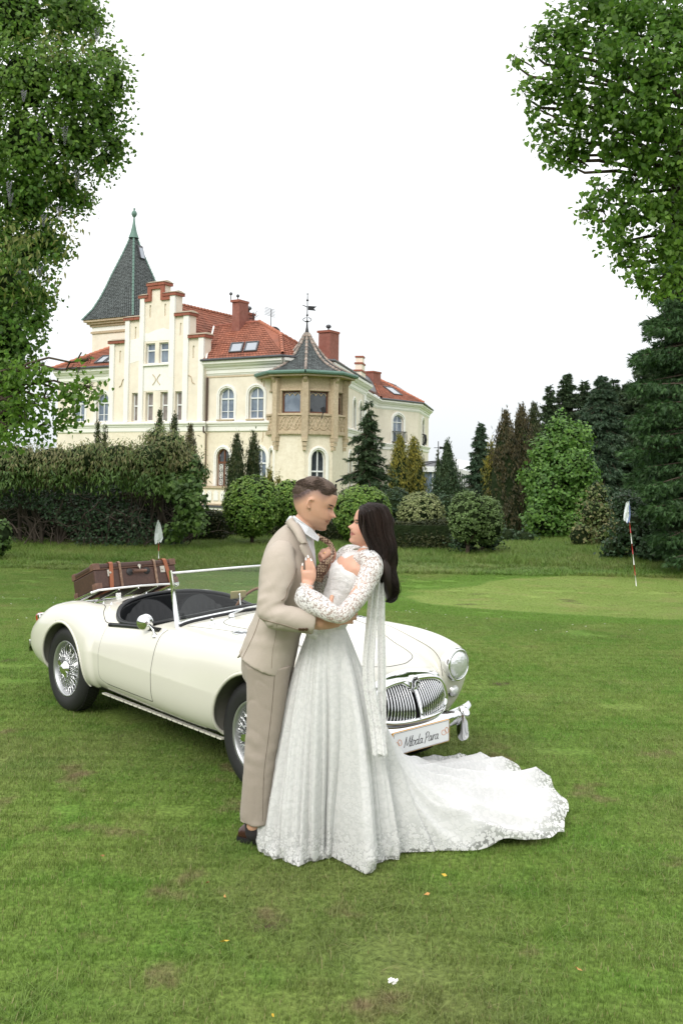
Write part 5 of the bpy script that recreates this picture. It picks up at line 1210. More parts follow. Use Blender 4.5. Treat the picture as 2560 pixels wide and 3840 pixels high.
# octagonal badge with two letters
bc = Vector((gx(0, .640) + .030, 0, .640)); oct_ = lambda r, x: [bc + Vector((x, r * .82 * math.sin(R(22.5 + 45 * k)), r * math.cos(R(22.5 + 45 * k)))) for k in range(8)]
bd = MB(); bd.grid([oct_(.050, -.03), oct_(.050, 0), oct_(.044, .004), oct_(.043, .001)], closev=True); bd = fixnormals(bd.build('nose_badge', M_CHROME, gr, False, world=False))
MB().add(oct_(.043, .001), [tuple(range(8))]).build('badge_field', M_BLACK, gr, world=False)
def strokes(mb, lines, fn, r, n=5):
    for ln in lines: mb.tube([fn(*p) for p in ln], r, n)
lm = [[(-.9, -.6), (-.9, .6), (-.5, .0), (-.1, .6), (-.1, -.6)], [(.85, .45), (.5, .6), (.2, .4), (.2, -.4), (.5, -.6), (.85, -.4), (.85, 0), (.55, 0)]]
m = MB(); strokes(m, lm, lambda a, b: (bc.x + .004, bc.y + a * .026, bc.z + b * .034), .0032); m.tube(oct_(.037, .003) + oct_(.037, .003)[:1], .0016, 4)
m.build('badge_letters', M_CHROME, gr, True, world=False)
# ---- bumper and overriders
def bump_x(y): return 3.075 - .30 * abs(y) ** 2.0 - .45 * max(0, abs(y) - .50) ** 1.6
G = []
for y in list(-.63 + .03 * (1 - np.cos(np.linspace(0, math.pi / 2, 6)))) + list(np.linspace(-.59, .59, 51)) + list(.63 - .03 * (1 - np.sin(np.linspace(0, math.pi / 2, 6)))):
    x = bump_x(y); row = []; tp_ = math.sqrt(max(.12, 1 - max(0, (abs(y) - .602) / .030) ** 2))
    for t in np.linspace(-1, 1, 13):
        row.append((x - .036 * (1 - tp_) - .030 * tp_ * abs(t) ** 2.2, y, .383 + .052 * t * tp_))
    for t in np.linspace(1, -1, 5): row.append((x - .036 * (1 - tp_) - .040 * tp_, y, .383 + .045 * t * tp_))
    G.append(row)
bp = MB().grid(G, closev=True); 
for e_ in (0, -1):
    pass
bp.add(G[0], [tuple(range(len(G[0])))]); bp.add(G[-1], [tuple(range(len(G[-1])))])
bpo = fixnormals(bp.build('front_bumper', M_CHROME, car, True, world=False, auto=50))
for s in (-1, 1):
    rg = []; cxo = bump_x(.42) - .004
    for q in np.linspace(-1, 1, 19):
        t = math.sin(q * math.pi / 2); r = .037 * max(.06, 1 - abs(t) ** 4) ** .5 * (1 + .06 * t); rg.append([(cxo + (1.75 if math.cos(a) > 0 else .6) * r * math.cos(a), s * .425 + r * math.sin(a), .345 + .105 * t) for a in np.linspace(0, 2 * math.pi, 17)[:-1]])
    mo = MB().grid(rg, closev=True); mo.add(rg[0], [tuple(range(16))]); mo.add(rg[-1], [tuple(range(16))])
    fixnormals(mo.build('overrider', M_CHROME, bpo, True, world=False, auto=50))
G = []
for y in np.linspace(-.62, .62, 31):
    x = -.86 + .22 * abs(y) ** 2; G.append([(x + .025 * abs(t) ** 2, y, .37 + .05 * t) for t in np.linspace(-1, 1, 9)] + [(x + .035, y, .37 + .04 * t) for t in (1, -1)])
rb = MB().grid(G, closev=True); rb.add(G[0], [tuple(range(11))]); rb.add(G[-1], [tuple(range(11))]); fixnormals(rb.build('rear_bumper', M_CHROME, car, True, world=False, auto=50))
# ---- number plate
M_PLW = mat('plate_white', (.80, .81, .83), .3); M_PLB = mat('plate_print', (.02, .02, .025), .5); M_PLO = mat('plate_edge', (.75, .38, .06), .4); M_PLR = mat('plate_rings', (.62, .33, .22), .45)
px_, py_, pz_ = 3.105, -.022, .358; pw, ph = .475, .128
def rrect(w, h, r, x, n=5):
    out = []
    for cx_, cz_, a0 in ((w / 2 - r, h / 2 - r, 0), (-w / 2 + r, h / 2 - r, 90), (-w / 2 + r, -h / 2 + r, 180), (w / 2 - r, -h / 2 + r, 270)):
        for k in range(n + 1): a = R(a0 + 90 * k / n); out.append((x, py_ + cx_ + r * math.cos(a), pz_ + cz_ + r * math.sin(a)))
    return out
pb = MB().prism(rrect(pw, ph, .012, px_ - .006), (.006, 0, 0)); plate = fixnormals(pb.build('number_plate', [M_PLO], car, world=False))
m = MB(); m.prism(rrect(pw - .010, ph - .006, .010, px_ - .002), (.0045, 0, 0)); fixnormals(m.build('plate_face', M_PLW, plate, world=False))
m = MB(); b1 = rrect(pw - .016, ph - .012, .009, px_ + .0035); m.tube(b1 + b1[:2], .0009, 4); m.build('plate_border', M_PLB, plate, world=False)
# handwriting strokes (x to the reader's right, y up), unit = x-height
GL = {
 'M': ([[(0, -.0), (.25, 1.75), (.30, 1.7), (.72, .25), (1.35, 1.8), (1.36, 1.7), (1.42, .3), (1.5, 0), (1.7, .1)]], 1.65),
 'l': ([[(0, .1), (.1, .3), (.35, 1.8), (.25, 1.7), (.12, .3), (.2, 0), (.4, .05)], [(-.1, .85), (.5, 1.15)]], .45),
 'o': ([[(.45, .95), (.15, .8), (.05, .35), (.25, .0), (.6, .15), (.75, .6), (.5, .95), (.45, .95), (.7, .8), (.95, .85)]], .92),
 'd': ([[(.7, .8), (.4, .95), (.08, .6), (.08, .15), (.35, .0), (.7, .35), (1.0, 1.85), (.82, .9), (.74, .15), (.95, 0), (1.1, .1)]], 1.1),
 'a': ([[(.7, .8), (.4, .95), (.08, .6), (.08, .15), (.35, .0), (.65, .3), (.82, .95), (.75, .2), (.9, 0), (1.1, .12)]], 1.08),
 'P': ([[(.15, 1.7), (.2, .9), (.0, -.25)], [(-.1, 1.45), (.4, 1.85), (.9, 1.6), (.85, 1.1), (.45, .8), (.2, .85)]], 1.0),
 'r': ([[(.0, .1), (.2, .8), (.28, .95), (.22, .5), (.15, 0)], [(.22, .5), (.5, .9), (.75, .9)]], .78),
}
pen = 0; lines = []
for ch in ['M', 'l', 'o', 'd', 'a', ' ', 'P', 'a', 'r', 'a']:
    if ch == ' ': pen += .55; continue
    st, adv = GL[ch]
    for ln in st: lines.append([tuple(p) for p in dens([np.array((pen + x + .22 * y, y)) for x, y in ln], 4)])
    pen += adv
k_ = .285 / pen
m = MB(); strokes(m, lines, lambda a, b: (px_ + .0035, py_ + (a * k_ - .148), pz_ + (b * k_ - .030)), .0017, 4); m.build('plate_lettering', M_PLB, plate, world=False)
m = MB()
for sx in (-1, 1):
    for q, (dx, dz, rx, rz2, rt) in enumerate(((-.012, -.004, .020, .014, -.2), (.014, .004, .013, .018, .5))):
        cyy = py_ + sx * .196 + dx; czz = pz_ + .0 + dz
        pts = [(px_ + .0035, cyy + rx * math.cos(a) * math.cos(rt) - rz2 * math.sin(a) * math.sin(rt), czz + rx * math.cos(a) * math.sin(rt) + rz2 * math.sin(a) * math.cos(rt)) for a in np.linspace(0, 2 * math.pi, 21)]
        m.tube(pts, .0019, 4)
m.build('plate_ring_emblems', M_PLR, plate, world=False)
# ---- sill flange with drain notches, bonnet ring seam
for s in (-1, 1):
    m = MB()
    for k in range(24):
        x = .58 + k * .062; m.box((x + .024, s * .645, .232), (.048 if k % 3 else .056, .03, .010))
    o = m.build('sill_flange', M_PAINT, car, world=False); o['kind'] = 'stuff'
# ---- luggage rack
def rz_(x): return .893 + (x + .076) * .36
rk = MB()
for y in (-.36, -.18, 0, .18, .36): rk.tube([(-.08, y, rz_(-.08) - .022), (-.25, y, rz_(-.25) - .025), (-.47, y, rz_(-.47) - .03)], .008, 8)
rk.tube([(-.12, -.40, rz_(-.12) - .02), (-.055, -.37, rz_(-.055) - .018), (-.05, 0, rz_(-.05) - .012), (-.055, .37, rz_(-.055) - .018), (-.12, .40, rz_(-.12) - .02)], .010, 8)
for s in (-1, 1): rk.tube([(-.10, s * .395, rz_(-.10) - .02), (-.44, s * .42, .745), (-.46, s * .36, .735)], .009, 8)
rk.tube([(-.46, -.40, .735), (-.47, 0, .735), (-.46, .40, .735)], .009, 8)
rko = rk.build('luggage_rack', M_CHROME, car, True, world=False)
for y in (-.22, .26):
    z = float(top_z([-.01], [y])[0]); MB().box((-.012, y, z + .018), (.006, .045, .046)).box((.002, y, z + .002), (.03, .04, .006)).lathe([(.009, -.008), (.009, .008)], 10, (-.006, y, z + .026), ax='x').build('rack_bracket', M_CHROME, rko, world=False)
for y in (-.32, .32):
    z = float(top_z([-.42], [y])[0]); MB().box((-.42, y, (z + .74) / 2), (.03, .03, max(.02, .74 - z + .02))).build('rack_foot', M_CHROME, rko, world=False)

# ================================================================== suitcase strapped on the rack
M_CASE = mat('brown_fibreboard', (.060, .026, .018), .5, noise=[(14, (.10, .045, .03), .25), (60, (.03, .014, .01), .3)], bump=[(180, .2, .002), (8, .1, .01)])
M_CAP = mat('worn_leather_corner', (.17, .085, .055), .6, noise=(30, (.09, .045, .03), .25), bump=(90, .3, .003))
M_STRAP = mat('tan_leather_strap', (.30, .095, .035), .5, noise=(20, (.22, .07, .03), .3))
M_LATCH = mat('dull_latch_metal', (.45, .42, .36), .35, .9)
M_OLDST = mat('worn_case_band', (.15, .08, .05), .6, noise=(35, (.28, .19, .13), .12))
sl = math.atan(.36); case_o = c2w(-.076, 0, .888)
case = thing('suitcase', 'old brown suitcase with worn corners strapped on the rack of the white car', 'suitcase', tuple(case_o), -CAR_YAW)
cM = Matrix.Rotation(-sl, 3, 'Y'); Lc, Wc, Hc = .76, .375, .205
def cp(x, y, z): return tuple(cM @ Vector((x, y, z)))      # x: 0 front .. -Wc back, y across, z up from base
def rb_box(name, x0, x1, y0, y1, z0, z1, m, parent, bev): 
    b = MB().add([cp(x, y, z) for z in (z0, z1) for x, y in ((x0, y0), (x1, y0), (x1, y1), (x0, y1))], [(0, 3, 2, 1), (4, 5, 6, 7), (0, 1, 5, 4), (1, 2, 6, 5), (2, 3, 7, 6), (3, 0, 4, 7)])
    o = b.build(name, m, parent, world=False, bevel=bev); return fixnormals(o)
body_c = rb_box('case_base', -Wc, 0, -Lc / 2, Lc / 2, 0, Hc * .76, M_CASE, case, .014)
lid = rb_box('case_lid', -Wc - .002, .002, -Lc / 2 - .002, Lc / 2 + .002, Hc * .775, Hc, M_CASE, case, .014)
rb_box('rim_band', -Wc - .004, .004, -Lc / 2 - .004, Lc / 2 + .004, Hc * .755, Hc * .785, M_CAP, case, .002)
for sx in (0, 1):
    for sy in (-1, 1):
        for sz in (0, 1):
            b = MB(); r = .038; x = -Wc * sx; y = sy * Lc / 2; z = Hc * sz
            G = []
            for i in range(9):
                rr = []
                for j in range(17):
                    a = math.pi * .5 * i / 8; q = 2 * math.pi * j / 16
                    rr.append((math.sin(a) * math.cos(q), math.sin(a) * math.sin(q), math.cos(a)))
                G.append(rr)
            hx, hy, hz = .052, .052, .045
            pts = [[cp(x + (-1 if sx == 0 else 1) * hx * .5 + np.clip(hx * 1.3 * p[0], -hx * .56, hx * .56), y - sy * hy * .5 + np.clip(hy * 1.3 * p[1], -hy * .56, hy * .56), z + (1 if sz == 0 else -1) * hz * .5 + np.clip(hz * 1.3 * (2 * p[2] - 1 if True else 0), -hz * .56, hz * .56)) for p in row] for row in G]
            b.grid(pts); fixnormals(b.build('corner_cap', M_CAP, case, True, world=False, auto=60))
def band(y, w, th, m, name, over=0, lean=0):
    b = MB(); prof = [(.001, -.015), (.001, Hc), (-Wc, Hc), (-Wc, -.01)]
    loop = [(.004 + th, -.004), (.006 + th, Hc * .5), (.006 + th, Hc - .008), (-.004, Hc + .004 + th), (-Wc * .5, Hc + .004 + th), (-Wc + .004, Hc + .004 + th), (-Wc - .006 - th, Hc - .01), (-Wc - .006 - th, 0), (-Wc + .02, -.006 - th), (-.02, -.006 - th)]
    G = []
    for (x, z) in loop + loop[:1]:
        dz = lean * (Hc - z); G.append([cp(x, y - w / 2 - dz, z), cp(x + (0.0), y + w / 2 - dz, z)])
    I = [[cp(x * .985 - .0, 0, 0) for x, z in ((0, 0),)] for _ in ()]
    b.grid(G); b = b.build(name, m, case, False, world=False); md = b.modifiers.new('solid', 'SOLIDIFY'); md.thickness = th; md.offset = 0
    return b
band(-.225, .034, .004, M_STRAP, 'luggage_strap', lean=.10); band(.275, .034, .004, M_STRAP, 'luggage_strap', lean=-.16)
band(-.150, .020, .004, M_OLDST, 'case_band'); band(.175, .020, .004, M_OLDST, 'case_band')
for y in (-.245, .245):
    b = MB(); b.add([cp(x, y + q[0], Hc * .60 + q[1]) for x in (.003, .008) for q in ((-.022, -.028), (.022, -.028), (.022, .026), (-.022, .026))], [(0, 3, 2, 1), (4, 5, 6, 7), (0, 1, 5, 4), (1, 2, 6, 5), (2, 3, 7, 6), (3, 0, 4, 7)])
    b.lathe([(.010, 0), (.009, .008), (0, .009)], 12, cp(.008, y, Hc * .6), cM, ax='x'); fixnormals(b.build('latch', M_LATCH, case, world=False))
b = MB(); b.lathe([(.016, 0), (.014, .006), (0, .008)], 14, cp(.005, 0.03, Hc * .80), cM, ax='x'); b.tube([cp(.012, .03, Hc * .8), cp(.012, .03, Hc * .68)], .005, 6); b.build('centre_latch', M_LATCH, case, world=False)
hp = [cp(.006, -.06, Hc * .60), cp(.020, -.05, Hc * .58), cp(.032, -.03, Hc * .575), cp(.034, .03, Hc * .575), cp(.034, .06, Hc * .575), cp(.022, .08, Hc * .58), cp(.006, .09, Hc * .60)]
hd = MB().tube([cp(.030, -.045, Hc * .57), cp(.034, .015, Hc * .565), cp(.030, .075, Hc * .57)], .011, 8).build('handle', M_CAP, case, True, world=False)
for y in (-.065, .095):
    MB().lathe([(.030, -.002), (.028, .005), (.012, .012), (0, .013)], 18, cp(.003, y, Hc * .58), cM, ax='x').build('handle_mount', M_BLACK, hd, True, world=False)
# ================================================================== the couple
M_SKIN = {}
def skin_mat(name, col, red):
    m = mat(name, col, .48, 0, .35, noise=(26, red, .35), bump=(220, .06, .002), sss=.12)
    t = m.node_tree; b = t.nodes['Principled BSDF']; src = b.inputs['Base Color'].links[0].from_socket
    at = t.nodes.new('ShaderNodeAttribute'); at.attribute_name = 'tone'; mx_ = t.nodes.new('ShaderNodeMixRGB'); mx_.blend_type = 'MULTIPLY'; mx_.inputs[0].default_value = 1
    t.links.new(src, mx_.inputs[1]); t.links.new(at.outputs['Color'], mx_.inputs[2]); t.links.new(mx_.outputs[0], b.inputs['Base Color']); return m
M_SKIN_M = skin_mat('tanned_skin', (.60, .36, .255), (.56, .31, .21))
M_SKIN_W = skin_mat('fair_skin', (.66, .40, .29), (.62, .34, .25))
def fabric(name, col, weave=900, rough=.85, c2=None, bumpy=.25, sheen=.25):
    return mat(name, col, rough, 0, .25, noise=[(40, c2 or tuple(k * .92 for k in col), .25), (420, tuple(k * .80 for k in col), .22)], bump=[(weave, bumpy, .0015), (14, .25, .012)], sheen=sheen)
M_SUIT = fabric('beige_wool', (.505, .440, .375), 700, .85, (.475, .41, .348), sheen=.12)
M_TROU = fabric('taupe_wool', (.40, .342, .29), 700, .85, (.375, .32, .27), sheen=.12)
M_SHIRT = fabric('white_cotton', (.78, .80, .85), 900, .7, bumpy=.1, sheen=.1)
M_BTN = mat('brown_button', (.10, .055, .035), .3)
M_SHOE = mat('dark_brown_leather', (.045, .017, .012), .25, coat=.4); M_SOLE = mat('black_sole', (.012, .012, .012), .6)
M_DARK = mat('brow_hair', (.035, .022, .016), .6)
M_EYEW = mat('eye_white', (.75, .72, .70), .25, coat=.5); M_IRIS = mat('eye_iris', (.03, .02, .015), .1, coat=.8); M_LIP = mat('lip', (.42, .16, .14), .4); M_LIPM = mat('lip_male', (.38, .19, .14), .5)
M_NAIL = mat('pale_nail', (.86, .80, .78), .15, coat=.5); M_RING = mat('gold_ring', (.8, .55, .2), .2, 1)
def ring_loft(mb, secs, n=20, p=2.0, cap=True, first=False):
    """secs: (centre, a, b[, rot]) rings perpendicular to the path; a in the picture plane, b in depth"""
    C_ = [Vector(s[0]) for s in secs]; m = len(C_); rg = []
    for i, s in enumerate(secs):
        t = (C_[min(i + 1, m - 1)] - C_[max(i - 1, 0)]).normalized(); Y = Vector((0, 1, 0))
        e1 = t.cross(Y); e1 = e1.normalized() if e1.length > 1e-4 else Vector((1, 0, 0)); e2 = t.cross(e1).normalized()
        r = []
        for k in range(n):
            a = 2 * math.pi * k / n; c, q = math.cos(a), math.sin(a)
            c = math.copysign(abs(c) ** (2 / p), c); q = math.copysign(abs(q) ** (2 / p), q)
            r.append(C_[i] + e1 * (s[1] * c) + e2 * (s[2] * q))
        rg.append(r)
    b = mb.n; mb.grid(rg, closev=True)
    if first: mb.add(rg[0], [tuple(range(n))]); mb.add(rg[-1], [tuple(range(n))])
    if cap:
        for r_, sgn in ((rg[0], -1), (rg[-1], 1)):   # rounded ends
            i = 0 if sgn < 0 else m - 1; cc = C_[i]; t = (C_[min(i + 1, m - 1)] - C_[max(i - 1, 0)]).normalized() * sgn; rr = min(secs[i][1], secs[i][2])
            prev = r_; al = []
            for f in (.35, .7, .9): al.append([cc + (q - cc) * math.sqrt(1 - f * f) + t * rr * f for q in r_])
            mb.grid([prev] + al, closev=True, flip=(sgn > 0)); mb.add(al[-1], [tuple(range(n))])
    return rg
def smooth_path(secs, n=4):
    """Catmull-Rom through section tuples ((u,v,D),a,b)"""
    arr = [np.array([*P(*s[0]), s[1], s[2]]) for s in secs]; d = dens(arr, n); return [((q[0], q[1], q[2]), max(q[3], .002), max(q[4], .002)) for q in d]
def voxel(mb, name, mats, parent, vox=.006, smooth=2, world=True, disp=None, disp_s=0, keep=False):
    """union of everything in mb as one continuous skin"""
    me = np_mesh(name + '_raw', np.array(mb.v), mb.f, mats, True); o = bpy.data.objects.new(name, me); COL.objects.link(o)
    bm = bmesh.new(); bm.from_mesh(me); bmesh.ops.recalc_face_normals(bm, faces=bm.faces); bm.to_mesh(me); bm.free()
    m = o.modifiers.new('r', 'REMESH'); m.mode = 'VOXEL'; m.voxel_size = vox; m.use_smooth_shade = True
    if smooth: k = o.modifiers.new('s', 'SMOOTH'); k.factor = .5; k.iterations = smooth
    dg = bpy.context.evaluated_depsgraph_get(); ev = o.evaluated_get(dg); me2 = bpy.data.meshes.new_from_object(ev)
    bpy.data.objects.remove(o); me2.name = name
    if disp is not None:
        n = len(me2.vertices); co = np.empty(n * 3, np.float32); me2.vertices.foreach_get('co', co); co = co.reshape(-1, 3); no = np.empty(n * 3, np.float32); me2.vertices.foreach_get('normal', no); no = no.reshape(-1, 3)
        d = disp(co, no); me2.vertices.foreach_set('co', (co + no * d[:, None]).astype(np.float32).ravel()); me2.update()
    me2.materials.clear(); me2.materials.append(mats if not isinstance(mats, list) else mats[0])
    for p in me2.polygons: p.use_smooth = True
    tree = BVHTree.FromPolygons([v.co.copy() for v in me2.vertices], [tuple(p.vertices) for p in me2.polygons])
    ob = link(name, me2, parent, world); ob['_'] = 0; del ob['_']
    return ob, tree
CAMP = Vector((0, 0, CH))
def hit(tree, u, v, fallback=None):
    d = Vector(ray(u, v)).normalized(); loc, nn, i, ds = tree.ray_cast(CAMP, d)
    if loc is None:
        loc, nn, i, ds = tree.find_nearest(Vector(P(u, v, fallback or 4.6)))
    return loc, nn
def drape_line(name, pts, tree, mats, parent, r=.0015, off=.0, D=4.6, n=5):
    V = []
    for p in dens([np.array(q, float) for q in pts], n):
        loc, nn = hit(tree, p[0], p[1], D); dd = (CAMP - loc).normalized(); V.append(loc + dd * off)
    return MB().tube(V, r, 6).build(name, mats, parent, True)
# ------------------------------------------------------------------ heads
def head_fn(female=False):
    zz = [0, .03, .08, .14, .20, .24, .28, .33, .40, .50, .58, .66, .75, .84, .92, .97, 1.0]
    xf = spline(zz, [.30, .385, .42, .405, .425, .415, .435, .42, .405, .395, .43, .435, .425, .375, .27, .16, .0])
    xb = spline([0, .08, .16, .28, .40, .55, .70, .82, .92, .97, 1], [-.0, -.10, -.20, -.33, -.41, -.46, -.475, -.41, -.27, -.16, .0])
    w = spline([0, .03, .08, .16, .26, .36, .50, .62, .74, .84, .92, .97, 1], [.05, .11, .165, .225, .275, .305, .325, .335, .32, .275, .19, .11, .0])
    if not female: w0_ = w; w = lambda z: w0_(z) + .02 * np.exp(-((z - .13) / .08) ** 2)
    def f(phi, z):
        """phi 0 = straight ahead, pi = back; local units of head height"""
        c, s = np.cos(phi), np.sin(phi)
        X = np.where(c > 0, xf(z), -xb(z)); Y = w(z)
        p = np.where(c > 0, 2.35, 2.1)
        x = np.sign(c) * np.abs(c) ** (2 / p) * X; y = np.sign(s) * np.abs(s) ** (2 / p) * Y
        fr = np.clip(c, 0, 1) ** .5
        g = lambda yy, zc, sy, sz, y0=0: np.exp(-((np.abs(yy) - y0) / sy) ** 2 - ((z - zc) / sz) ** 2)
        nose_z = np.clip((.545 - z) / (.545 - .375), 0, 1); low = np.clip((z - .315) / .05, 0, 1)
        nz_ = nose_z ** 1.15 * np.where(z > .375, 1, low ** .8) * (.128 if not female else .128)
        x = x + fr * nz_ * np.exp(-(np.abs(y) / (.045 + .038 * np.clip((.50 - z) / .12, 0, 1))) ** 2.0)
        x = x - fr * .038 * g(y, .505, .065, .040, .135) + fr * .018 * g(y, .575, .10, .022, .12)
        x = x + fr * .016 * g(y, .265, .085, .020) + fr * .016 * g(y, .208, .07, .020) - fr * .018 * g(y, .236, .10, .010)
        x = x - fr * .010 * g(y, .165, .08, .025) + fr * .018 * g(y, .36, .06, .07, .19)
        x = x - fr * .012 * g(y, .30, .02, .02)
        return x, y, z
    return f
class Head:
    def __init__(s, O, fwd, up, H, female=False, swap=1):
        s.O = Vector(O); s.f = Vector(fwd).normalized(); s.u = Vector(up).normalized(); s.r = s.f.cross(s.u) * swap; s.H = H; s.fn = head_fn(female)
    def pt(s, phi, z, off=0):
        x, y, zz = s.fn(np.array(phi, float), np.array(z, float)); k = 1 + off / max(.05, math.hypot(float(x), float(y)))
        return s.O + (s.f * (float(x) * k) + s.r * (float(y) * k) + s.u * float(zz)) * s.H
    def loc(s, x, y, z): return s.O + (s.f * x + s.r * y + s.u * z) * s.H
    def grid(s, mb, off=0, n=72, m=60, z0=.0):
        G = []
        for i in range(m + 1):
            z = z0 + (1 - z0) * (i / m) if i < m else .999
            x, y, zz = s.fn(np.linspace(-math.pi, math.pi, n + 1)[:-1], np.full(n, z))
            G.append([s.O + (s.f * a + s.r * b + s.u * z) * s.H for a, b in zip(x, y)])
        mb.grid(G, closev=True); mb.add(G[0], [tuple(range(n))]); mb.add(G[-1], [tuple(range(n))])
    def ear(s, mb, side, z=.47, x=-.03):
        pts = []
        for k in range(13):
            a = -2.1 + 4.4 * k / 12; pts.append(s.loc(x - .055 * math.cos(a) * 1.0 - .01, side * (.335 + .035 * abs(math.cos(a * .5))), z + .095 * math.sin(a) + .01))
        mb.tube(pts, [.0042 + .0018 * math.sin(math.pi * k / 12) for k in range(13)], 8)
        mb.tube([s.loc(x - .02, side * .32, z + .06), s.loc(x - .035, side * .335, z), s.loc(x - .01, side * .325, z - .075)], [.007, .008, .0065], 8)
    def cast(s, tree, x, y, z):
        """drop a head-local point (x,y) direction from the side onto the skin"""
        o = s.loc(x, y, z); loc, nn, i, d = tree.find_nearest(o); return loc, nn
def face_patch(name, H_, tree, pts, mats, parent, off=.0012, side=1, centre=None):
    """pts in head-local (x, z) seen from the side; dropped sideways onto the skin"""
    V = []; d = H_.r * (-side)
    pl = dens([np.array(p, float) for p in pts], 4, True)
    c = np.mean(pl, 0); rings = [pl, [p * .6 + c * .4 for p in pl], [p * .25 + c * .75 for p in pl]]
    def drop(p):
        o = H_.loc(p[0], side * .7, p[1]); loc, nn, i, ds = tree.ray_cast(o, d)
        if loc is None: loc, nn, i, ds = tree.find_nearest(H_.loc(p[0], side * .15, p[1]))
        return loc + nn * off
    mb = MB(); G = [[drop(p) for p in r_] for r_ in rings]; mb.grid(G, closev=True); mb.add(G[-1], [tuple(range(len(G[-1])))])
    return mb.build(name, mats, parent, True)
def finger(mb, pts, r0, r1, n=10):
    pts = dens([np.array(p, float) for p in pts], 5); k = len(pts)
    mb.tube([tuple(p) for p in pts], [(r0 + (r1 - r0) * i / (k - 1)) * (1 if i < k - 1 else .6) for i in range(k)], n)
def PW(u, v, D): return tuple(P(u, v, D))
def c4(x, y): return (850 + x / 2.0907, 1750 + y / 2.0907)
def c7(x, y): return (1050 + x / 5.227, 2000 + y / 5.227)
def c5(x, y): return (1050 + x / 5.227, 1750 + y / 5.227)
def c6(x, y): return (1250 + x / 5.227, 1850 + y / 5.227)
def folds(amp, sc, stretch=(1, 1, 1), seed=0., ridge=True):
    def f(co, no):
        out = np.empty(len(co), np.float32)
        for i, c in enumerate(co):
            q = Vector((c[0] * sc * stretch[0] + seed, c[1] * sc * stretch[1], c[2] * sc * stretch[2])); n = mnoise.noise(q) + .5 * mnoise.noise(q * 2.1)
            out[i] = amp * ((1 - 2 * abs(n)) if ridge else n)
        return out
    return f
# ------------------------------------------------------------------ the man
man = thing('person', 'man in beige suit with short brown hair bending over the woman', 'man', tuple(Gd(960, 3150)))
HM = Head(P(1147, 1973, 4.76), (math.cos(R(18)), -.06, -math.sin(R(18))), (math.sin(R(18)), 0, math.cos(R(18))), .246)
bm_ = MB(); HM.grid(bm_); HM.ear(bm_, 1); HM.ear(bm_, -1)
ring_loft(bm_, smooth_path([((1170, 1925, 4.76), .055, .05), ((1145, 1960, 4.765), .060, .055), ((1122, 2000, 4.77), .066, .065), ((1108, 2040, 4.78), .06, .08)]))
ring_loft(bm_, smooth_path([((1100, 2060, 4.79), .07, .12), ((1090, 2120, 4.80), .095, .16), ((1072, 2220, 4.80), .10, .15), ((1050, 2330, 4.80), .09, .14), ((1010, 2450, 4.80), .10, .15)]))
for D_, du in ((4.69, 0), (4.95, 40)):
    ring_loft(bm_, smooth_path([((1005 + du, 2460, D_), .09, .08), ((975 + du, 2780, D_), .055, .055), ((950 + du, 3040, D_), .036, .036), ((948 + du, 3095, D_), .034, .034)]))
ring_loft(bm_, smooth_path([((1050, 2110, 4.64), .045, .045), ((1020, 2220, 4.54), .045, .045), ((1005, 2300, 4.50), .04, .04), ((1110, 2325, 4.475), .038, .036), ((1200, 2338, 4.49), .030, .028)]))
ring_loft(bm_, smooth_path([((1080, 2090, 4.97), .055, .055), ((1110, 2220, 5.04), .045, .045), ((1180, 2290, 5.02), .04, .04), ((1250, 2310, 4.95), .03, .028)]))
# right hand round her waist: palm, thumb up, fingers behind her arm
ring_loft(bm_, smooth_path([((1195, 2338, 4.49), .032, .026), ((1225, 2330, 4.50), .038, .020), ((1262, 2318, 4.53), .044, .017)]))
finger(bm_, [PW(1228, 2310, 4.50), PW(1236, 2278, 4.49), PW(1241, 2252, 4.50), PW(1246, 2232, 4.515)], .0135, .0105)
for k, (dv, ln) in enumerate(((-26, .92), (-9, 1.0), (8, .95), (23, .78))):
    finger(bm_, [PW(1260, 2318 + dv, 4.53), PW(1260 + 38 * ln, 2312 + dv, 4.555), PW(1260 + 66 * ln, 2310 + dv, 4.60), PW(1260 + 78 * ln, 2312 + dv, 4.64)], .0105, .0085)
def tone_man(me, H_):
    n = len(me.vertices); co = np.empty(n * 3, np.float32); me.vertices.foreach_get('co', co); co = co.reshape(-1, 3) - np.array(H_.O)
    x = co @ np.array(H_.f) / H_.H; y = co @ np.array(H_.r) / H_.H; z = co @ np.array(H_.u) / H_.H
    c = np.ones((n, 4), np.float32)
    near = (z > -.05) & (z < 1.1) & (np.abs(x) < .7)
    st = near * np.clip((.30 - z) / .12, 0, 1) * np.clip((x - .02) / .15, 0, 1) * np.clip((z + .05) / .06, 0, 1) * .38      # stubble
    hl = hairline_m(x)
    fade = near * np.clip((z - hl + .06) / .24, 0, 1) * 1.25 * np.clip((.42 - x) / .1, 0, 1)
    c[:, 0] = 1 - .50 * st - .62 * fade; c[:, 1] = 1 - .42 * st - .60 * fade; c[:, 2] = 1 - .30 * st - .52 * fade
    a = me.color_attributes.new('tone', 'FLOAT_COLOR', 'POINT'); a.data.foreach_set('color', c.ravel())
hairline_m = spline([-.6, -.42, -.25, -.10, -.03, .05, .14, .20, .27, .33, .42], [.28, .30, .42, .60, .66, .655, .63, .62, .70, .80, .84])
body_m, T_m = voxel(bm_, 'body', M_SKIN_M, man, .0045, 2)
tone_man_off = wl(man)
_me = body_m.data; _me.transform(Matrix.Translation(tone_man_off)); tone_man(_me, HM); _me.transform(Matrix.Translation(-tone_man_off))
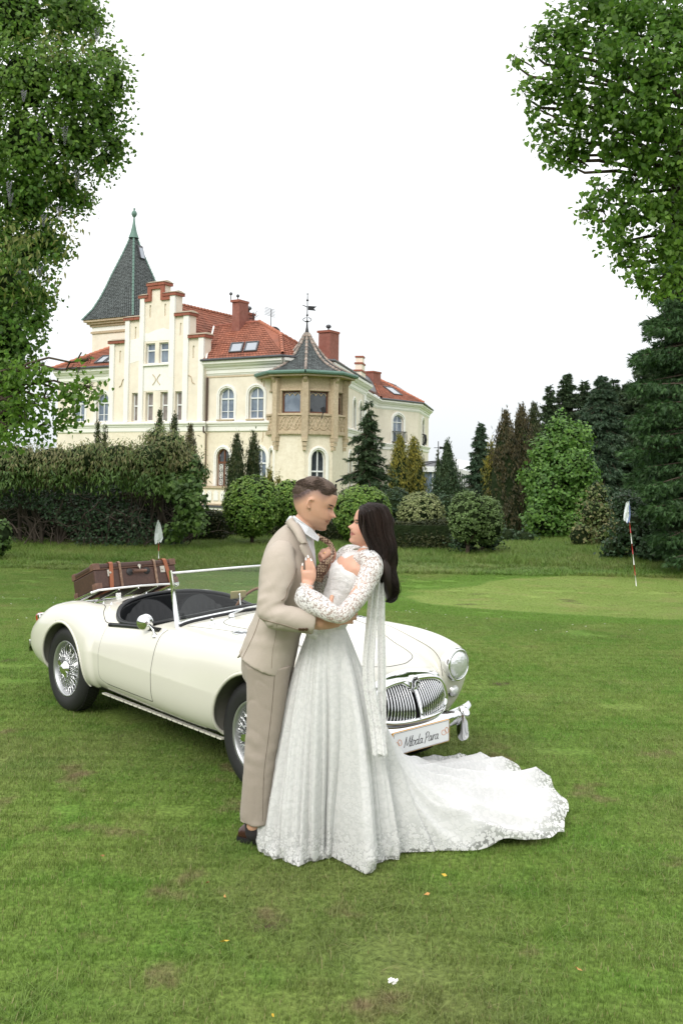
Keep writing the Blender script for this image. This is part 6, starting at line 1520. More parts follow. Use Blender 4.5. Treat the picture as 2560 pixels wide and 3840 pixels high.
# hair: a shell over the skull thinning to the sides, combed with short locks
G = []
for z in np.linspace(.30, .999, 44):
    row = []
    for phi in np.linspace(-math.pi, math.pi, 97)[:-1]:
        x, y, zz = HM.fn(np.array(phi), np.array(z)); x = float(x); y = float(y); t = z - float(hairline_m(x)); 
        th_ = -.016 + .026 * np.clip((t - .06 - .10 * (x < .1)) / .14, 0, 1) + .048 * np.clip((z - .74) / .18, 0, 1) * (1 if x > -.3 else .4)
        th_ += .008 * mnoise.noise(Vector((x * 9, y * 16, z * 9))) if t > .08 else 0
        d = Vector((x, y, (z - .55) * .9)); d.normalize(); p = Vector((x, y, z)) + d * th_
        row.append(HM.O + (HM.f * p.x + HM.r * p.y + HM.u * p.z) * HM.H)
    G.append(row)
hm = MB(); hm.grid(G, closev=True); hm.add(G[-1], [tuple(range(96))])
M_HAIRM = mat('short_brown_hair', (.088, .055, .038), .55, 0, .4, noise=[(60, (.13, .085, .06), .25), (240, (.04, .024, .016), .2)], bump=[(300, .8, .002)], vary=('island', .45))
hair_m = hm.build('hair', M_HAIRM, man, True)
hs = MB(); random.seed(5); rng_l = random.Random(3)
for k in range(5200):      # short locks
    phi = random.uniform(-math.pi, math.pi); z = random.uniform(.45, .99); x, y, zz = [float(q) for q in HM.fn(np.array(phi), np.array(z))]; t = z - float(hairline_m(x))
    if t < .10 or (z < .72 and rng_l.random() < .5): continue
    L_ = min(.03, .006 + .10 * max(0, t - .06)) ; L_ = min(L_, .022) * (1 if x > -.15 else .45) * (1 if z > .74 else .38)
    p = Vector((x, y, z)); nrm_ = Vector((x, y, (z - .5) * 1.0)).normalized(); base = HM.loc(*(p + nrm_ * (.004 + .022 * min(1, t / .2)))); nw = (HM.f * nrm_.x + HM.r * nrm_.y + HM.u * nrm_.z)
    comb = (HM.f * 1.0 + HM.u * .15 + HM.r * random.uniform(-.3, .3)); comb = (comb - nw * comb.dot(nw)).normalized() if z > .72 else (-HM.u + HM.f * -.2)
    comb = (comb - nw * comb.dot(nw)).normalized()
    a = base; b = base + comb * L_ * .5 + nw * L_ * .30; c = base + comb * L_ + nw * L_ * .25
    hs.tube([a, b, c], [.0011, .0009, .0003], 4, cap=False)
hs.build('hair_locks', M_HAIRM, man, True)['kind'] = 'stuff'
for sd_ in (1, -1):
    face_patch('eyebrow', HM, T_m, [(.305, .578), (.34, .590), (.39, .588), (.415, .572), (.39, .566), (.34, .570)], M_DARK, man, .002, sd_)
    face_patch('eye', HM, T_m, [(.315, .508), (.345, .522), (.378, .514), (.392, .502), (.36, .494), (.335, .497)], M_DARK, man, .0012, sd_)
    face_patch('eye_white', HM, T_m, [(.325, .507), (.345, .513), (.362, .509), (.35, .501)], M_EYEW, man, .002, sd_)
    face_patch('lips', HM, T_m, [(.345, .236), (.39, .262), (.44, .268), (.45, .240), (.44, .212), (.395, .212)], M_LIPM, man, .001, sd_)
# ---- shirt
sb_ = MB(); ring_loft(sb_, smooth_path([((1136, 1980, 4.77), .060, .058), ((1130, 2006, 4.775), .068, .075), ((1118, 2050, 4.785), .086, .12), ((1098, 2130, 4.80), .118, .175), ((1078, 2230, 4.80), .112, .155), ((1055, 2340, 4.80), .10, .15), ((1030, 2420, 4.80), .10, .15)]))
shirt, T_sh = voxel(sb_, 'shirt', M_SHIRT, man, .006, 3, disp=folds(.004, 14, (1, 1, .5), 3))
# collar: a raised band round the neck and a pointed leaf towards the tie
n_ = 30; G = []
for a in np.linspace(-math.pi, math.pi, n_ + 1)[:-1]:
    cx_, cz_ = 1128, 1972; tilt = -.50
    dx = .063 * math.cos(a); dy = .060 * math.sin(a); base = Vector(P(cx_, cz_, 4.768)); ax_ = Vector((math.cos(tilt), 0, math.sin(tilt))); up_ = Vector((-math.sin(tilt), 0, math.cos(tilt)))
    o_ = base + ax_ * dx * 1.02 + Vector((0, dy, 0)); out_ = (ax_ * math.cos(a) + Vector((0, math.sin(a), 0)))
    fr_ = max(0, math.cos(a)); hgt = .016; fall = .030 + .030 * fr_ ** 3
    G.append([o_ + up_ * (-.02), o_ + up_ * hgt, o_ + up_ * (hgt + .004) + out_ * .005, o_ + up_ * (hgt - .002) + out_ * .010, o_ + up_ * (hgt - fall) + out_ * (.014 + .010 * fr_)])
MB().grid(G, closeu=True).build('collar', M_SHIRT, shirt, True).modifiers.new('t', 'SOLIDIFY').thickness = .003
lf = MB(); Vn = []
for (x, y, D_) in ((265, 960, 4.70), (420, 1080, 4.69), (560, 1180, 4.70), (650, 1265, 4.725), (765, 1385, 4.745), (738, 1468, 4.735), (640, 1420, 4.70), (500, 1330, 4.675), (380, 1180, 4.67), (250, 1000, 4.68)): Vn.append(P(*c5(x, y), D_))
lf.add(Vn, [tuple(range(len(Vn)))]); lf.build('collar_leaf', M_SHIRT, shirt).modifiers.new('t', 'SOLIDIFY').thickness = .004
# ---- jacket
jb = MB()
ring_loft(jb, smooth_path([((1116, 1984, 4.775), .060, .074), ((1104, 2008, 4.78), .080, .115), ((1092, 2040, 4.79), .102, .165), ((1082, 2080, 4.795), .122, .205), ((1078, 2140, 4.80), .140, .215), ((1068, 2230, 4.80), .137, .20), ((1048, 2320, 4.80), .127, .19), ((1022, 2400, 4.80), .135, .20), ((1004, 2460, 4.80), .140, .21), ((993, 2487, 4.80), .142, .212)]), p=2.2, cap=False, n=40, first=True)
ring_loft(jb, smooth_path([((1062, 2062, 4.66), .060, .07), ((1046, 2100, 4.61), .080, .078), ((1042, 2145, 4.58), .085, .074), ((1031, 2200, 4.545), .075, .066), ((1017, 2255, 4.515), .065, .060), ((1012, 2292, 4.50), .060, .056), ((1052, 2315, 4.485), .062, .060), ((1105, 2322, 4.475), .060, .057), ((1150, 2332, 4.47), .056, .053), ((1180, 2338, 4.472), .053, .050)]), n=24, cap=False, first=True)
ring_loft(jb, smooth_path([((1080, 2070, 4.95), .06, .07), ((1075, 2130, 5.02), .08, .07), ((1090, 2210, 5.06), .072, .065), ((1130, 2280, 5.05), .064, .06), ((1200, 2300, 4.98), .055, .052)]), n=20)
def jdisp(co, no):
    out = np.zeros(len(co), np.float32)
    el = Vector(P(1012, 2275, 4.50))
    for i, c in enumerate(co):
        d = (Vector(c) - el); r_ = d.length
        k = math.exp(-(r_ / .13) ** 2)        # gathers in the crook of the elbow
        q = Vector((c[0] * 9 + c[2] * 5, c[1] * 6, c[2] * 26 - c[0] * 14))
        v_ = mnoise.noise(q); out[i] = .0120 * k * v_ * 1.5
        q2 = Vector((c[0] * 7, c[1] * 7, c[2] * 3.2 + 9)); w_ = mnoise.noise(q2 * 1.5 + Vector((c[2] * 4, 0, 0))); out[i] += .0030 * mnoise.noise(q2) - .0018 * math.exp(-(w_ / .07) ** 2) * max(0, mnoise.noise(q2 * .7 + Vector((3, 3, 3))) + .1) * 2 + .005 * math.exp(-((c[2] - 1.05) / .09) ** 2) * mnoise.noise(Vector((c[0] * 8, c[1] * 5, c[2] * 24)))
    return out
jacket, T_j = voxel(jb, 'jacket', M_SUIT, man, .0065, 3, disp=jdisp)
# tail flap kicking out behind, at the side vent
fl = []
for t in np.linspace(0, 1, 9):
    a = np.array((972, 2330)) * (1 - t) + np.array((889, 2466)) * t; b = np.array((982, 2318)) * (1 - t) + np.array((938, 2440)) * t
    r_ = []
    for s in np.linspace(0, 1, 6):
        q = a * (1 - s) + b * s; r_.append(P(q[0], q[1], 4.70 + .02 * math.sin(s * 3) - .0 * t))
    fl.append(r_)
MB().grid(fl).build('vent_flap', M_SUIT, jacket, True).modifiers.new('t', 'SOLIDIFY').thickness = .006
# skirt of the jacket below the waist, open panel edge with thickness
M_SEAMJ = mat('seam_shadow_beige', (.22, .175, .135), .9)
m = MB(); li_ = [np.array(P(*q)) for q in dens([np.array(q, float) for q in ((1150, 2030, 4.665), (1158, 2050, 4.675), (1169, 2078, 4.70), (1180, 2120, 4.715), (1183, 2150, 4.72))], 5)]; lo2 = [np.array(P(*q)) for q in dens([np.array(q, float) for q in ((1124, 2046, 4.592), (1129, 2060, 4.588), (1145, 2090, 4.592), (1160, 2126, 4.61), (1172, 2152, 4.64))], 5)]
m.grid([[a, a * .5 + b * .5 + np.array([0, -.010, .002]), b] for a, b in zip(li_, lo2)]); lp_o = m.build('lapel', M_SUIT, jacket, True); md = lp_o.modifiers.new('t', 'SOLIDIFY'); md.thickness = .006; md.offset = 0
m = MB(); inn_ = [(1098, 1940, 4.715), (1115, 1959, 4.685), (1133, 1985, 4.662), (1144, 2012, 4.65), (1152, 2040, 4.64)]; out_ = [(1070, 1962, 4.73), (1088, 1980, 4.66), (1105, 2003, 4.625), (1117, 2026, 4.605), (1131, 2040, 4.60)]
ii, oo_ = dens([np.array(P(*q)) for q in inn_], 5), dens([np.array(P(*q)) for q in out_], 5); m.grid([[a, a * .5 + b * .5 + np.array([0, -.012, .006]), b] for a, b in zip(ii, oo_)]); co_ = m.build('jacket_collar', M_SUIT, jacket, True); md = co_.modifiers.new('t', 'SOLIDIFY'); md.thickness = .006; md.offset = 0
back = [np.array(P(1070, 1962, 4.73)), np.array(P(1060, 1958, 4.78)), np.array(P(1075, 1965, 4.85))]
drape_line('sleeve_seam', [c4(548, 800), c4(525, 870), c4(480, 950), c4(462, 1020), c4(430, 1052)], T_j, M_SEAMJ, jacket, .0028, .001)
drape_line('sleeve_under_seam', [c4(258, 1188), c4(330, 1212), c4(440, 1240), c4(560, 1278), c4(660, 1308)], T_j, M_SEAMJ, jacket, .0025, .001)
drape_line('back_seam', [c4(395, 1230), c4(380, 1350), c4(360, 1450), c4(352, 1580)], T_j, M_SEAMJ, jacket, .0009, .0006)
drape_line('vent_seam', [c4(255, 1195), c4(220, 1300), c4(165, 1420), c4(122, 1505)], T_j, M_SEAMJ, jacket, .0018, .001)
for x in (575, 600, 625):
    loc, nn = hit(T_j, *c4(x, 1274), 4.47); Mx = nn.to_track_quat('Z', 'Y').to_matrix()
    MB().lathe([(.0085, 0), (.0085, .003), (.006, .0045), (.0045, .003), (0, .003)], 14, loc, Mx).build('cuff_button', M_BTN, jacket, True)
# ---- trousers
tb = MB()
ring_loft(tb, smooth_path([((1000, 2440, 4.80), .125, .19), ((998, 2500, 4.80), .125, .19)]), n=24)
ring_loft(tb, smooth_path([((1005, 2490, 4.70), .114, .10), ((1002, 2580, 4.70), .102, .090), ((992, 2700, 4.695), .090, .078), ((981, 2800, 4.69), .082, .072), ((970, 2900, 4.69), .077, .068), ((960, 3000, 4.695), .074, .064), ((954, 3078, 4.70), .075, .062)]), n=28, p=2.3, cap=False, first=True)
ring_loft(tb, smooth_path([((1020, 2490, 4.90), .115, .10), ((1025, 2700, 4.93), .10, .085), ((1022, 2900, 4.95), .09, .078), ((1015, 3060, 4.95), .088, .078)]), n=28, p=2.3, cap=False, first=True)
def tdisp(co, no):
    out = np.zeros(len(co), np.float32)
    for i, c in enumerate(co):
        q = Vector((c[0] * 9, c[1] * 9, c[2] * 2.6)); w_ = mnoise.noise(Vector((c[0] * 10 + c[2] * 5, c[1] * 8, c[2] * 5))); out[i] = .0030 * mnoise.noise(q) - .0022 * math.exp(-(w_ / .08) ** 2) * max(0, mnoise.noise(Vector((c[0] * 4, c[1] * 4, c[2] * 3 + 7))) + .15) * 2 + .006 * math.exp(-((c[2] - .50) / .12) ** 2) * mnoise.noise(Vector((c[0] * 14, c[1] * 14, c[2] * 22)))
        out[i] += .013 * math.exp(-((c[2] - .10) / .07) ** 2) * mnoise.noise(Vector((c[0] * 10, c[1] * 10, c[2] * 18 + 4)))
    return out
trou, T_t = voxel(tb, 'trousers', M_TROU, man, .0065, 3, disp=tdisp)
drape_line('side_seam', [(1030, 2530), (1020, 2650), (1005, 2780), (990, 2900), (985, 3080)], T_t, mat('seam_shadow_taupe', (.13, .10, .08), .9), trou, .0010, .0006)
# ---- shoes
M_SOCK = mat('dark_sock', (.02, .017, .018), .9)
for du_, D_ in ((0, 4.70), (40, 4.95)): sk_ = MB(); ring_loft(sk_, smooth_path([((950 + du_, 3030, D_), .044, .044), ((948 + du_, 3085, D_), .040, .040), ((952 + du_, 3122, D_), .042, .040)])); sk_.build('sock', M_SOCK, man, True)
def shoe(x0, y0, dirx, diry):
    o = Vector((x0, y0, 0)); f = Vector((dirx, diry, 0)).normalized(); s = Vector((-f.y, f.x, 0)); G = []
    prof = [(-.005, .030, .060), (.02, .036, .085), (.06, .038, .095), (.10, .040, .085), (.14, .044, .066), (.19, .050, .055), (.23, .049, .047), (.265, .038, .038), (.288, .018, .028)]
    for (x, w, h) in prof: G.append([o + f * x + s * (w * math.cos(a) * (1 if math.sin(a) > -.1 else .95)) + Vector((0, 0, .022 + max(0, math.sin(a)) ** .8 * (h - .02))) for a in np.linspace(-.35, math.pi + .35, 17)])
    m = MB().grid(G); m.add(G[0], [tuple(range(17))]); m.add(G[-1], [tuple(range(17))]); sh = fixnormals(m.build('shoe', M_SHOE, man, True))
    S = [o + f * x + s * w for x, w in ((-.012, .026), (.03, .040), (.08, .040), (.14, .046), (.20, .055), (.25, .050), (.285, .030), (.298, 0))]; S2 = [o + f * x - s * w for x, w in ((-.012, .026), (.03, .040), (.08, .038), (.14, .042), (.20, .052), (.25, .048), (.285, .030))]
    loop = S + S2[::-1]; fixnormals(MB().prism([p + Vector((0, 0, .006)) for p in loop], (0, 0, .020)).build('sole', M_SOLE, sh)); 
    heel = [p for p in loop if (p - o).dot(f) < .09]; fixnormals(MB().prism([o + f * x + s * w + Vector((0, 0, -.002)) for x, w in ((-.012, -.028), (-.012, .028), (.03, .040), (.075, .038), (.075, -.038), (.03, -.040))], (0, 0, .016)).build('heel', M_SOLE, sh))
    fixnormals(MB().box(o + f * .135 + Vector((0, 0, .070)), (.022, .085, .010), Matrix((f, s, Vector((0, 0, 1)))).transposed()).build('shoe_strap', M_SHOE, sh, bevel=.003))
g0 = Gd(905, 3148); shoe(g0[0], g0[1] - .0, .90, -.38); g1 = Gd(965, 3080); shoe(g1[0], 4.98, .95, .10)
# ------------------------------------------------------------------ lace and cloth of the dress
def lace_nodes(t, scale=24., thr=(.30, .36)):
    """flower rosettes and leafy vines in the plane of the uv map; returns mask socket"""
    N = t.nodes.new; L = t.links.new
    uv = N('ShaderNodeTexCoord'); nz = N('ShaderNodeTexNoise'); nz.inputs['Scale'].default_value = 30; nz.inputs['Detail'].default_value = 2
    L(uv.outputs['UV'], nz.inputs['Vector']); 
    wob = N('ShaderNodeVectorMath'); wob.operation = 'MULTIPLY_ADD'; wob.inputs[1].default_value = (.014, .014, 0); L(nz.outputs['Color'], wob.inputs[0]); L(uv.outputs['UV'], wob.inputs[2])
    mk = []
    for sc, pet, rad, off in ((scale, 5, .40, 0), (scale * 1.9, 4, .36, 3.3)):
        ad = N('ShaderNodeVectorMath'); ad.operation = 'ADD'; ad.inputs[1].default_value = (off, off * .7, 0); L(wob.outputs[0], ad.inputs[0])
        scl = N('ShaderNodeVectorMath'); scl.operation = 'SCALE'; scl.inputs['Scale'].default_value = sc; L(ad.outputs[0], scl.inputs[0])
        vo = N('ShaderNodeTexVoronoi'); vo.voronoi_dimensions = '2D'; vo.inputs['Scale'].default_value = 1; vo.inputs['Randomness'].default_value = .85; L(scl.outputs[0], vo.inputs['Vector'])
        df = N('ShaderNodeVectorMath'); df.operation = 'SUBTRACT'; L(scl.outputs[0], df.inputs[0]); L(vo.outputs['Position'], df.inputs[1])
        sp = N('ShaderNodeSeparateXYZ'); L(df.outputs[0], sp.inputs[0]); at = N('ShaderNodeMath'); at.operation = 'ARCTAN2'; L(sp.outputs[0], at.inputs[0]); L(sp.outputs[1], at.inputs[1])
        m1 = N('ShaderNodeMath'); m1.operation = 'MULTIPLY'; m1.inputs[1].default_value = pet; L(at.outputs[0], m1.inputs[0])
        sn = N('ShaderNodeMath'); sn.operation = 'COSINE'; L(m1.outputs[0], sn.inputs[0])
        m2 = N('ShaderNodeMath'); m2.operation = 'MULTIPLY_ADD'; m2.inputs[1].default_value = rad * .32; m2.inputs[2].default_value = rad; L(sn.outputs[0], m2.inputs[0])
        sb = N('ShaderNodeMath'); sb.operation = 'SUBTRACT'; L(m2.outputs[0], sb.inputs[0]); L(vo.outputs['Distance'], sb.inputs[1])
        r = N('ShaderNodeMapRange'); r.inputs['From Min'].default_value = -.04; r.inputs['From Max'].default_value = .05; L(sb.outputs[0], r.inputs[0]); mk.append((r, vo))
    mx1 = N('ShaderNodeMath'); mx1.operation = 'MAXIMUM'; L(mk[0][0].outputs[0], mx1.inputs[0]); L(mk[1][0].outputs[0], mx1.inputs[1])
    # cord outline inside each flower
    wv = N('ShaderNodeMath'); wv.operation = 'MULTIPLY'; wv.inputs[1].default_value = 26; L(mk[0][1].outputs['Distance'], wv.inputs[0]); wc = N('ShaderNodeMath'); wc.operation = 'COSINE'; L(wv.outputs[0], wc.inputs[0])
    hgt = N('ShaderNodeMath'); hgt.operation = 'MULTIPLY_ADD'; hgt.inputs[1].default_value = .25; L(wc.outputs[0], hgt.inputs[0]); L(mx1.outputs[0], hgt.inputs[2])
    return mx1.outputs[0], hgt.outputs[0], uv
def lace_mat(name, base=(.80, .80, .795), net=(.735, .74, .735), sheer=0., scale=24., hem=False, bump=.8):
    m = bpy.data.materials.new(name); m.use_nodes = True; t = m.node_tree; b = t.nodes['Principled BSDF']; N = t.nodes.new; L = t.links.new
    mask, hgt, uv = lace_nodes(t, scale)
    mx_ = N('ShaderNodeMixRGB'); mx_.inputs[1].default_value = (*net, 1); mx_.inputs[2].default_value = (*base, 1); L(mask, mx_.inputs[0]); L(mx_.outputs[0], b.inputs['Base Color'])
    b.inputs['Roughness'].default_value = .75; b.inputs['Specular IOR Level'].default_value = .3; b.inputs['Sheen Weight'].default_value = .15
    bn = N('ShaderNodeBump'); bn.inputs['Strength'].default_value = bump; bn.inputs['Distance'].default_value = .0016; L(hgt, bn.inputs['Height']); L(bn.outputs[0], b.inputs['Normal'])
    out = t.nodes['Material Output']
    tl = N('ShaderNodeBsdfTranslucent'); L(mx_.outputs[0], tl.inputs[0]); m0 = N('ShaderNodeMixShader'); m0.inputs[0].default_value = .18; L(b.outputs[0], m0.inputs[1]); L(tl.outputs[0], m0.inputs[2]); sh = m0.outputs[0]
    if sheer or hem:
        tr = N('ShaderNodeBsdfTransparent'); m2 = N('ShaderNodeMixShader')
        inv = N('ShaderNodeMath'); inv.operation = 'SUBTRACT'; inv.inputs[0].default_value = 1; L(mask, inv.inputs[1])
        k = N('ShaderNodeMath'); k.operation = 'MULTIPLY'; L(inv.outputs[0], k.inputs[0]); k.inputs[1].default_value = sheer
        if hem:
            at = N('ShaderNodeAttribute'); at.attribute_name = 'sheer'; L(at.outputs['Fac'], k.inputs[1])
        L(k.outputs[0], m2.inputs[0]); L(sh, m2.inputs[1]); L(tr.outputs[0], m2.inputs[2]); sh = m2.outputs[0]
    L(sh, out.inputs[0]); return m
def lace3d(name, base, net, scale=30., bump=.5):
    m = bpy.data.materials.new(name); m.use_nodes = True; t = m.node_tree; b = t.nodes['Principled BSDF']; N = t.nodes.new; L = t.links.new
    tc_ = N('ShaderNodeTexCoord'); nz_a = N('ShaderNodeTexNoise'); nz_a.inputs['Scale'].default_value = 55; nz_a.inputs['Detail'].default_value = 3; L(tc_.outputs['Object'], nz_a.inputs['Vector'])
    wob = N('ShaderNodeVectorMath'); wob.operation = 'MULTIPLY_ADD'; wob.inputs[1].default_value = (.022, .022, .022); L(nz_a.outputs['Color'], wob.inputs[0]); L(tc_.outputs['Object'], wob.inputs[2]); ms_ = []
    for sc, th0 in ((scale, .46), (scale * 1.8, .40)):
        v = N('ShaderNodeTexVoronoi'); v.inputs['Scale'].default_value = sc; L(wob.outputs[0], v.inputs['Vector']); r = N('ShaderNodeMapRange'); r.inputs['From Min'].default_value = th0 + .05; r.inputs['From Max'].default_value = th0 - .05; L(v.outputs['Distance'], r.inputs[0]); ms_.append(r)
    mxm = N('ShaderNodeMath'); mxm.operation = 'MAXIMUM'; L(ms_[0].outputs[0], mxm.inputs[0]); L(ms_[1].outputs[0], mxm.inputs[1]); mask = mxm.outputs[0]
    mx_ = N('ShaderNodeMixRGB'); mx_.inputs[1].default_value = (*net, 1); mx_.inputs[2].default_value = (*base, 1); L(mask, mx_.inputs[0]); L(mx_.outputs[0], b.inputs['Base Color']); b.inputs['Roughness'].default_value = .7; b.inputs['Specular IOR Level'].default_value = .3; b.inputs['Sheen Weight'].default_value = .15
    bn = N('ShaderNodeBump'); bn.inputs['Strength'].default_value = bump; bn.inputs['Distance'].default_value = .0015; L(mask, bn.inputs['Height']); L(bn.outputs[0], b.inputs['Normal'])
    tl_ = N('ShaderNodeBsdfTranslucent'); L(mx_.outputs[0], tl_.inputs[0]); m0 = N('ShaderNodeMixShader'); m0.inputs[0].default_value = .18; L(b.outputs[0], m0.inputs[1]); L(tl_.outputs[0], m0.inputs[2])
    at = N('ShaderNodeAttribute'); at.attribute_name = 'sheer'; inv = N('ShaderNodeMath'); inv.operation = 'SUBTRACT'; inv.inputs[0].default_value = 1; L(mask, inv.inputs[1]); k = N('ShaderNodeMath'); k.operation = 'MULTIPLY'; L(inv.outputs[0], k.inputs[0]); L(at.outputs['Fac'], k.inputs[1])
    tr = N('ShaderNodeBsdfTransparent'); m2 = N('ShaderNodeMixShader'); L(k.outputs[0], m2.inputs[0]); L(m0.outputs[0], m2.inputs[1]); L(tr.outputs[0], m2.inputs[2]); L(m2.outputs[0], t.nodes['Material Output'].inputs[0]); return m
M_LACE = lace3d('lined_lace', (.775, .775, .77), (.72, .725, .72), 36.)
M_LSLV = lace_mat('sheer_lace', (.86, .86, .855), (.80, .77, .745), .66, 52.)
M_LRIB = lace_mat('ribbon_lace', (.82, .82, .81), (.77, .77, .76), .14, 34., bump=.3)
M_LBOD = lace_mat('bodice_lace', (.85, .85, .85), (.76, .765, .765), 0, 30., bump=.5)
def uv_from(me, fn):
    """uv per loop from a per-vertex function array (n,2)"""
    lay = me.uv_layers.new(name='UVMap'); li = np.empty(len(me.loops), np.int32); me.loops.foreach_get('vertex_index', li); lay.data.foreach_set('uv', np.asarray(fn, np.float32)[li].ravel())
def local_uv(o, off, swirl=0.):
    me = o.data; n = len(me.vertices); co = np.empty(n * 3, np.float32); me.vertices.foreach_get('co', co); co = co.reshape(-1, 3)
    uv_from(me, np.stack([co[:, 0] + co[:, 1] * .8, co[:, 2] + co[:, 1] * .25], 1))
# ------------------------------------------------------------------ the woman
woman = thing('person', 'woman in white lace wedding dress with long dark hair looking up at the man', 'woman', tuple(Gd(1250, 3180)))
HW = Head(P(1369.5, 2052.8, 4.74), (-math.cos(R(14)), -.10, math.sin(R(14))), (math.sin(R(14)), 0, math.cos(R(14))), .212, True)
wb_ = MB(); HW.grid(wb_); HW.ear(wb_, 1); HW.ear(wb_, -1)
ring_loft(wb_, smooth_path([((1397, 2010, 4.74), .048, .045), ((1388, 2048, 4.745), .047, .047), ((1382, 2075, 4.75), .050, .055), ((1372, 2100, 4.75), .062, .09)]))
ring_loft(wb_, smooth_path([((1374, 2092, 4.75), .060, .11), ((1352, 2124, 4.75), .104, .160), ((1326, 2162, 4.75), .118, .150), ((1290, 2230, 4.75), .088, .125), ((1245, 2310, 4.74), .080, .110), ((1228, 2350, 4.74), .076, .105), ((1222, 2440, 4.73), .075, .10)]))
for D_ in (4.71, 4.79): ring_loft(wb_, smooth_path([((1222, 2450, D_), .045, .045), ((1235, 2750, D_), .045, .045), ((1240, 3080, D_), .035, .035), ((1235, 3140, D_), .04, .035)]))
LA = [((1392, 2118, 4.60), .050, .050), ((1366, 2190, 4.53), .042, .042), ((1318, 2270, 4.46), .038, .038), ((1276, 2308, 4.44), .036, .036), ((1232, 2292, 4.44), .034, .034), ((1190, 2262, 4.47), .029, .029), ((1158, 2222, 4.51), .025, .023), ((1150, 2195, 4.53), .024, .018)]
ring_loft(wb_, smooth_path(LA))
RA = [((1335, 2112, 4.93), .048, .048), ((1275, 2160, 5.0), .040, .040), ((1200, 2205, 4.98), .036, .036), ((1200, 2160, 4.92), .028, .026), ((1222, 2122, 4.86), .022, .020)]
ring_loft(wb_, smooth_path(RA))
# left hand flat on his chest
HD = 4.555
ring_loft(wb_, smooth_path([((1150, 2198, 4.54), .024, .017), ((1154, 2180, HD), .032, .014), ((1157, 2162, HD), .037, .013), ((1158, 2148, HD), .036, .012)]))
def F7(*pts): return [PW(*c7(x, y), d) for x, y, d in pts]
fl_ = [F7((440, 800, HD), (432, 730, HD), (434, 660, HD + .004), (440, 618, HD + .008)), F7((524, 770, HD), (525, 680, HD), (512, 590, HD + .002), (506, 512, HD + .006)), F7((596, 765, HD), (594, 660, HD), (576, 550, HD + .003), (552, 462, HD + .008)), F7((668, 790, HD), (664, 690, HD), (640, 600, HD + .004), (612, 530, HD + .010))]
for f_ in fl_: finger(wb_, f_, .0080, .0062)
finger(wb_, F7((660, 900, HD + .01), (672, 800, HD + .02), (668, 720, HD + .03), (655, 650, HD + .035)), .011, .0085)
# right hand closed round the tie
RD = 4.83
ring_loft(wb_, smooth_path([((1226, 2124, RD + .01), .022, .020), ((1220, 2105, RD), .030, .022), ((1216, 2088, RD), .034, .022), ((1222, 2072, RD), .030, .020)]))
for k, (x, y) in enumerate(((800, 455), (865, 400), (925, 360), (985, 325))):
    finger(wb_, F7((x - 30, y - 30, RD - .005), (x, y - 45, RD - .030), (x + 45, y + 20, RD - .040), (x + 30, y + 85, RD - .030), (x - 5, y + 90, RD - .016)), .0098, .0082)
finger(wb_, F7((1000, 560, RD), (1050, 470, RD - .01), (1062, 390, RD - .015), (1040, 300, RD - .02), (1022, 262, RD - .022)), .0125, .0085)
body_w, T_w = voxel(wb_, 'body', M_SKIN_W, woman, .0045, 2)
def tone_w(me, H_, off):
    n = len(me.vertices); co = np.empty(n * 3, np.float32); me.vertices.foreach_get('co', co); co = co.reshape(-1, 3) + np.array(off) - np.array(H_.O)
    x = co @ np.array(H_.f) / H_.H; z = co @ np.array(H_.u) / H_.H; y = co @ np.array(H_.r) / H_.H
    c = np.ones((n, 4), np.float32); ch = np.exp(-((x - .24) / .10) ** 2 - ((z - .36) / .09) ** 2) * .16
    c[:, 1] = 1 - ch; c[:, 2] = 1 - ch; a = me.color_attributes.new('tone', 'FLOAT_COLOR', 'POINT'); a.data.foreach_set('color', c.ravel())
tone_w(body_w.data, HW, wl(woman))
for f_ in fl_ :
    tip = Vector(f_[-1]); prev = Vector(f_[-2]); d = (tip - prev).normalized(); MB().tube([tip - d * .004 + Vector((0, -.0055, 0)), tip + d * .004 + Vector((0, -.006, 0)), tip + d * .009 + Vector((0, -.003, 0))], [.0044, .0042, .0028], 8).build('fingernail', M_NAIL, woman, True)
for (x, y) in ((1010, 365), (1008, 515), (978, 548)):
    q = Vector(PW(*c7(x, y), RD - .052)); MB().tube([q + Vector((0, 0, .006)), q, q - Vector((-.001, 0, .008))], [.0035, .0050, .0030], 8).build('fingernail', M_NAIL, woman, True)
q = Vector(PW(*c7(880, 375), RD - .035)); MB().tube([q + Vector((.0115 * math.cos(a), .0115 * math.sin(a) * .8, .0115 * math.cos(a) * .5)) for a in np.linspace(0, 2 * math.pi, 17)], .0014, 6).build('ring', M_RING, woman, True)
for sd_ in (1, -1):
    face_patch('eyebrow', HW, T_w, [(.28, .585), (.32, .600), (.38, .597), (.418, .578), (.38, .572), (.32, .577)], M_DARK, woman, .0015, sd_)
    face_patch('eye', HW, T_w, [(.285, .512), (.32, .532), (.36, .530), (.392, .508), (.355, .496), (.315, .499)], M_IRIS, woman, .0012, sd_)
    face_patch('eye_white', HW, T_w, [(.305, .511), (.325, .519), (.345, .514), (.335, .503)], M_EYEW, woman, .0022, sd_)
    face_patch('eyelashes', HW, T_w, [(.275, .520), (.32, .540), (.37, .536), (.40, .515), (.36, .528), (.31, .527)], M_IRIS, woman, .0028, sd_)
    face_patch('lips', HW, T_w, [(.335, .245), (.385, .272), (.43, .285), (.455, .262), (.45, .238), (.44, .212), (.40, .205), (.365, .222)], M_LIP, woman, .0012, sd_)
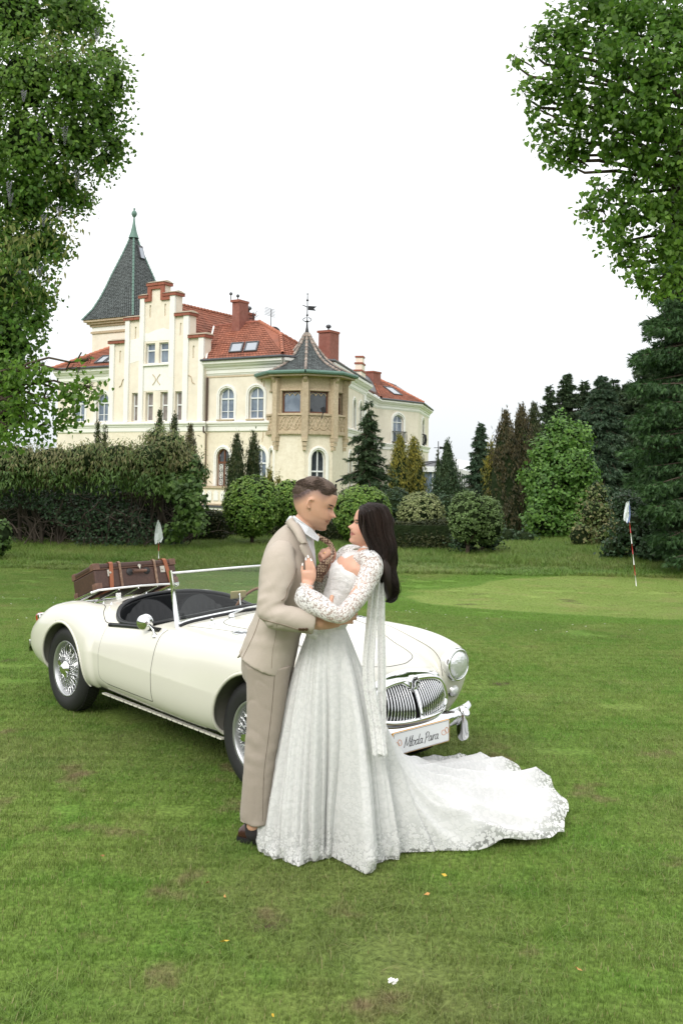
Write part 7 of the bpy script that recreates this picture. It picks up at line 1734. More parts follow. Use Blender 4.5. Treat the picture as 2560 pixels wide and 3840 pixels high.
# ---- bodice
def arm_solid(mb, secs, grow, n=22): ring_loft(mb, smooth_path([(s[0], s[1] + grow, s[2] + grow) for s in secs]), n=n)
db = MB()
ring_loft(db, smooth_path([((1335, 2152, 4.75), .119, .158), ((1322, 2172, 4.75), .128, .160), ((1290, 2230, 4.75), .102, .138), ((1245, 2310, 4.74), .088, .120), ((1228, 2345, 4.74), .090, .122), ((1222, 2380, 4.74), .10, .13)]), n=28)
bod, T_b = voxel(db, 'bodice', M_LBOD, woman, .006, 3, disp=folds(.003, 30, (1, 1, 1), 1, False))
local_uv(bod, 0)
# high lace collar
cb = MB(); ring_loft(cb, smooth_path([((1391, 2050, 4.745), .052, .052), ((1384, 2072, 4.748), .053, .056), ((1376, 2092, 4.75), .062, .085)]), cap=False)
c_o = cb.build('lace_collar', M_LSLV, woman, True); local_uv(c_o, 0); c_o.data.materials[0] = M_LBOD
# sleeves: puffed shoulder, bell cuff; sheer over the skin
def sleeve(name, secs, seed):
    mb = MB(); sp_ = smooth_path(secs, 5); rg = ring_loft(mb, sp_, n=36, cap=False); V = np.array(mb.v)
    for i in range(len(V)):
        q = Vector(V[i]) * 13 + Vector((seed, 0, 0)); ctr = Vector(sp_[i // 36][0]); d = (Vector(V[i]) - ctr).normalized(); V[i] = Vector(V[i]) + d * (.0065 * mnoise.noise(q) + .003 * mnoise.noise(q * 2.3))
    mb.v = [tuple(v) for v in V]; o = mb.build(name, M_LSLV, woman, True)
    L_ = 0; us = []
    for i, s in enumerate(sp_):
        if i: L_ += (Vector(sp_[i][0]) - Vector(sp_[i - 1][0])).length
        us += [(k / 36 * .36, L_) for k in range(36)]
    uv_from(o.data, us); return o
sleeve('lace_sleeve', [((1352, 2096, 4.68), .041, .054), ((1384, 2100, 4.62), .053, .058), ((1392, 2130, 4.585), .057, .058), ((1376, 2174, 4.55), .051, .051), ((1350, 2226, 4.50), .045, .045), ((1312, 2278, 4.45), .043, .043), ((1274, 2306, 4.425), .043, .042), ((1232, 2294, 4.42), .044, .042), ((1190, 2268, 4.45), .051, .044), ((1150, 2246, 4.48), .057, .048), ((1142, 2222, 4.51), .045, .042), ((1146, 2204, 4.525), .031, .026), ((1149, 2192, 4.53), .037, .028)], 0)
sleeve('lace_sleeve', [((1345, 2085, 4.84), .045, .06), ((1310, 2082, 4.92), .058, .060), ((1275, 2120, 4.98), .055, .055), ((1225, 2180, 4.99), .050, .05), ((1190, 2210, 4.97), .055, .05), ((1185, 2180, 4.93), .048, .045), ((1208, 2150, 4.885), .045, .04), ((1226, 2136, 4.86), .044, .038)], 5)
# ---- skirt and train: one sheet from the waist to the hem
SCx, SCy = -.052, 4.71; zw = float(P(1228, 2345, 4.74)[2]); wx = float(P(1228, 2345, 4.74)[0])
hem0 = [(1020, 3233), (1065, 3226), (1112, 3262), (1165, 3236), (1245, 3222), (1300, 3250), (1362, 3284), (1410, 3252), (1442, 3228), (1484, 3232), (1496, 3205), (1530, 3196), (1633, 3200), (1740, 3198), (1850, 3193), (1927, 3187), (2050, 3183), (2104, 3158), (2112, 3110), (2128, 3060), (2112, 3030), (2098, 2990), (2060, 2950), (2035, 2920), (1990, 2930), (1952, 2945), (1925, 2900), (1890, 2892), (1850, 2890), (1790, 2876), (1730, 2866), (1650, 2888), (1600, 2905), (1540, 2925), (1500, 2945)]
hem = hem0; hp_ = [Gd(u, v) for u, v in hem]; ang = [math.atan2(p[1] - SCy, p[0] - SCx) for p in hp_]; rad = [math.hypot(p[1] - SCy, p[0] - SCx) for p in hp_]
aa = np.unwrap(ang)      # from front-left (about -2.7) round to the back
order = np.argsort(aa); aa = aa[order]; rad = np.array(rad)[order]
# close the back with a plain short hem
aE, rE = aa[-1], rad[-1]; a0_ = aa[0] + 2 * math.pi
bk = np.linspace(aE, a0_, 8)[1:-1]; aa = np.concatenate([aa, bk]); rad = np.concatenate([rad, np.interp(bk, [aE, aE + .25, a0_], [rE, .42, rad[0]])])
def Rh(th):
    t = (th - aa[0]) % (2 * math.pi) + aa[0]; return float(np.interp(t, np.append(aa, aa[0] + 2 * math.pi), np.append(rad, rad[0])))
NTH, NT = 760, 100
# denser angles where the train's long front edge runs almost radially
th_s = np.linspace(0, 2 * math.pi, 4001)[:-1]; rr_ = np.array([Rh(t) for t in th_s]); w_ = 1 + 1.6 * np.minimum(rr_, 1.6) + .35 * np.abs(np.gradient(rr_, th_s[1])); cw = np.cumsum(w_); cw /= cw[-1]
THs = np.interp((np.arange(NTH) + .5) / NTH, cw, th_s)
rng = np.random.RandomState(4)
# fold field: soft pleats with sharp valleys
def pleat(th, fr, ph): x = fr * th + ph; return abs(math.sin(x / 2)) ** .8 * 2 - 1.25
V = []; UVs = []; SH = []; ARC = []
ks = [(9, .4, 1.0), (17, 2.1, .55), (31, 1.0, .20)]
for i, th in enumerate(THs):
    Rr = Rh(th); dx, dy = math.cos(th), math.sin(th)
    f = sum(a * pleat(th + .16 * math.sin(3 * th + 1) + .07 * math.sin(5 * th + 2.4), fr, ph) for fr, ph, a in ks)
    long_ = min(1, max(0, (Rr - .50) / .35))                    # 1 inside the train
    arc = 0; last = None
    thd = (th + math.pi) % (2 * math.pi) - math.pi
    ax_, ay_ = .086, .118
    r0 = 1 / math.sqrt((dx / ax_) ** 2 + (dy / ay_) ** 2)
    Rf = min(Rr, .50)
    b1 = (r0 + .140 + (.02 * dx if dx > 0 else -.035 * dx), zw * .60); b2 = (Rf * (.86 - .22 * long_), .20 - .15 * long_); b3 = (Rr, .012)
    for j in range(NT):
        t = j / (NT - 1); t = t ** (1 + .0 * long_); u_ = 1 - t
        r = u_ ** 3 * r0 + 3 * u_ * u_ * t * b1[0] + 3 * u_ * t * t * b2[0] + t ** 3 * b3[0]
        z = u_ ** 3 * zw + 3 * u_ * u_ * t * b1[1] + 3 * u_ * t * t * b2[1] + t ** 3 * b3[1]
        s = min(1, t / .7); env = .042 * s ** .85 * (1 + .75 * mnoise.noise(Vector((dx * 2.1, dy * 2.1, 4))))
        if long_ > 0: env *= 1 - long_ * max(0, min(1, (t - .62) / .3)) * .8
        r += env * f * (1 if t < .9 else 1 - (t - .9) * 6)
        cx_ = wx + (SCx - wx) * s + .012 * math.sin(s * 3); cy_ = 4.74 + (SCy - 4.74) * s
        if long_ > 0:      # the train's own folds: soft rounded ridges running outwards
            q = max(0, min(1, (r - .40) / .35)); x_, y_ = r * dx, r * dy
            n1 = mnoise.noise(Vector((th * 5.0 + .5 * r, r * .8, 3))) + .35 * mnoise.noise(Vector((th * 8.0 + .5 * math.sin(r * 4), r * 1.6, 8)))
            ridge = math.exp(-(n1 / .16) ** 2)
            z += long_ * q * (.105 * ridge * (.45 + .55 * t) + .010 + .012 * mnoise.noise(Vector((x_ * 11, y_ * 11, 1))))
            if t > .97: z = z * (1 - (t - .97) / .03 * .5)
        p = (cx_ + r * dx, cy_ + r * dy, max(z, .010))
        if last is not None: arc += math.dist(p, last)
        last = p; V.append(p); UVs.append((p[0] + .35 * p[1], p[2] - .95 * p[1] + .2 * p[0])); ARC.append(arc)
    tot = arc
    for j in range(NT):
        d = tot - ARC[i * NT + j]; SH.append(max(0, 1 - max(0, d - .03) / .14) * .62 if long_ < .6 or True else 0)
V = np.array(V); I = np.arange(NTH * NT).reshape(NTH, NT); I2 = np.roll(I, -1, 0)
Fq = np.stack([I[:, :-1], I2[:, :-1], I2[:, 1:], I[:, 1:]], -1).reshape(-1, 4)
me = np_mesh('skirt_and_train', V, Fq, M_LACE, True)
# uv with the seam unwrapped
lay = me.uv_layers.new(name='UVMap'); UVs = np.array(UVs); luv = UVs[Fq].copy()
lay.data.foreach_set('uv', luv.reshape(-1).astype(np.float32))
a = me.attributes.new('sheer', 'FLOAT', 'POINT'); a.data.foreach_set('value', np.array(SH, np.float32))
skirt = link('skirt_and_train', me, woman)
# white lining under the lace, a little shorter
k_ = .95; Vl = V.copy().reshape(NTH, NT, 3); idx_ = np.clip((np.arange(NT) * k_), 0, NT - 1); lo_i = np.floor(idx_).astype(int); fr_i = (idx_ - lo_i)[None, :, None]
Vl = Vl[:, lo_i] * (1 - fr_i) + Vl[:, np.minimum(lo_i + 1, NT - 1)] * fr_i
ctr_ = np.array([SCx, SCy]); Vl[..., :2] = ctr_ + (Vl[..., :2] - ctr_) * .985; Vl[..., 2] -= .014; Vl[..., 2] = np.maximum(Vl[..., 2], .002)
me = np_mesh('lining', Vl.reshape(-1, 3), Fq, mat('satin_lining', (.70, .71, .71), .6), True); link('lining', me, skirt)
# a gathered hem band lying free at the train's end
# ---- long lace ribbons from the collar, down her back
def ribbon(path, w0, w1, seed, D):
    pts = dens([np.array(p, float) for p in path], 14); m = len(pts); G = []; us = []; arc = 0
    for i, p in enumerate(pts):
        t = i / (m - 1); w = (w0 + (w1 - w0) * t); c = Vector(P(p[0], p[1], p[2])); 
        if i: arc += (c - pc_).length
        pc_ = c; row = []
        for k in range(17):
            s = k / 16 * 2 - 1; row.append(c + Vector((s * w * .5 + .004 * math.sin(t * 9 + seed), .013 * math.sin(s * 5.5 + seed + t * 1.6) + .004 * math.sin(s * 11 + t * 5), 0))); us.append((s * w, arc))
        G.append(row)
    o = MB().grid(G).build('lace_ribbon', M_LRIB, woman, True); uv_from(o.data, us); return o
ribbon([(1408, 2120, 4.62), (1398, 2230, 4.60), (1390, 2380, 4.58), (1384, 2520, 4.56), (1394, 2640, 4.54), (1410, 2740, 4.52), (1424, 2830, 4.49)], .046, .070, .5, 4.6)
ribbon([(1430, 2120, 4.64), (1432, 2230, 4.62), (1430, 2380, 4.60), (1428, 2520, 4.58), (1430, 2700, 4.56), (1440, 2840, 4.53)], .035, .048, 2.2, 4.6)
# ---- hair: centre parted, falling in loose waves
M_HAIRW = mat('dark_brown_hair', (.0065, .0045, .004), .42, 0, .32, noise=[(18, (.012, .007, .0055), .25), (3.5, (.022, .011, .008), .12, .04)], bump=[(160, .4, .003)], vary=('island', .5))
hv = MB(); G = []
for z in np.linspace(.22, .999, 40):     # cap over the skull
    row = []
    for phi in np.linspace(-math.pi, math.pi, 97)[:-1]:
        x, y, zz = [float(q) for q in HW.fn(np.array(phi), np.array(z))]
        hl = float(np.interp(x, [-.5, .02, .12, .19, .26, .33, .42], [.05, .10, .25, .45, .70, .80, .86])); t = z - hl
        th_ = -.025 + .075 * np.clip((t + .03) / .10, 0, 1) + .012 * math.sin(phi * 38)
        if abs(y) < .035 and z > .9: th_ -= .01
        d = Vector((x, y, (z - .5) * .9)).normalized(); p = Vector((x, y, z)) + d * th_; row.append(HW.O + (HW.f * p.x + HW.r * p.y + HW.u * p.z) * HW.H)
    G.append(row)
hv.grid(G, closev=True); hv.add(G[-1], [tuple(range(96))])
# fall: inner volume so that nothing shows through
ring_loft(hv, smooth_path([((1412, 1990, 4.74), .085, .10), ((1428, 2040, 4.735), .065, .10), ((1436, 2090, 4.72), .055, .11), ((1446, 2150, 4.69), .042, .10), ((1456, 2205, 4.67), .030, .075), ((1458, 2240, 4.665), .016, .04)]))
hair_w = hv.build('hair', M_HAIRW, woman, True)
rw = np.random.RandomState(9); hs = MB()
outer = [(1380, 1885), (1440, 1893), (1464, 1925), (1474, 1965), (1479, 2022), (1486, 2085), (1490, 2150), (1486, 2225), (1466, 2262)]
inner = [(1350, 1905), (1345, 1925), (1344, 1955), (1349, 1985), (1370, 2022), (1388, 2075), (1416, 2140), (1434, 2200), (1447, 2258)]
oa = np.array([d for d in dens([np.array(p, float) for p in outer], 8)]); ia = np.array([d for d in dens([np.array(p, float) for p in inner], 8)])
def strand(s, depth, r, ln=1.0, wob=1.0):
    n = 26; pts = []; ph = s * 1.8 + depth * .8 + rw.uniform(-.25, .25); j = rw.uniform(-.012, .012)
    for i in range(n):
        t = i / (n - 1) * ln; k = min(t, 1) * (len(oa) - 1); a = int(k); fr = k - a; b = min(a + 1, len(oa) - 1)
        o_ = oa[a] * (1 - fr) + oa[b] * fr; in_ = ia[a] * (1 - fr) + ia[b] * fr
        q = in_ * (1 - s) + o_ * s; wave = wob * max(0, t - .26) * 24 * math.sin(t * 21 + ph)
        env = math.sqrt(max(0, 1 - (2 * s - 1) ** 2)) * .4 + .6
        bulge = .106 * (1 - .18 * t) * env * (1 if t > .12 else .55 + .45 * t / .12)
        taper = 1 if t < .82 else 1 - (t - .82) / .18 * .55
        D = 4.74 - .05 * t - depth * bulge * taper + .010 * math.sin(t * 15 + ph * 1.3) * max(0, t - .3)
        pts.append(PW(q[0] + wave * .6 + j * 400 * max(0, t - .5), q[1] + wave * .15, D))
    hs.tube(pts, [r * (1 - .75 * (i / (n - 1)) ** 3) for i in range(n)], 5, cap=False)
for k in range(620):
    s = rw.uniform(0, 1); dp = rw.choice([1, 1, 1, -1]) * math.sqrt(rw.uniform(.45, 1)); strand(s, dp, rw.uniform(.0022, .0042), rw.uniform(.90, 1.03), rw.uniform(.7, 1.2))
for k in range(60):   # flyaways
    s = rw.uniform(0, 1); strand(s, math.sqrt(rw.uniform(.9, 1)) * 1.12, .0009, rw.uniform(.9, 1.08), 2.0)
for k in range(26):   # loose curls framing the face and at the collar
    u0 = 1349 + rw.uniform(-3, 6); pts = []
    for i in range(16):
        t = i / 15; pts.append(PW(1352 + 20 * t + 16 * t * t + 9 * math.sin(t * 6.5 + 2.4 + k * .05) * t + rw.uniform(-.6, .6) + (k % 6) * 2, 1930 + 165 * t, 4.615 - .01 * t + .012 * math.sin(t * 6 + k)))
    hs.tube(pts, .0022, 5, cap=False)
hso = hs.build('hair_strands', M_HAIRW, hair_w, True); hso['kind'] = 'stuff'
# ------------------------------------------------------------------ the tie in her hand (his)
M_TIE = mat('brown_patterned_tie', (.10, .045, .03), .55)
_t = M_TIE.node_tree; _b = _t.nodes['Principled BSDF']; _tc = _t.nodes.new('ShaderNodeTexCoord'); _v = _t.nodes.new('ShaderNodeTexVoronoi'); _v.inputs['Scale'].default_value = 75; _v.inputs['Randomness'].default_value = .2
_t.links.new(_tc.outputs['Object'], _v.inputs['Vector']); _r = _t.nodes.new('ShaderNodeValToRGB'); _r.color_ramp.elements[0].color = (.08, .035, .025, 1); _r.color_ramp.elements[0].position = .22; _r.color_ramp.elements[1].color = (.09, .04, .028, 1); _r.color_ramp.elements[1].position = .50
_e = _r.color_ramp.elements.new(.30); _e.color = (.48, .36, .25, 1); _e = _r.color_ramp.elements.new(.42); _e.color = (.48, .36, .25, 1)
_t.links.new(_v.outputs['Distance'], _r.inputs[0]); _t.links.new(_r.outputs[0], _b.inputs['Base Color'])
def flat(path, ws, th=.006):
    pts = dens([np.array(p, float) for p in path], 8); m = len(pts); wv = np.interp(np.linspace(0, 1, m), np.linspace(0, 1, len(ws)), ws); V_ = [Vector(P(*p)) for p in pts]; rg = []
    for i, p in enumerate(V_):
        t = (V_[min(i + 1, m - 1)] - V_[max(i - 1, 0)]).normalized(); e1 = t.cross(Vector((0, 1, 0))).normalized(); e2 = Vector((0, 1, 0))
        rg.append([p + e1 * (wv[i] * math.cos(a)) + e2 * (th * math.sin(a)) for a in np.linspace(0, 2 * math.pi, 13)[:-1]])
    m_ = MB().grid(rg, closev=True); m_.add(rg[0], [tuple(range(12))]); m_.add(rg[-1], [tuple(range(12))]); return m_
tie = flat([(1186, 2004, 4.75), (1200, 2016, 4.75), (1222, 2028, 4.765), (1238, 2042, 4.775), (1248, 2060, 4.772), (1247, 2080, 4.765), (1236, 2098, 4.76), (1220, 2112, 4.765), (1208, 2128, 4.775), (1196, 2150, 4.78), (1186, 2178, 4.79)], [.010, .012, .014, .013, .010, .009, .011, .020, .026, .030, .032])
tie_o = fixnormals(tie.build('tie', M_TIE, man, True))
# ================================================================== vegetation
PR = np.random.RandomState(11)
def rand_dirs(n, rs): v = rs.normal(size=(n, 3)); return v / np.linalg.norm(v, axis=1)[:, None]
SHAPES = {
    'diamond': (np.array([(0, 0), (.42, .45), (0, 1.), (-.42, .45)]), [(0, 1, 2, 3)]),
    'heart': (np.array([(0, .05), (.34, -.06), (.50, .26), (.30, .66), (0, 1.02), (-.30, .66), (-.50, .26), (-.34, -.06)]), [(0, 1, 2, 3), (0, 3, 4, 5), (0, 5, 6, 7)]),
    'spray': (np.array([(0, 0), (.16, .25), (.30, .75), (.10, .70), (0, 1.05), (-.12, .68), (-.30, .70), (-.17, .22)]), [(0, 1, 2, 3), (0, 3, 4, 5), (0, 5, 6, 7)]),
    'blade': (np.array([(-.09, 0), (.09, 0), (.05, .6), (0, 1.)]), [(0, 1, 2, 3)]),
    'lance': (np.array([(0, 0), (.15, .35), (0, 1.), (-.15, .35)]), [(0, 1, 2, 3)]),
    'tuft': (np.array([(0, 0), (.10, .4), (.22, .95), (0, .6), (-.05, 1.05), (-.10, .5), (-.28, .80), (-.10, .2)]), [(0, 1, 2, 3), (0, 3, 4, 5), (0, 5, 6, 7)]),
}
def leaves(C_, out, size, shape='diamond', rs=PR, droop=0., spread=.9, cup=.12, along=None, jit=.35):
    """a leaf at every point of C_, its face turned roughly outwards; returns V, F"""
    n = len(C_); S, Fs = SHAPES[shape]; k = len(S)
    nrm = out + rand_dirs(n, rs) * spread; nrm /= np.linalg.norm(nrm, axis=1)[:, None] + 1e-9
    up = (rand_dirs(n, rs) * .8 if along is None else along + rand_dirs(n, rs) * .25) + np.array([0, 0, -droop]); up = up - nrm * (up * nrm).sum(1)[:, None]; up /= np.linalg.norm(up, axis=1)[:, None] + 1e-9
    sd = np.cross(nrm, up); sz = size * (1 + rs.uniform(-jit, jit, n)); V = np.empty((n, k, 3))
    for i, (a, b) in enumerate(S): V[:, i] = C_ + (sd * a + up * b - nrm * (cup * (a * a * 2 + (b - .4) ** 2))) * sz[:, None]
    base = (np.arange(n) * k)[:, None]; F_ = [(base + np.array(f)[None]).reshape(n, len(f)) for f in Fs]
    return V.reshape(-1, 3), np.concatenate(F_)
def leaf_obj(name, parts, m, parent, kind=True):
    Vs, Fs, o = [], [], 0
    for V, Fc in parts: Vs.append(V); Fs.append(Fc + o); o += len(V)
    me = np_mesh(name, np.concatenate(Vs), np.concatenate(Fs), m, False); ob = link(name, me, parent)
    if kind: ob['kind'] = 'stuff'
    return ob
def lobe(u, v, D, rpx, sx=1, sz=1, sy=1): c = P(u, v, D); r = rpx * D / F_; return (c, np.array([r * sx, r * sy, r * sz]))
def in_lobes(pts, lobes, skip=None, k=.80):
    m = np.zeros(len(pts), bool)
    for i, (c, r) in enumerate(lobes):
        if i == skip: continue
        m |= (((pts - c) / (r * k)) ** 2).sum(1) < 1
    return m
def crown_points(lobes, dens_, rs=PR, shell=(.72, 1.04), clump=.25, front=True, lump=(2.2, .16)):
    """points in the outer skin of a union of ellipsoids, gathered in clumps; returns points and outward directions"""
    PP, OO = [], []
    for i, (c, r) in enumerate(lobes):
        area = 4 * math.pi * ((r[0] * r[1]) ** 1.6 / 3 + (r[0] * r[2]) ** 1.6 / 3 + (r[1] * r[2]) ** 1.6 / 3) ** (1 / 1.6); n = int(area * dens_)
        if n < 4: continue
        d = rand_dirs(n, rs)
        if front: d[:, 1] = np.where(rs.rand(n) < .65, -np.abs(d[:, 1]), d[:, 1])
        q = d * lump[0]; w = np.sin(q[:, 0] * 3.1 + i) * np.sin(q[:, 1] * 2.7 + i * 2.3) * np.sin(q[:, 2] * 3.3 + i * 1.1) + .6 * np.sin(q[:, 0] * 7.3 + i * 3) * np.sin(q[:, 2] * 6.7 + q[:, 1] * 5)
        rad = rs.uniform(shell[0], shell[1], n) ** 1 * (1 + lump[1] * w); p = c + d * r * rad[:, None]; PP.append(p); OO.append(d)
        if len(lobes) > 1: k_ = ~in_lobes(p, lobes, i, .72); PP[-1] = p[k_]; OO[-1] = d[k_]
    Pn, On = np.concatenate(PP), np.concatenate(OO)
    if clump:   # gather into small sprays
        n = len(Pn); nc = max(1, n // 9); idx = rs.randint(0, n, nc); pick = rs.randint(0, nc, n); base = Pn[idx[pick]]; Pn = base + (rs.normal(size=(n, 3)) * clump); On = On[idx[pick]]
    return Pn, On
def core(name, lobes, m, parent, k=.80, n=14):
    mb = MB()
    for c, r in lobes:
        G = [[c + r * k * np.array([math.cos(a) * math.sin(b), math.sin(a) * math.sin(b), math.cos(b)]) * (1 + .10 * mnoise.noise(Vector((math.cos(a) * 2 + c[0], math.sin(a) * 2, math.cos(b) * 2 + c[2])))) for a in np.linspace(0, 2 * math.pi, n + 1)[:-1]] for b in np.linspace(.08, math.pi - .08, 9)]
        mb.grid(G, closev=True); mb.add(G[0], [tuple(range(n))]); mb.add(G[-1], [tuple(range(n))])
    o = mb.build(name, m, parent, True); return o
def limb(mb, pts, r0, r1, n=7, k=6, wob=.0):
    P_ = dens([np.array(p, float) for p in pts], k); m = len(P_)
    if wob:
        for i in range(1, m): P_[i] = P_[i] + wob * np.array([mnoise.noise(Vector((i * .45, P_[0][0], 1))), mnoise.noise(Vector((i * .45, P_[0][1], 5))), mnoise.noise(Vector((i * .45, P_[0][2], 9)))])
    mb.tube([tuple(p) for p in P_], [r0 + (r1 - r0) * i / (m - 1) for i in range(m)], n)
M_CORE = mat('painted_inner_shade', (.014, .024, .009), .95, 0, .1, noise=(6, (.022, .034, .012), .2), bump=(9, .9, .08))  # dark solids filling crowns and hedges, the inner shade put into their colour
M_BARK = mat('rough_bark', (.055, .040, .030), .95, 0, .15, noise=(7, (.095, .075, .055), .2), bump=[(14, .8, .03), (50, .5, .01)])
M_TWIG = mat('grey_twigs', (.060, .048, .038), .95, 0, .1, noise=(5, (.11, .092, .075), .2))
L_LIME = leaf_mat('lime_leaf', (.085, .190, .024), (.165, .290, .042), .45, .55, (.35,), .30)
L_LIMED = leaf_mat('lime_leaf_left', (.080, .180, .026), (.165, .275, .048), .5, .5, (.30,), .45)
L_WIST = leaf_mat('wisteria_leaf', (.140, .185, .038), (.235, .240, .070), .5, .45, (.8,), .3)
L_BALL = leaf_mat('clipped_catalpa_leaf', (.095, .205, .030), (.225, .340, .060), .45, .30, (1.2,), .3)
L_BALLV = leaf_mat('variegated_leaf', (.170, .220, .070), (.340, .370, .170), .5, .28, (2.,), .3)
L_BALLG = leaf_mat('soft_green_leaf', (.100, .170, .045), (.170, .250, .085), .5, .28, (1.5,), .3)
L_DARK = leaf_mat('dark_shrub_leaf', (.022, .055, .020), (.045, .085, .035), .5, .2, (1.,), .3)
L_YEW = leaf_mat('clipped_yew_needles', (.020, .034, .010), (.055, .060, .018), .6, .15, (.9,), .35)
L_THUJA = leaf_mat('thuja_spray', (.024, .045, .012), (.058, .066, .022), .6, .15, (1.1,), .35)
L_THUJAB = leaf_mat('bronze_thuja_spray', (.038, .042, .016), (.085, .066, .026), .6, .15, (.8,), .35)
L_GOLD = leaf_mat('golden_thuja_spray', (.075, .095, .018), (.270, .235, .035), .6, .2, (1.3,), .3)
L_SPRUCE = leaf_mat('spruce_needles', (.026, .058, .022), (.056, .088, .036), .6, .12, (.7,), .35)
L_BLUE = leaf_mat('blue_spruce_needles', (.036, .076, .040), (.070, .112, .062), .6, .12, (.7,), .3)
L_CYP = leaf_mat('cypress_spray', (.028, .072, .022), (.058, .120, .036), .6, .15, (.5,), .35)
L_MAPLE = leaf_mat('bright_maple_leaf', (.075, .175, .030), (.145, .270, .050), .45, .35, (.6,), .3)
L_MIX = leaf_mat('bronze_mixed_leaf', (.085, .140, .032), (.200, .185, .080), .55, .3, (.7,), .35)
L_MIXG = leaf_mat('green_climber_leaf', (.050, .105, .022), (.100, .175, .035), .5, .3, (1.,), .3)
def ground_z(x, y): return float(gz(x, y))
# ---- clipped globe trees on short stems
def globe(u, v, ru, rv, D, leaf, label, cat='clipped tree', size=.075, dens_=900, two=None, group=None, name='globe_tree', shape='diamond', stem=True):
    lb = [(P(u, v, D), np.array([ru, ru * .95, rv]) * D / F_)]
    if two: lb.append((P(two[0], two[1], D + .3), np.array([two[2], two[2], two[3]]) * D / F_))
    c = lb[0][0]; g = ground_z(c[0], c[1]); t = thing(name, label, cat, (c[0], c[1], g), group=group)
    Pn, On = crown_points(lb, dens_, shell=(.95, 1.02), clump=.02, lump=(2.4, .02)); out = On + np.array([0, 0, .35])
    leaf_obj('crown', [leaves(Pn, out, size, shape, spread=.65, droop=.5)], leaf, t); core('shade_core', lb, M_CORE, t, .93)
    if stem:
        m = MB(); limb(m, [(c[0], c[1], g - .1), (c[0] + .02, c[1], (g + c[2]) / 2), (c[0], c[1], c[2] - lb[0][1][2] * .3)], .055, .045, 8)
        for k in range(5): a = k * 1.3; limb(m, [(c[0], c[1], c[2] - lb[0][1][2] * 1.1), (c[0] + .35 * math.cos(a), c[1] + .35 * math.sin(a), c[2] - lb[0][1][2] * .6)], .03, .015, 5, 3)
        m.build('trunk', M_BARK, t, True)
    return t
globe(946, 1896, 108, 112, 26.5, L_BALL, 'large round clipped tree with glossy green leaves left of the man', size=.062)
globe(1085, 1890, 78, 88, 27.5, L_BALL, 'round clipped light green tree right behind the man\'s back', size=.062)
globe(1358, 1925, 108, 106, 27, L_BALL, 'round clipped bright green tree between the heads of the couple and the spruce', size=.062)
globe(1482, 1890, 64, 62, 30, L_DARK, 'dark round shrub between the bright globe and the variegated globe', 'shrub', .05, 500, stem=False, name='round_shrub')
globe(1577, 1922, 88, 78, 27, L_BALLV, 'pale variegated globe shrub behind the yew hedge', 'clipped tree', .055, 800)
globe(1752, 1935, 74, 96, 24.5, L_BALLG, 'tall egg-shaped clipped tree with two merged heads near the green', 'clipped tree', .05, 900, two=(1822, 1950, 66, 90))
globe(-15, 2010, 62, 70, 22, L_MIXG, 'low leafy bush at the left edge under the lime tree', 'bush', .08, 250, stem=False, name='leafy_bush')
# ---- clipped yew hedge blocks
def hedge_block(u0, u1, vt, D, dep, label, round_=.25, leaf=L_YEW):
    a = P(u0, vt, D); b = P(u1, vt, D); g = ground_z(a[0], D); t = thing('yew_hedge', label, 'hedge', ((a[0] + b[0]) / 2, D + dep / 2, g)); w = b[0] - a[0]; h = a[2] - g
    n = int((w * h + w * dep + 2 * h * dep) * 900); rs = PR; x = rs.uniform(-.5, .5, n) * w; y = rs.uniform(-.5, .5, n) * dep; z = rs.uniform(0, 1, n) * h; f = rs.rand(n); nm = np.zeros((n, 3))
    A1, A2, A3 = w * h, w * dep, h * dep; tot = A1 + A2 + A3; k1 = f < A1 / tot; k2 = (f >= A1 / tot) & (f < (A1 + A2) / tot); k3 = ~k1 & ~k2
    y[k1] = -dep / 2; nm[k1] = (0, -1, 0); z[k2] = h; nm[k2] = (0, 0, 1); sx = np.where(rs.rand(n) < .5, -1, 1); x[k3] = (sx * w / 2)[k3]; nm[k3, 0] = sx[k3]
    pp = np.stack([x, y, z], 1); ed = np.clip((z - (h - round_)) / round_, 0, 1); pp[:, 1] += ed ** 2 * round_ * .5 * (y < -dep * .3); pp[:, 0] *= 1 - ed ** 3 * .05; pp += rs.normal(size=(n, 3)) * .03; pp[:, 2] += .05 * np.sin(x * 2.1 + u0) * (z > h * .8)
    pp += np.array([(a[0] + b[0]) / 2, D + dep / 2, g]); leaf_obj('foliage', [leaves(pp, nm, .055, 'diamond', spread=.9)], leaf, t)
    m = MB(); m.box(((a[0] + b[0]) / 2, D + dep / 2, g + h / 2 - .04), (w * .97, dep * .94, h * .96)); m.build('shade_core', M_CORE, t); return t
hedge_block(700, 838, 1925, 27.5, 1.0, 'clipped yew hedge block left of the large globe tree')
hedge_block(842, 1132, 1955, 29, .8, 'low shaded yew hedge under the large globe tree')
hedge_block(1134, 1475, 1960, 28, .8, 'clipped yew hedge visible between the two faces')
hedge_block(1470, 1690, 1962, 25.5, 1.1, 'rounded yew hedge right of the woman\'s hair', .5)
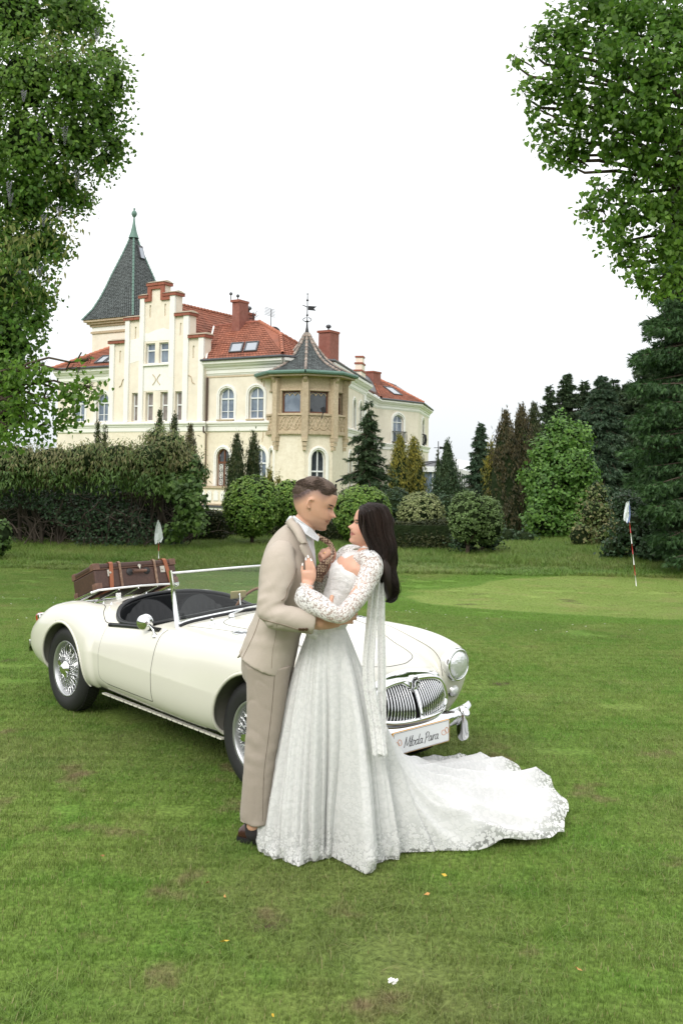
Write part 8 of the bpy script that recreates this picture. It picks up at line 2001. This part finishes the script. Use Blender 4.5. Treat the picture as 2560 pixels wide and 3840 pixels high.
# ---- conifers made of upright sprays
def conifer(u, vt, vb, ru, D, leaf, label, name='thuja', cat='conifer', dens_=230, size=.13, prof=None, group=None, grp_sway=0., spread=.5, taper_top=.06):
    """vt top, vb visible foot (ground is found from the terrain), ru half width in photograph px"""
    top = P(u, vt, D); g = ground_z(top[0], D); h = top[2] - g; R_ = ru * D / F_; t = thing(name, label, cat, (top[0], D, g), group=group); rs = PR
    pr = prof or [(0, .85), (.12, .98), (.35, 1.0), (.6, .93), (.8, .70), (.92, .38), (1, taper_top)]
    rf = lambda q: np.interp(q, [a for a, b in pr], [b for a, b in pr])
    n = int(2 * math.pi * R_ * h * dens_ * .8); q = rs.uniform(0, 1, n) ** .85; a = rs.uniform(0, 2 * math.pi, n); a = np.where(rs.rand(n) < .6, -np.abs(((a + math.pi) % (2 * math.pi)) - math.pi), a)
    lump = 1 + .11 * np.sin(a * 5 + q * 9) * np.sin(q * h * 4.2 + a * 2) + .09 * np.sin(q * h * 9 + a * 7)
    r = R_ * rf(q) * rs.uniform(.78, 1.05, n) * lump; x = r * np.cos(a); y = r * np.sin(a); pp = np.stack([top[0] + x + grp_sway * q, D + y, g + q * h], 1); out = np.stack([np.cos(a), np.sin(a), np.full(n, .25)], 1)
    # gather into tufts
    nc = n // 8; idx = rs.randint(0, n, nc); pk = rs.randint(0, nc, n); pp = pp[idx[pk]] + rs.normal(size=(n, 3)) * [.05, .05, .11]; out = out[idx[pk]]
    al = np.stack([out[:, 0] * .35, out[:, 1] * .35, np.ones(n)], 1)
    leaf_obj('foliage', [leaves(pp, out, size, 'tuft', spread=spread, along=al)], leaf, t)
    m = MB(); G = [[(top[0] + R_ * rf(k) * .80 * math.cos(b) + grp_sway * k, D + R_ * rf(k) * .80 * math.sin(b), g + k * h * .97) for b in np.linspace(0, 2 * math.pi, 13)[:-1]] for k in np.linspace(0, 1, 12)]; m.grid(G, closev=True); m.build('shade_core', M_CORE, t, True)
    m = MB(); m.tube([(top[0], D, g - .1), (top[0], D, g + h * .5)], [R_ * .12 + .03, .03], 7); m.build('trunk', M_BARK, t, True); return t
conifer(600, 1552, 1960, 30, 44, L_THUJA, 'slender thuja tip left of the pair in front of the gable')
conifer(656, 1558, 1960, 30, 45, L_THUJA, 'slender thuja right of the pair in front of the gable')
conifer(715, 1605, 1960, 36, 44, L_THUJAB, 'bronze thuja at the corner of the overgrown hedge below the downpipe')
conifer(368, 1590, 1960, 20, 46, L_THUJA, 'small dark thuja tip far left above the overgrown hedge')
conifer(395, 1602, 1960, 18, 46, L_THUJA, 'smaller of the two thuja tips far left above the hedge')
conifer(888, 1640, 1960, 44, 40, L_THUJA, 'tall thuja in front of the brown garden door')
conifer(952, 1626, 1960, 36, 41, L_THUJA, 'narrow thuja right of the brown garden door')
conifer(1012, 1765, 1960, 34, 36, L_GOLD, 'small golden thuja behind the globe trees', size=.10)
conifer(1045, 1790, 1960, 20, 36, L_GOLD, 'tiny golden thuja tip beside the larger golden one', size=.10)
conifer(1498, 1648, 1960, 54, 42, L_GOLD, 'golden green thuja, left one of the pair right of the spruce')
conifer(1552, 1650, 1960, 54, 42.5, L_GOLD, 'golden green thuja, right one of the pair right of the spruce')
conifer(1642, 1688, 1900, 12, 70, L_THUJA, 'far thuja tip at the corner of the mansion', size=.2, dens_=90)
conifer(1676, 1672, 1990, 84, 38, L_SPRUCE, 'dark juniper with loose tip in front of the glazed pavilion', name='juniper', spread=.8, prof=[(0, .9), (.3, 1), (.55, .8), (.75, .42), (.9, .14), (1, .03)])
conifer(1895, 1560, 2060, 66, 34, L_THUJAB, 'brown green thuja, left trunk of the tall group')
conifer(1955, 1535, 2060, 60, 34.5, L_THUJAB, 'brown green thuja with a rounded tip in the tall group')
conifer(2000, 1525, 2060, 48, 36, L_THUJA, 'greener pointed thuja at the right of the tall group')
conifer(1842, 1660, 2060, 36, 36, L_GOLD, 'yellowish thuja in front of the blue spruce', size=.11)
# ---- spruces and pines with tiers of branches
def spruce(u, vt, ru, D, leaf, label, name='spruce_tree', tiers=16, size=.16, dens_=55, droop=.35, cat='conifer', prof=None, nb=11, foot=0., whisk=0.):
    top = P(u, vt, D); g = ground_z(top[0], D); h = top[2] - g; R_ = ru * D / F_; t = thing(name, label, cat, (top[0], D, g)); rs = PR; pp, oo, al = [], [], []; wood = MB()
    wood.tube([(top[0], D, g - .2), (top[0], D, g + h * .98)], [.05 + R_ * .07, .02], 8)
    for i in range(tiers):
        q = foot + (1 - foot) * (i + .3) / tiers; q0 = q; R1 = R_ * (np.interp(q, [a for a, b in prof], [b for a, b in prof]) if prof else (1 - q) ** .85 + .04)
        for k in range(nb):
            q = min(.985, q0 + rs.uniform(-.9, .9) / tiers); R1 = R_ * (np.interp(q, [a for a, b in prof], [b for a, b in prof]) if prof else (1 - q) ** .85 + .04); a = 2 * math.pi * (k + rs.rand() * .8) / nb + i; L_ = R1 * rs.uniform(.65, 1.12); b = np.array([top[0], D, g + q * h]); d = np.array([math.cos(a), math.sin(a), -droop * rs.uniform(.4, 1.2)]); tip = b + d * L_ + np.array([0, 0, L_ * whisk])
            mid = (b + tip) / 2 + np.array([0, 0, L_ * .05]); 
            if L_ > .25: wood.tube([tuple(b), tuple(mid), tuple(tip)], [.02 + .012 * L_, .015, .006], 4, cap=False)
            n = max(6, int(L_ * dens_ * 1.7)); s = rs.uniform(.15, 1.05, n); p = b * (1 - s)[:, None] ** 1 + tip * s[:, None]; side = np.cross(d, [0, 0, 1]); side /= np.linalg.norm(side); w = L_ * .28 * np.sin(np.clip(s, 0, 1) * math.pi * .8 + .3)
            p = p + side * (rs.uniform(-1, 1, n) * w)[:, None] + np.array([0, 0, 1]) * (-np.abs(rs.normal(size=n)) * .10 * L_ * .6)[:, None]
            pp.append(p); oo.append(np.tile([0, 0, .5], (n, 1)) + d * .5); al.append(np.tile(d + np.array([0, 0, -.35]), (n, 1)) + side * rs.uniform(-.8, .8, n)[:, None])
    n = 60; leaf_obj('foliage', [leaves(np.concatenate(pp), np.concatenate(oo), size * .95, 'tuft', spread=.8, along=np.concatenate(al), cup=.05)], leaf, t); wood.build('trunk', M_BARK, t, True)
    m = MB(); G = [[(top[0] + R_ * (np.interp(k, [a for a, b in prof], [b for a, b in prof]) if prof else (1 - k) ** .85) * .42 * math.cos(b), D + R_ * (1 - k) * .42 * math.sin(b), g + k * h) for b in np.linspace(0, 2 * math.pi, 11)[:-1]] for k in np.linspace(.02, .9, 9)]; m.grid(G, closev=True); m.build('shade_core', M_CORE, t, True); return t
spruce(1382, 1500, 108, 38, L_SPRUCE, 'dark irregular spruce in front of the mansion\'s side wall', tiers=17, nb=10, dens_=60, prof=[(0, .7), (.2, .75), (.4, .95), (.55, .8), (.66, .42), (.74, .62), (.82, .3), (.92, .22), (1, .05)], size=.19)
spruce(1802, 1580, 104, 60, L_BLUE, 'distant blue green spruce against the sky right of the pavilion', tiers=22, nb=13, dens_=60, size=.24)
CPR = [(0, 1), (.4, .98), (.62, .86), (.78, .66), (.90, .38), (1, .05)]
spruce(2060, 1440, 62, 46, L_SPRUCE, 'thin dark conifer with a sparse crooked top left of the tall row', tiers=26, nb=10, dens_=90, size=.2, whisk=.25, prof=CPR)
spruce(2125, 1392, 84, 47, L_SPRUCE, 'tall dark conifer with ragged top behind the bright maple', tiers=28, nb=11, dens_=100, size=.2, whisk=.2, prof=CPR)
spruce(2190, 1420, 80, 48, L_SPRUCE, 'narrow dark conifer squeezed between the ragged one and the bluish one', tiers=26, nb=11, dens_=100, size=.2, whisk=.1, prof=CPR)
spruce(2255, 1398, 130, 44, L_BLUE, 'broad bluish dark conifer in the middle of the tall row', tiers=28, nb=13, dens_=110, size=.2, droop=.5, prof=CPR)
spruce(2350, 1430, 110, 46, L_SPRUCE, 'dark conifer right of the bluish one behind the flag', tiers=26, nb=13, dens_=100, size=.2, prof=CPR)
spruce(2300, 1415, 110, 50, L_SPRUCE, 'dark conifer between the bluish one and the flag conifer, further back', tiers=26, nb=13, dens_=100, size=.2, prof=CPR)
spruce(2400, 1405, 100, 47, L_BLUE, 'bluish conifer tip just left of the big cypress', tiers=26, nb=13, dens_=100, size=.2, prof=CPR)
spruce(2440, 1300, 150, 44, L_SPRUCE, 'very tall dark conifer behind the big cypress', tiers=30, nb=13, dens_=80, size=.22, prof=CPR)
# ---- big cypress leaning in from the right
def cypress():
    D = 22; t = thing('cypress_tree', 'huge dark green cypress with feathery branches at the right edge', 'conifer', (P(2760, 1500, D)[0], D, ground_z(9, D))); rs = PR; pp, oo, al = [], [], []; wood = MB(); x0 = P(2760, 1500, D)[0]; g = ground_z(x0, D)
    zt = float(P(2600, 900, D)[2]) + 3; wood.tube([(x0, D, g - .2), (x0, D + .2, zt)], [.32, .05], 10)
    left = [(640, 2620), (1090, 2500), (1180, 2455), (1300, 2425), (1400, 2400), (1500, 2420), (1620, 2385), (1700, 2370), (1800, 2400), (1900, 2445), (2000, 2475), (2090, 2500)]
    for i in range(240):
        v = rs.uniform(760, 2095); ul = np.interp(v, [a for a, b in left], [b for a, b in left]) + 36 * math.sin(v * .055) + rs.uniform(-15, 60); dd = rs.uniform(-2.4, 1.2); tip = P(ul, v, D + dd * 1.2 + .5); z = tip[2]
        if z > zt: continue
        b = np.array([x0, D, z + rs.uniform(-.1, .5)]); d = tip - b; L_ = np.linalg.norm(d); d /= L_; wood.tube([tuple(b), tuple((b + tip) / 2 + [0, 0, .12]), tuple(tip)], [.045, .025, .008], 4, cap=False)
        n = int(230 + L_ * 40); s = 1 - rs.uniform(0, 1, n) ** 1.3 * min(1, 2.6 / L_); p = b + (tip - b) * s[:, None]; side = np.array([-d[1], d[0], 0]); w = .42 * (1.05 - s * .6)
        p = p + side * (rs.uniform(-1, 1, n) * w)[:, None]; p[:, 2] += -np.abs(rs.normal(size=n)) * .10 + .04
        pp.append(p); oo.append(np.tile([-.2, -.35, .5], (n, 1))); al.append(np.tile(d + [0, 0, -.25], (n, 1)) + side * rs.uniform(-.7, .7, n)[:, None])
    leaf_obj('foliage', [leaves(np.concatenate(pp), np.concatenate(oo), .15, 'tuft', spread=.8, along=np.concatenate(al))], L_CYP, t); wood.build('trunk', M_BARK, t, True)
    m = MB(); m.grid([[(x0 - (1.2 if k < .9 else .4) * .9 * math.cos(b) * 1.1, D + 1.2 + 1.4 * math.sin(b), g + (zt - g) * k) for b in np.linspace(0, 2 * math.pi, 13)[:-1]] for k in np.linspace(0, 1, 8)], closev=True); m.build('shade_core', M_CORE, t, True)
cypress()
# ---- broadleaf trees and shrubs
def bushy(name, lobes, leaf, label, cat='shrub', size=.11, dens_=130, clump=.10, shape='diamond', stems=3, shell=(.70, 1.06), droop=.4, corek=.74, lump=(2.2, .16), bark=None, core_on=True, trunk_at=None, tr=.06):
    c = np.mean([l[0] for l in lobes], 0); low = min(l[0][2] - l[1][2] for l in lobes); bx = trunk_at[0] if trunk_at is not None else c[0]; by = trunk_at[1] if trunk_at is not None else c[1]; g = ground_z(bx, by)
    t = thing(name, label, cat, (bx, by, g)); Pn, On = crown_points(lobes, dens_, clump=clump, shell=shell, lump=lump); leaf_obj('crown', [leaves(Pn, On + [0, 0, .3], size, shape, spread=.8, droop=droop)], leaf, t)
    if core_on: core('shade_core', lobes, M_CORE, t, corek)
    m = MB(); 
    for l in lobes: limb(m, [(bx + PR.uniform(-.1, .1), by, g - .1), ((bx * .6 + l[0][0] * .4), by * .6 + l[0][1] * .4, g + (l[0][2] - g) * .55), tuple(l[0])], tr, tr * .35, 6, 4, .15)
    m.build('trunk', bark or M_BARK, t, True); return t
bushy('maple_tree', [lobe(2060, 1700, 32, 78), lobe(2140, 1650, 32, 70), lobe(2010, 1790, 31.5, 60), lobe(2150, 1770, 31, 78), lobe(2060, 1850, 31, 86), lobe(2160, 1880, 31, 70), lobe(2100, 1600, 32.5, 46), lobe(2030, 1950, 30.5, 72), lobe(2140, 1970, 30.5, 66)], L_MAPLE, 'bright green broadleaf tree in front of the dark conifers', 'tree', .095, 250, .09, 'heart', lump=(2.6, .24))
bushy('mixed_shrub', [lobe(2230, 1930, 28, 66), lobe(2180, 2010, 27.5, 60), lobe(2290, 2010, 27, 66), lobe(2240, 1860, 29, 44)], L_MIX, 'brownish green shrub between the maple and the flag', size=.09, dens_=170)
bushy('shrub_thicket', [lobe(2370, 1990, 24, 80), lobe(2300, 2060, 24, 54), lobe(2440, 2060, 23.5, 66), lobe(2340, 1900, 25, 60), lobe(2420, 1910, 25, 50)], L_DARK, 'leafy shrub thicket under the cypress behind the flag', size=.09, dens_=180)
bushy('low_shrub', [lobe(1890, 2010, 29, 44, 1.3, .8), lobe(1960, 2020, 29, 44, 1.3, .8), lobe(1800, 2010, 29, 34, 1.2, .8)], L_DARK, 'low dark shrubs at the foot of the brown thujas', size=.08, dens_=150)
bushy('dark_shrub_row', [lobe(1700, 1900, 36, 60, 1.3, 1), lobe(1620, 1900, 36, 50, 1.4, 1)], L_DARK, 'dark evergreen shrub behind the egg-shaped globe', size=.09, dens_=120)
bushy('low_bush', [lobe(1740, 2035, 25, 40, 1.5, .7), lobe(1830, 2035, 25.5, 40, 1.4, .7)], L_DARK, 'low dark bush under the egg-shaped globe tree', size=.07, dens_=200)
bushy('rose_bush', [lobe(600, 1610, 27, 42, 1.2, .8), lobe(560, 1640, 27, 26)], L_MIXG, 'thin arching green spray rising from the overgrown hedge', 'shrub', .055, 60, .05, core_on=False, tr=.02)
# ---- the overgrown climbing hedge on the left
def overgrown():
    D = 25.5; rs = PR; t = thing('overgrown_hedge', 'wild overgrown climber hedge with bronze top and bare tangled stems on the left', 'hedge', (P(380, 1900, D)[0], D, ground_z(-6, D)))
    g = ground_z(-6, D)
    tops = [lobe(60, 1735, 25, 95, 1.2, .8), lobe(200, 1740, 25, 90, 1.2, .8), lobe(330, 1725, 25, 88, 1.2, .8), lobe(450, 1725, 25, 84, 1.2, .8), lobe(560, 1730, 25, 90, 1.1, .8), lobe(640, 1705, 25.3, 88), lobe(705, 1765, 25.2, 70), lobe(-60, 1760, 25, 100), lobe(590, 1650, 25.8, 44)]
    gr = [lobe(740, 1880, 24.6, 40, .8, 1.3), lobe(745, 1960, 24.5, 34, .8, 1.2), lobe(720, 1830, 24.8, 48, .8, 1.2), lobe(700, 1900, 24.6, 46, .8, 1.2), lobe(650, 1990, 24.6, 34, .9, 1.1), lobe(735, 1760, 25.0, 40), lobe(660, 1830, 24.7, 50), lobe(690, 1960, 24.6, 32)]
    Pn, On = crown_points(tops, 420, rs, (.62, 1.10), .10, lump=(2.4, .22)); k = Pn[:, 2] > P(300, 1870 , D)[2] + .35 * np.sin(Pn[:, 0] * 2.4); Pn, On = Pn[k], On[k]
    leaf_obj('bronze_foliage', [leaves(Pn, On + [0, -.2, .4], .13, 'lance', spread=.7, droop=1.6)], L_MIX, t)
    Pn, On = crown_points(gr, 330, rs, (.8, 1.05), .06); leaf_obj('green_foliage', [leaves(Pn, On + [0, -.2, .2], .095, 'heart', spread=.6, droop=1.3)], L_MIXG, t)
    Pn, On = crown_points([lobe(60, 1790, 24.6, 60, 1.6, .6), lobe(230, 1790, 24.6, 46, 1.8, .6), lobe(420, 1800, 24.6, 50, 1.8, .6), lobe(560, 1810, 24.6, 50, 1.4, .7)], 260, rs, (.6, 1.1), .15); leaf_obj('hanging_foliage', [leaves(Pn, On + [0, -.2, .3], .13, 'lance', spread=.7, droop=1.6)], L_MIXG, t)
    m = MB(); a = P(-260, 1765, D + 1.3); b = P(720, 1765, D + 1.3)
    m.box(((a[0] + b[0]) / 2, D + 1.9, (a[2] + g) / 2 + .05), (b[0] - a[0], 1.2, a[2] - g + .1)); m.build('shaded_interior', mat('shaded_interior', (.008, .011, .006), .95, 0, .05, noise=(3, (.030, .035, .012), .12, .08), bump=(8, 1, .1)), t)  # near-black box behind the stems, the hedge's inner shade put into its colour
    core('shade_core', [(c, r * [1, 1, 1]) for c, r in tops], M_CORE, t, .82)
    # bare tangled stems
    m = MB()
    for i in range(240):
        x = rs.uniform(P(-40, 1900, D)[0], P(690, 1900, D)[0]); y = D + rs.uniform(-.5, .9); z0 = g + rs.uniform(-.05, 1.1) * (rs.rand() < .55); q = [np.array([x, y, z0])]; d = np.array([rs.uniform(-.8, .8), rs.uniform(-.2, .1), rs.uniform(.5, 1.2)])
        for k in range(9): d = d + rs.normal(size=3) * [.5, .25, .42]; d /= np.linalg.norm(d); q.append(q[-1] + d * rs.uniform(.12, .30)); 
        q = [np.array([p[0], min(max(p[1], D - .75), D + 1.0), min(max(p[2], g), P(300, 1850, D)[2])]) for p in q]; r0 = rs.choice([.008, .012, .018, .026], p=[.45, .3, .18, .07]); limb(m, q, r0, r0 * .4, 5, 3)
    for i in range(16):
        x = rs.uniform(P(0, 1900, D)[0], P(650, 1900, D)[0]); limb(m, [(x, D + .3, g - .1), (x + rs.uniform(-.3, .3), D + .2, g + 1.0), (x + rs.uniform(-.8, .8), D + .3, g + 2.2)], .06, .03, 7, 5, .2)
    m.build('bare_stems', M_TWIG, t, True)['kind'] = 'stuff'
    Pn = np.stack([rs.uniform(P(0, 1900, D)[0], P(700, 1900, D)[0], 7000), rs.uniform(D - .8, D + .6, 7000), rs.uniform(g, g + 1.7, 7000)], 1); c_ = (np.sin(Pn[:, 0] * 1.7) + np.sin(Pn[:, 2] * 4 + Pn[:, 0]) > -.5); Pn = Pn[c_]; leaf_obj('lower_leaves', [leaves(Pn, np.tile([0, -1, .5], (len(Pn), 1)), .075, 'diamond', spread=.9)], L_DARK, t)
overgrown()
# ---- the two big limes framing the view
def big_tree(name, label, base, zf_, lobes, leaf, size, dens_, clump, shape, droop, tr, shell=(.45, 1.08), twigs=True, corek=.0, per=10, lump=(2.2, .22), spread=.8):
    t = thing(name, label, 'tree', (base[0], base[1], ground_z(base[0], base[1]))); rs = PR; g = ground_z(base[0], base[1]); m = MB(); fork = np.array([base[0], base[1], zf_]); limb(m, [(base[0], base[1], g - .2), (base[0] + .1, base[1], g + (zf_ - g) * .5), fork], tr, tr * .75, 12, 6)
    for c, r in lobes:
        mid = fork * .45 + c * .55 + [0, 0, .35]; limb(m, [fork - [0, 0, .4], mid, c], min(tr * .2, .06), .010, 7, 6, .25)
        for k in range(per):
            d = rand_dirs(1, rs)[0]; e = c + d * r * rs.uniform(.6, .95); limb(m, [c * .9 + mid * .1, (c + e) / 2 + [0, 0, .05], e], .006, .002, 4, 4, .05)
    m.build('trunk', M_BARK, t, True)
    Pn, On = crown_points(lobes, dens_, rs, shell, clump, lump=lump, front=True); leaf_obj('crown', [leaves(Pn, On * .6 + [0, -.25, .25], size, shape, spread=spread, droop=droop)], leaf, t)
    if corek: core('shade_core', lobes, M_CORE, t, corek)
    return t
LD = 15.
K = 1.633
LLb = [lobe(u * K, v * K, d, r * K) for u, v, d, r in (
    (10, 650, 14.2, 66), (20, 760, 14.2, 60), (-10, 860, 14.2, 70), (0, 960, 14.0, 60), (-110, 60, 15.4, 120), (-110, 230, 15.4, 120), (-100, 400, 15.4, 120), (-110, 560, 15.4, 120), (-100, 720, 15.2, 110), (-110, 880, 15, 100), (-250, 150, 15.6, 130), (-260, 380, 15.6, 130), (-250, 620, 15.6, 130), (40, 40, 15, 110), (150, 30, 15.5, 80), (205, 40, 16, 45), (60, 190, 14.5, 110), (170, 190, 14.5, 84), (245, 130, 15.5, 36), (262, 190, 15, 44), (235, 270, 15.3, 60), (70, 330, 14.5, 110), (180, 330, 15, 80), (265, 330, 15.6, 32),
    (245, 365, 15.6, 28), (60, 460, 15, 95), (150, 430, 15.5, 62), (190, 460, 16, 30), (50, 580, 15, 85), (110, 560, 15.5, 48), (40, 690, 15, 75), (95, 680, 15.6, 34), (30, 790, 14.5, 66), (80, 740, 15, 36), (10, 900, 14.5, 60))]
big_tree('lime_tree', 'tall lime tree hung with wisteria along the left edge', (-8.2, 15.6), 2.6, LLb, L_LIMED, .060, 400, .09, 'heart', .9, .38, (.55, 1.12), per=7, corek=.50, lump=(2.6, .30))
LBr = [lobe(u * K, v * K, d, r * K) for u, v, d, r in ((30, 880, 13, 48), (95, 860, 13, 40), (60, 940, 13, 48), (120, 920, 13, 40), (170, 900, 13, 34), (215, 895, 13, 26), (160, 960, 13.2, 30), (200, 830, 13, 16), (175, 850, 13, 18), (30, 990, 13, 46), (100, 985, 13.2, 26))]
big_tree('young_lime', 'leafy lime branch reaching in front of the mansion\'s left wing', (-6.6, 13.1), 2.0, LBr, L_LIME, .062, 230, .09, 'heart', .9, .16, (.2, 1.15), per=9)
# wisteria leaves and its lilac racemes
def wisteria():
    t = thing('wisteria_vine', 'yellow green wisteria with hanging lilac grey flower clusters in the left tree', 'climber', tuple(P(60, 700, 14.4)), group=None); rs = PR
    lb = [lobe(u * K, v * K, d, r * K) for u, v, d, r in ((110, 120, 14.2, 60), (190, 95, 15, 30), (120, 520, 14.2, 66), (60, 620, 14, 70), (170, 400, 14.6, 50), (90, 650, 14.8, 46), (30, 560, 13.9, 50), (110, 590, 15.2, 40), (215, 60, 15.6, 20))]
    Pn, On = crown_points(lb, 55, rs, (.5, 1.15), .14, lump=(2.4, .25)); leaf_obj('foliage', [leaves(Pn, On + [0, -.3, .3], .11, 'lance', rs, spread=.7, droop=1.5)], L_WIST, t)
    M_LIL = mat('lilac_petals', (.22, .21, .27), .7, vary=('object', .2), noise=(40, (.30, .29, .34), .2))
    for (u, v) in ((150, 500), (118, 640), (40, 725), (140, 700), (165, 805), (185, 690), (35, 680), (20, 1040), (245, 475), (265, 700), (290, 640), (325, 790), (70, 1010), (100, 900), (90, 340), (44, 330), (222, 775), (210, 590), (150, 1000), (18, 860), (55, 1130), (130, 870), (365, 105), (300, 560))[::2]:
        c = P(u * 1.0, v * 1.0, rs.uniform(13.6, 14.3)); L_ = rs.uniform(.14, .30); m = MB()
        for k in range(46):
            s = k / 46; a = k * 2.4; r = .032 * (1 - s) ** .7 + .006; q = c + [r * math.cos(a), r * math.sin(a), -L_ * s]; z = .013 * (1 - .5 * s); m.add([q + [-z, 0, 0], q + [0, -z, z * .6], q + [z, 0, 0], q + [0, z, -z * .6]], [(0, 1, 2, 3)]); m.add([q + [0, -z, -z], q + [z, 0, 0], q + [0, 0, z]], [(0, 1, 2)])
        m.build('flower_cluster', M_LIL, t)
    m = MB()
    for u, v in ((330, 640), (345, 690), (280, 800), (360, 700), (240, 770)): m.tube([tuple(P(u + 14 * math.sin(k * .7 + v), v + k * 14, 14)) for k in range(10)], .0035, 4)
    m.build('hanging_tendril', M_TWIG, t)
wisteria()
RLb = [lobe(u * K, v * K, d, r * K) for u, v, d, r in (
    (1360, 30, 9.2, 70), (1440, 40, 9.0, 80), (1530, 60, 8.8, 80), (1300, 80, 9.2, 48), (1250, 85, 9.2, 30), (1215, 110, 9.2, 24), (1180, 140, 9.2, 11), (1290, 150, 9.2, 52), (1390, 140, 8.8, 80), (1500, 170, 8.6, 90), (1240, 205, 9.2, 34), (1205, 215, 9.2, 18), (1300, 240, 9.2, 52), (1230, 255, 9.2, 16),
    (1400, 250, 8.9, 66), (1500, 290, 8.7, 80), (1250, 300, 9.2, 22), (1265, 345, 9.2, 34), (1320, 330, 9.2, 44), (1310, 372, 9.2, 16), (1410, 330, 9, 40), (1540, 390, 8.8, 60), (1480, 380, 8.9, 44), (1440, 420, 9, 40), (1380, 450, 9.1, 38), (1350, 490, 9.1, 24), (1430, 490, 9, 48), (1510, 480, 8.9, 60), (1400, 540, 9.1, 34),
    (1450, 570, 9, 44), (1530, 570, 8.9, 50), (1420, 600, 9.1, 16), (1480, 630, 9, 36), (1545, 640, 8.9, 34), (1500, 675, 9, 14), (1455, 650, 9.05, 14), (1640, 60, 9, 100), (1650, 230, 9, 100), (1640, 400, 9, 95), (1630, 560, 9, 90), (1780, 120, 9.2, 110), (1790, 330, 9.2, 110), (1780, 530, 9.2, 100), (1360, -90, 9.4, 80), (1500, -90, 9.2, 90), (1650, -100, 9.2, 100))]
big_tree('lime_tree', 'lime tree with large heart-shaped leaves overhanging the upper right corner', (6.2, 9.2), 3.2, RLb, L_LIME, .047, 760, .045, 'heart', 1.6, .30, (.10, 1.45), per=4, lump=(2.6, .22), spread=.75)
# ================================================================== golf flags, lamp post
M_FLAG = mat('white_flag_cloth', (.74, .78, .80), .7, bump=(30, .2, .01)); M_FLAGB = mat('blue_flag_cloth', (.16, .22, .42), .7); M_POLEW = mat('white_pole', (.80, .80, .78), .4); M_POLER = mat('red_pole_band', (.42, .035, .03), .4)
def flagpin(ub, vb, ut, vt, label, flag_pts, blue, bands=5):
    # foot on the ground: find the depth where the sight line meets the terrain
    D = 10.
    for _ in range(60): g = float(gz(0, D)); D = float(Gd(ub, vb, g)[1])
    b = Gd(ub, vb, float(gz(0, D))); tp = P(ut, vt, D); t = thing('golf_flag', label, 'flag', tuple(b)); n = 8
    for i in range(n):
        a, c = b + (tp - b) * i / n, b + (tp - b) * (i + 1) / n; red = i % 2 == 1 and i < 7 if blue else i % 2 == 0
        MB().tube([a, c], .0085, 8).build('pole_band', M_POLER if red else M_POLEW, t, True)
    G = []
    for v_, ul, ur in flag_pts:
        row = []
        for k in range(9):
            s = k / 8; u = ul + (ur - ul) * s; row.append(P(u, v_ + 5 * math.sin(s * 5 + v_ * .05), D - .02 + .035 * math.sin(s * 7 + v_ * .06)))
        G.append(row)
    f = MB(); 
    for i in range(len(G) - 1):
        for k in range(8): f.add([G[i][k], G[i][k + 1], G[i + 1][k + 1], G[i + 1][k]], [(0, 1, 2, 3)], 1 if (blue and k + i * .35 > 6.2) else 0)
    o = f.build('flag_cloth', [M_FLAG, M_FLAGB], t, True); return t
flagpin(2384, 2198, 2350, 1880, 'white and blue golf flag hanging on a red and white pin on the green', [(1882, 2346, 2358), (1900, 2341, 2360), (1925, 2337, 2362), (1945, 2336, 2360), (1957, 2338, 2352)], True)
flagpin(596, 2180, 595, 1952, 'plain white golf flag on a red pin behind the suitcase', [(1954, 592, 600), (1975, 586, 604), (2000, 581, 609), (2022, 579, 612), (2036, 582, 604)], False)
# lamp post near the bay of the mansion
g = ground_z(0, 31); a = P(1259, 1815, 31); lp_ = thing('lamp_post', 'slim dark lamp post with flat floodlight head in front of the bay', 'lamp', (a[0], 31, g)); m = MB(); m.tube([(a[0], 31, g), tuple(a)], .03, 8); m.build('pole', M_IRON, lp_, True)
h = P(1262, 1808, 31); m = MB(); Mx = Matrix.Rotation(R(-24), 3, 'Y'); m.box(Vector(h) + Mx @ Vector((.10, 0, .02)), (.27, .20, .05), Mx); hd_ = m.build('lamp_head', M_IRON, lp_); m = MB(); m.box(Vector(h) + Mx @ Vector((.12, -.0, .055)), (.15, .13, .012), Mx); m.build('lamp_lens', mat('lamp_glass', (.35, .38, .36), .2), hd_)
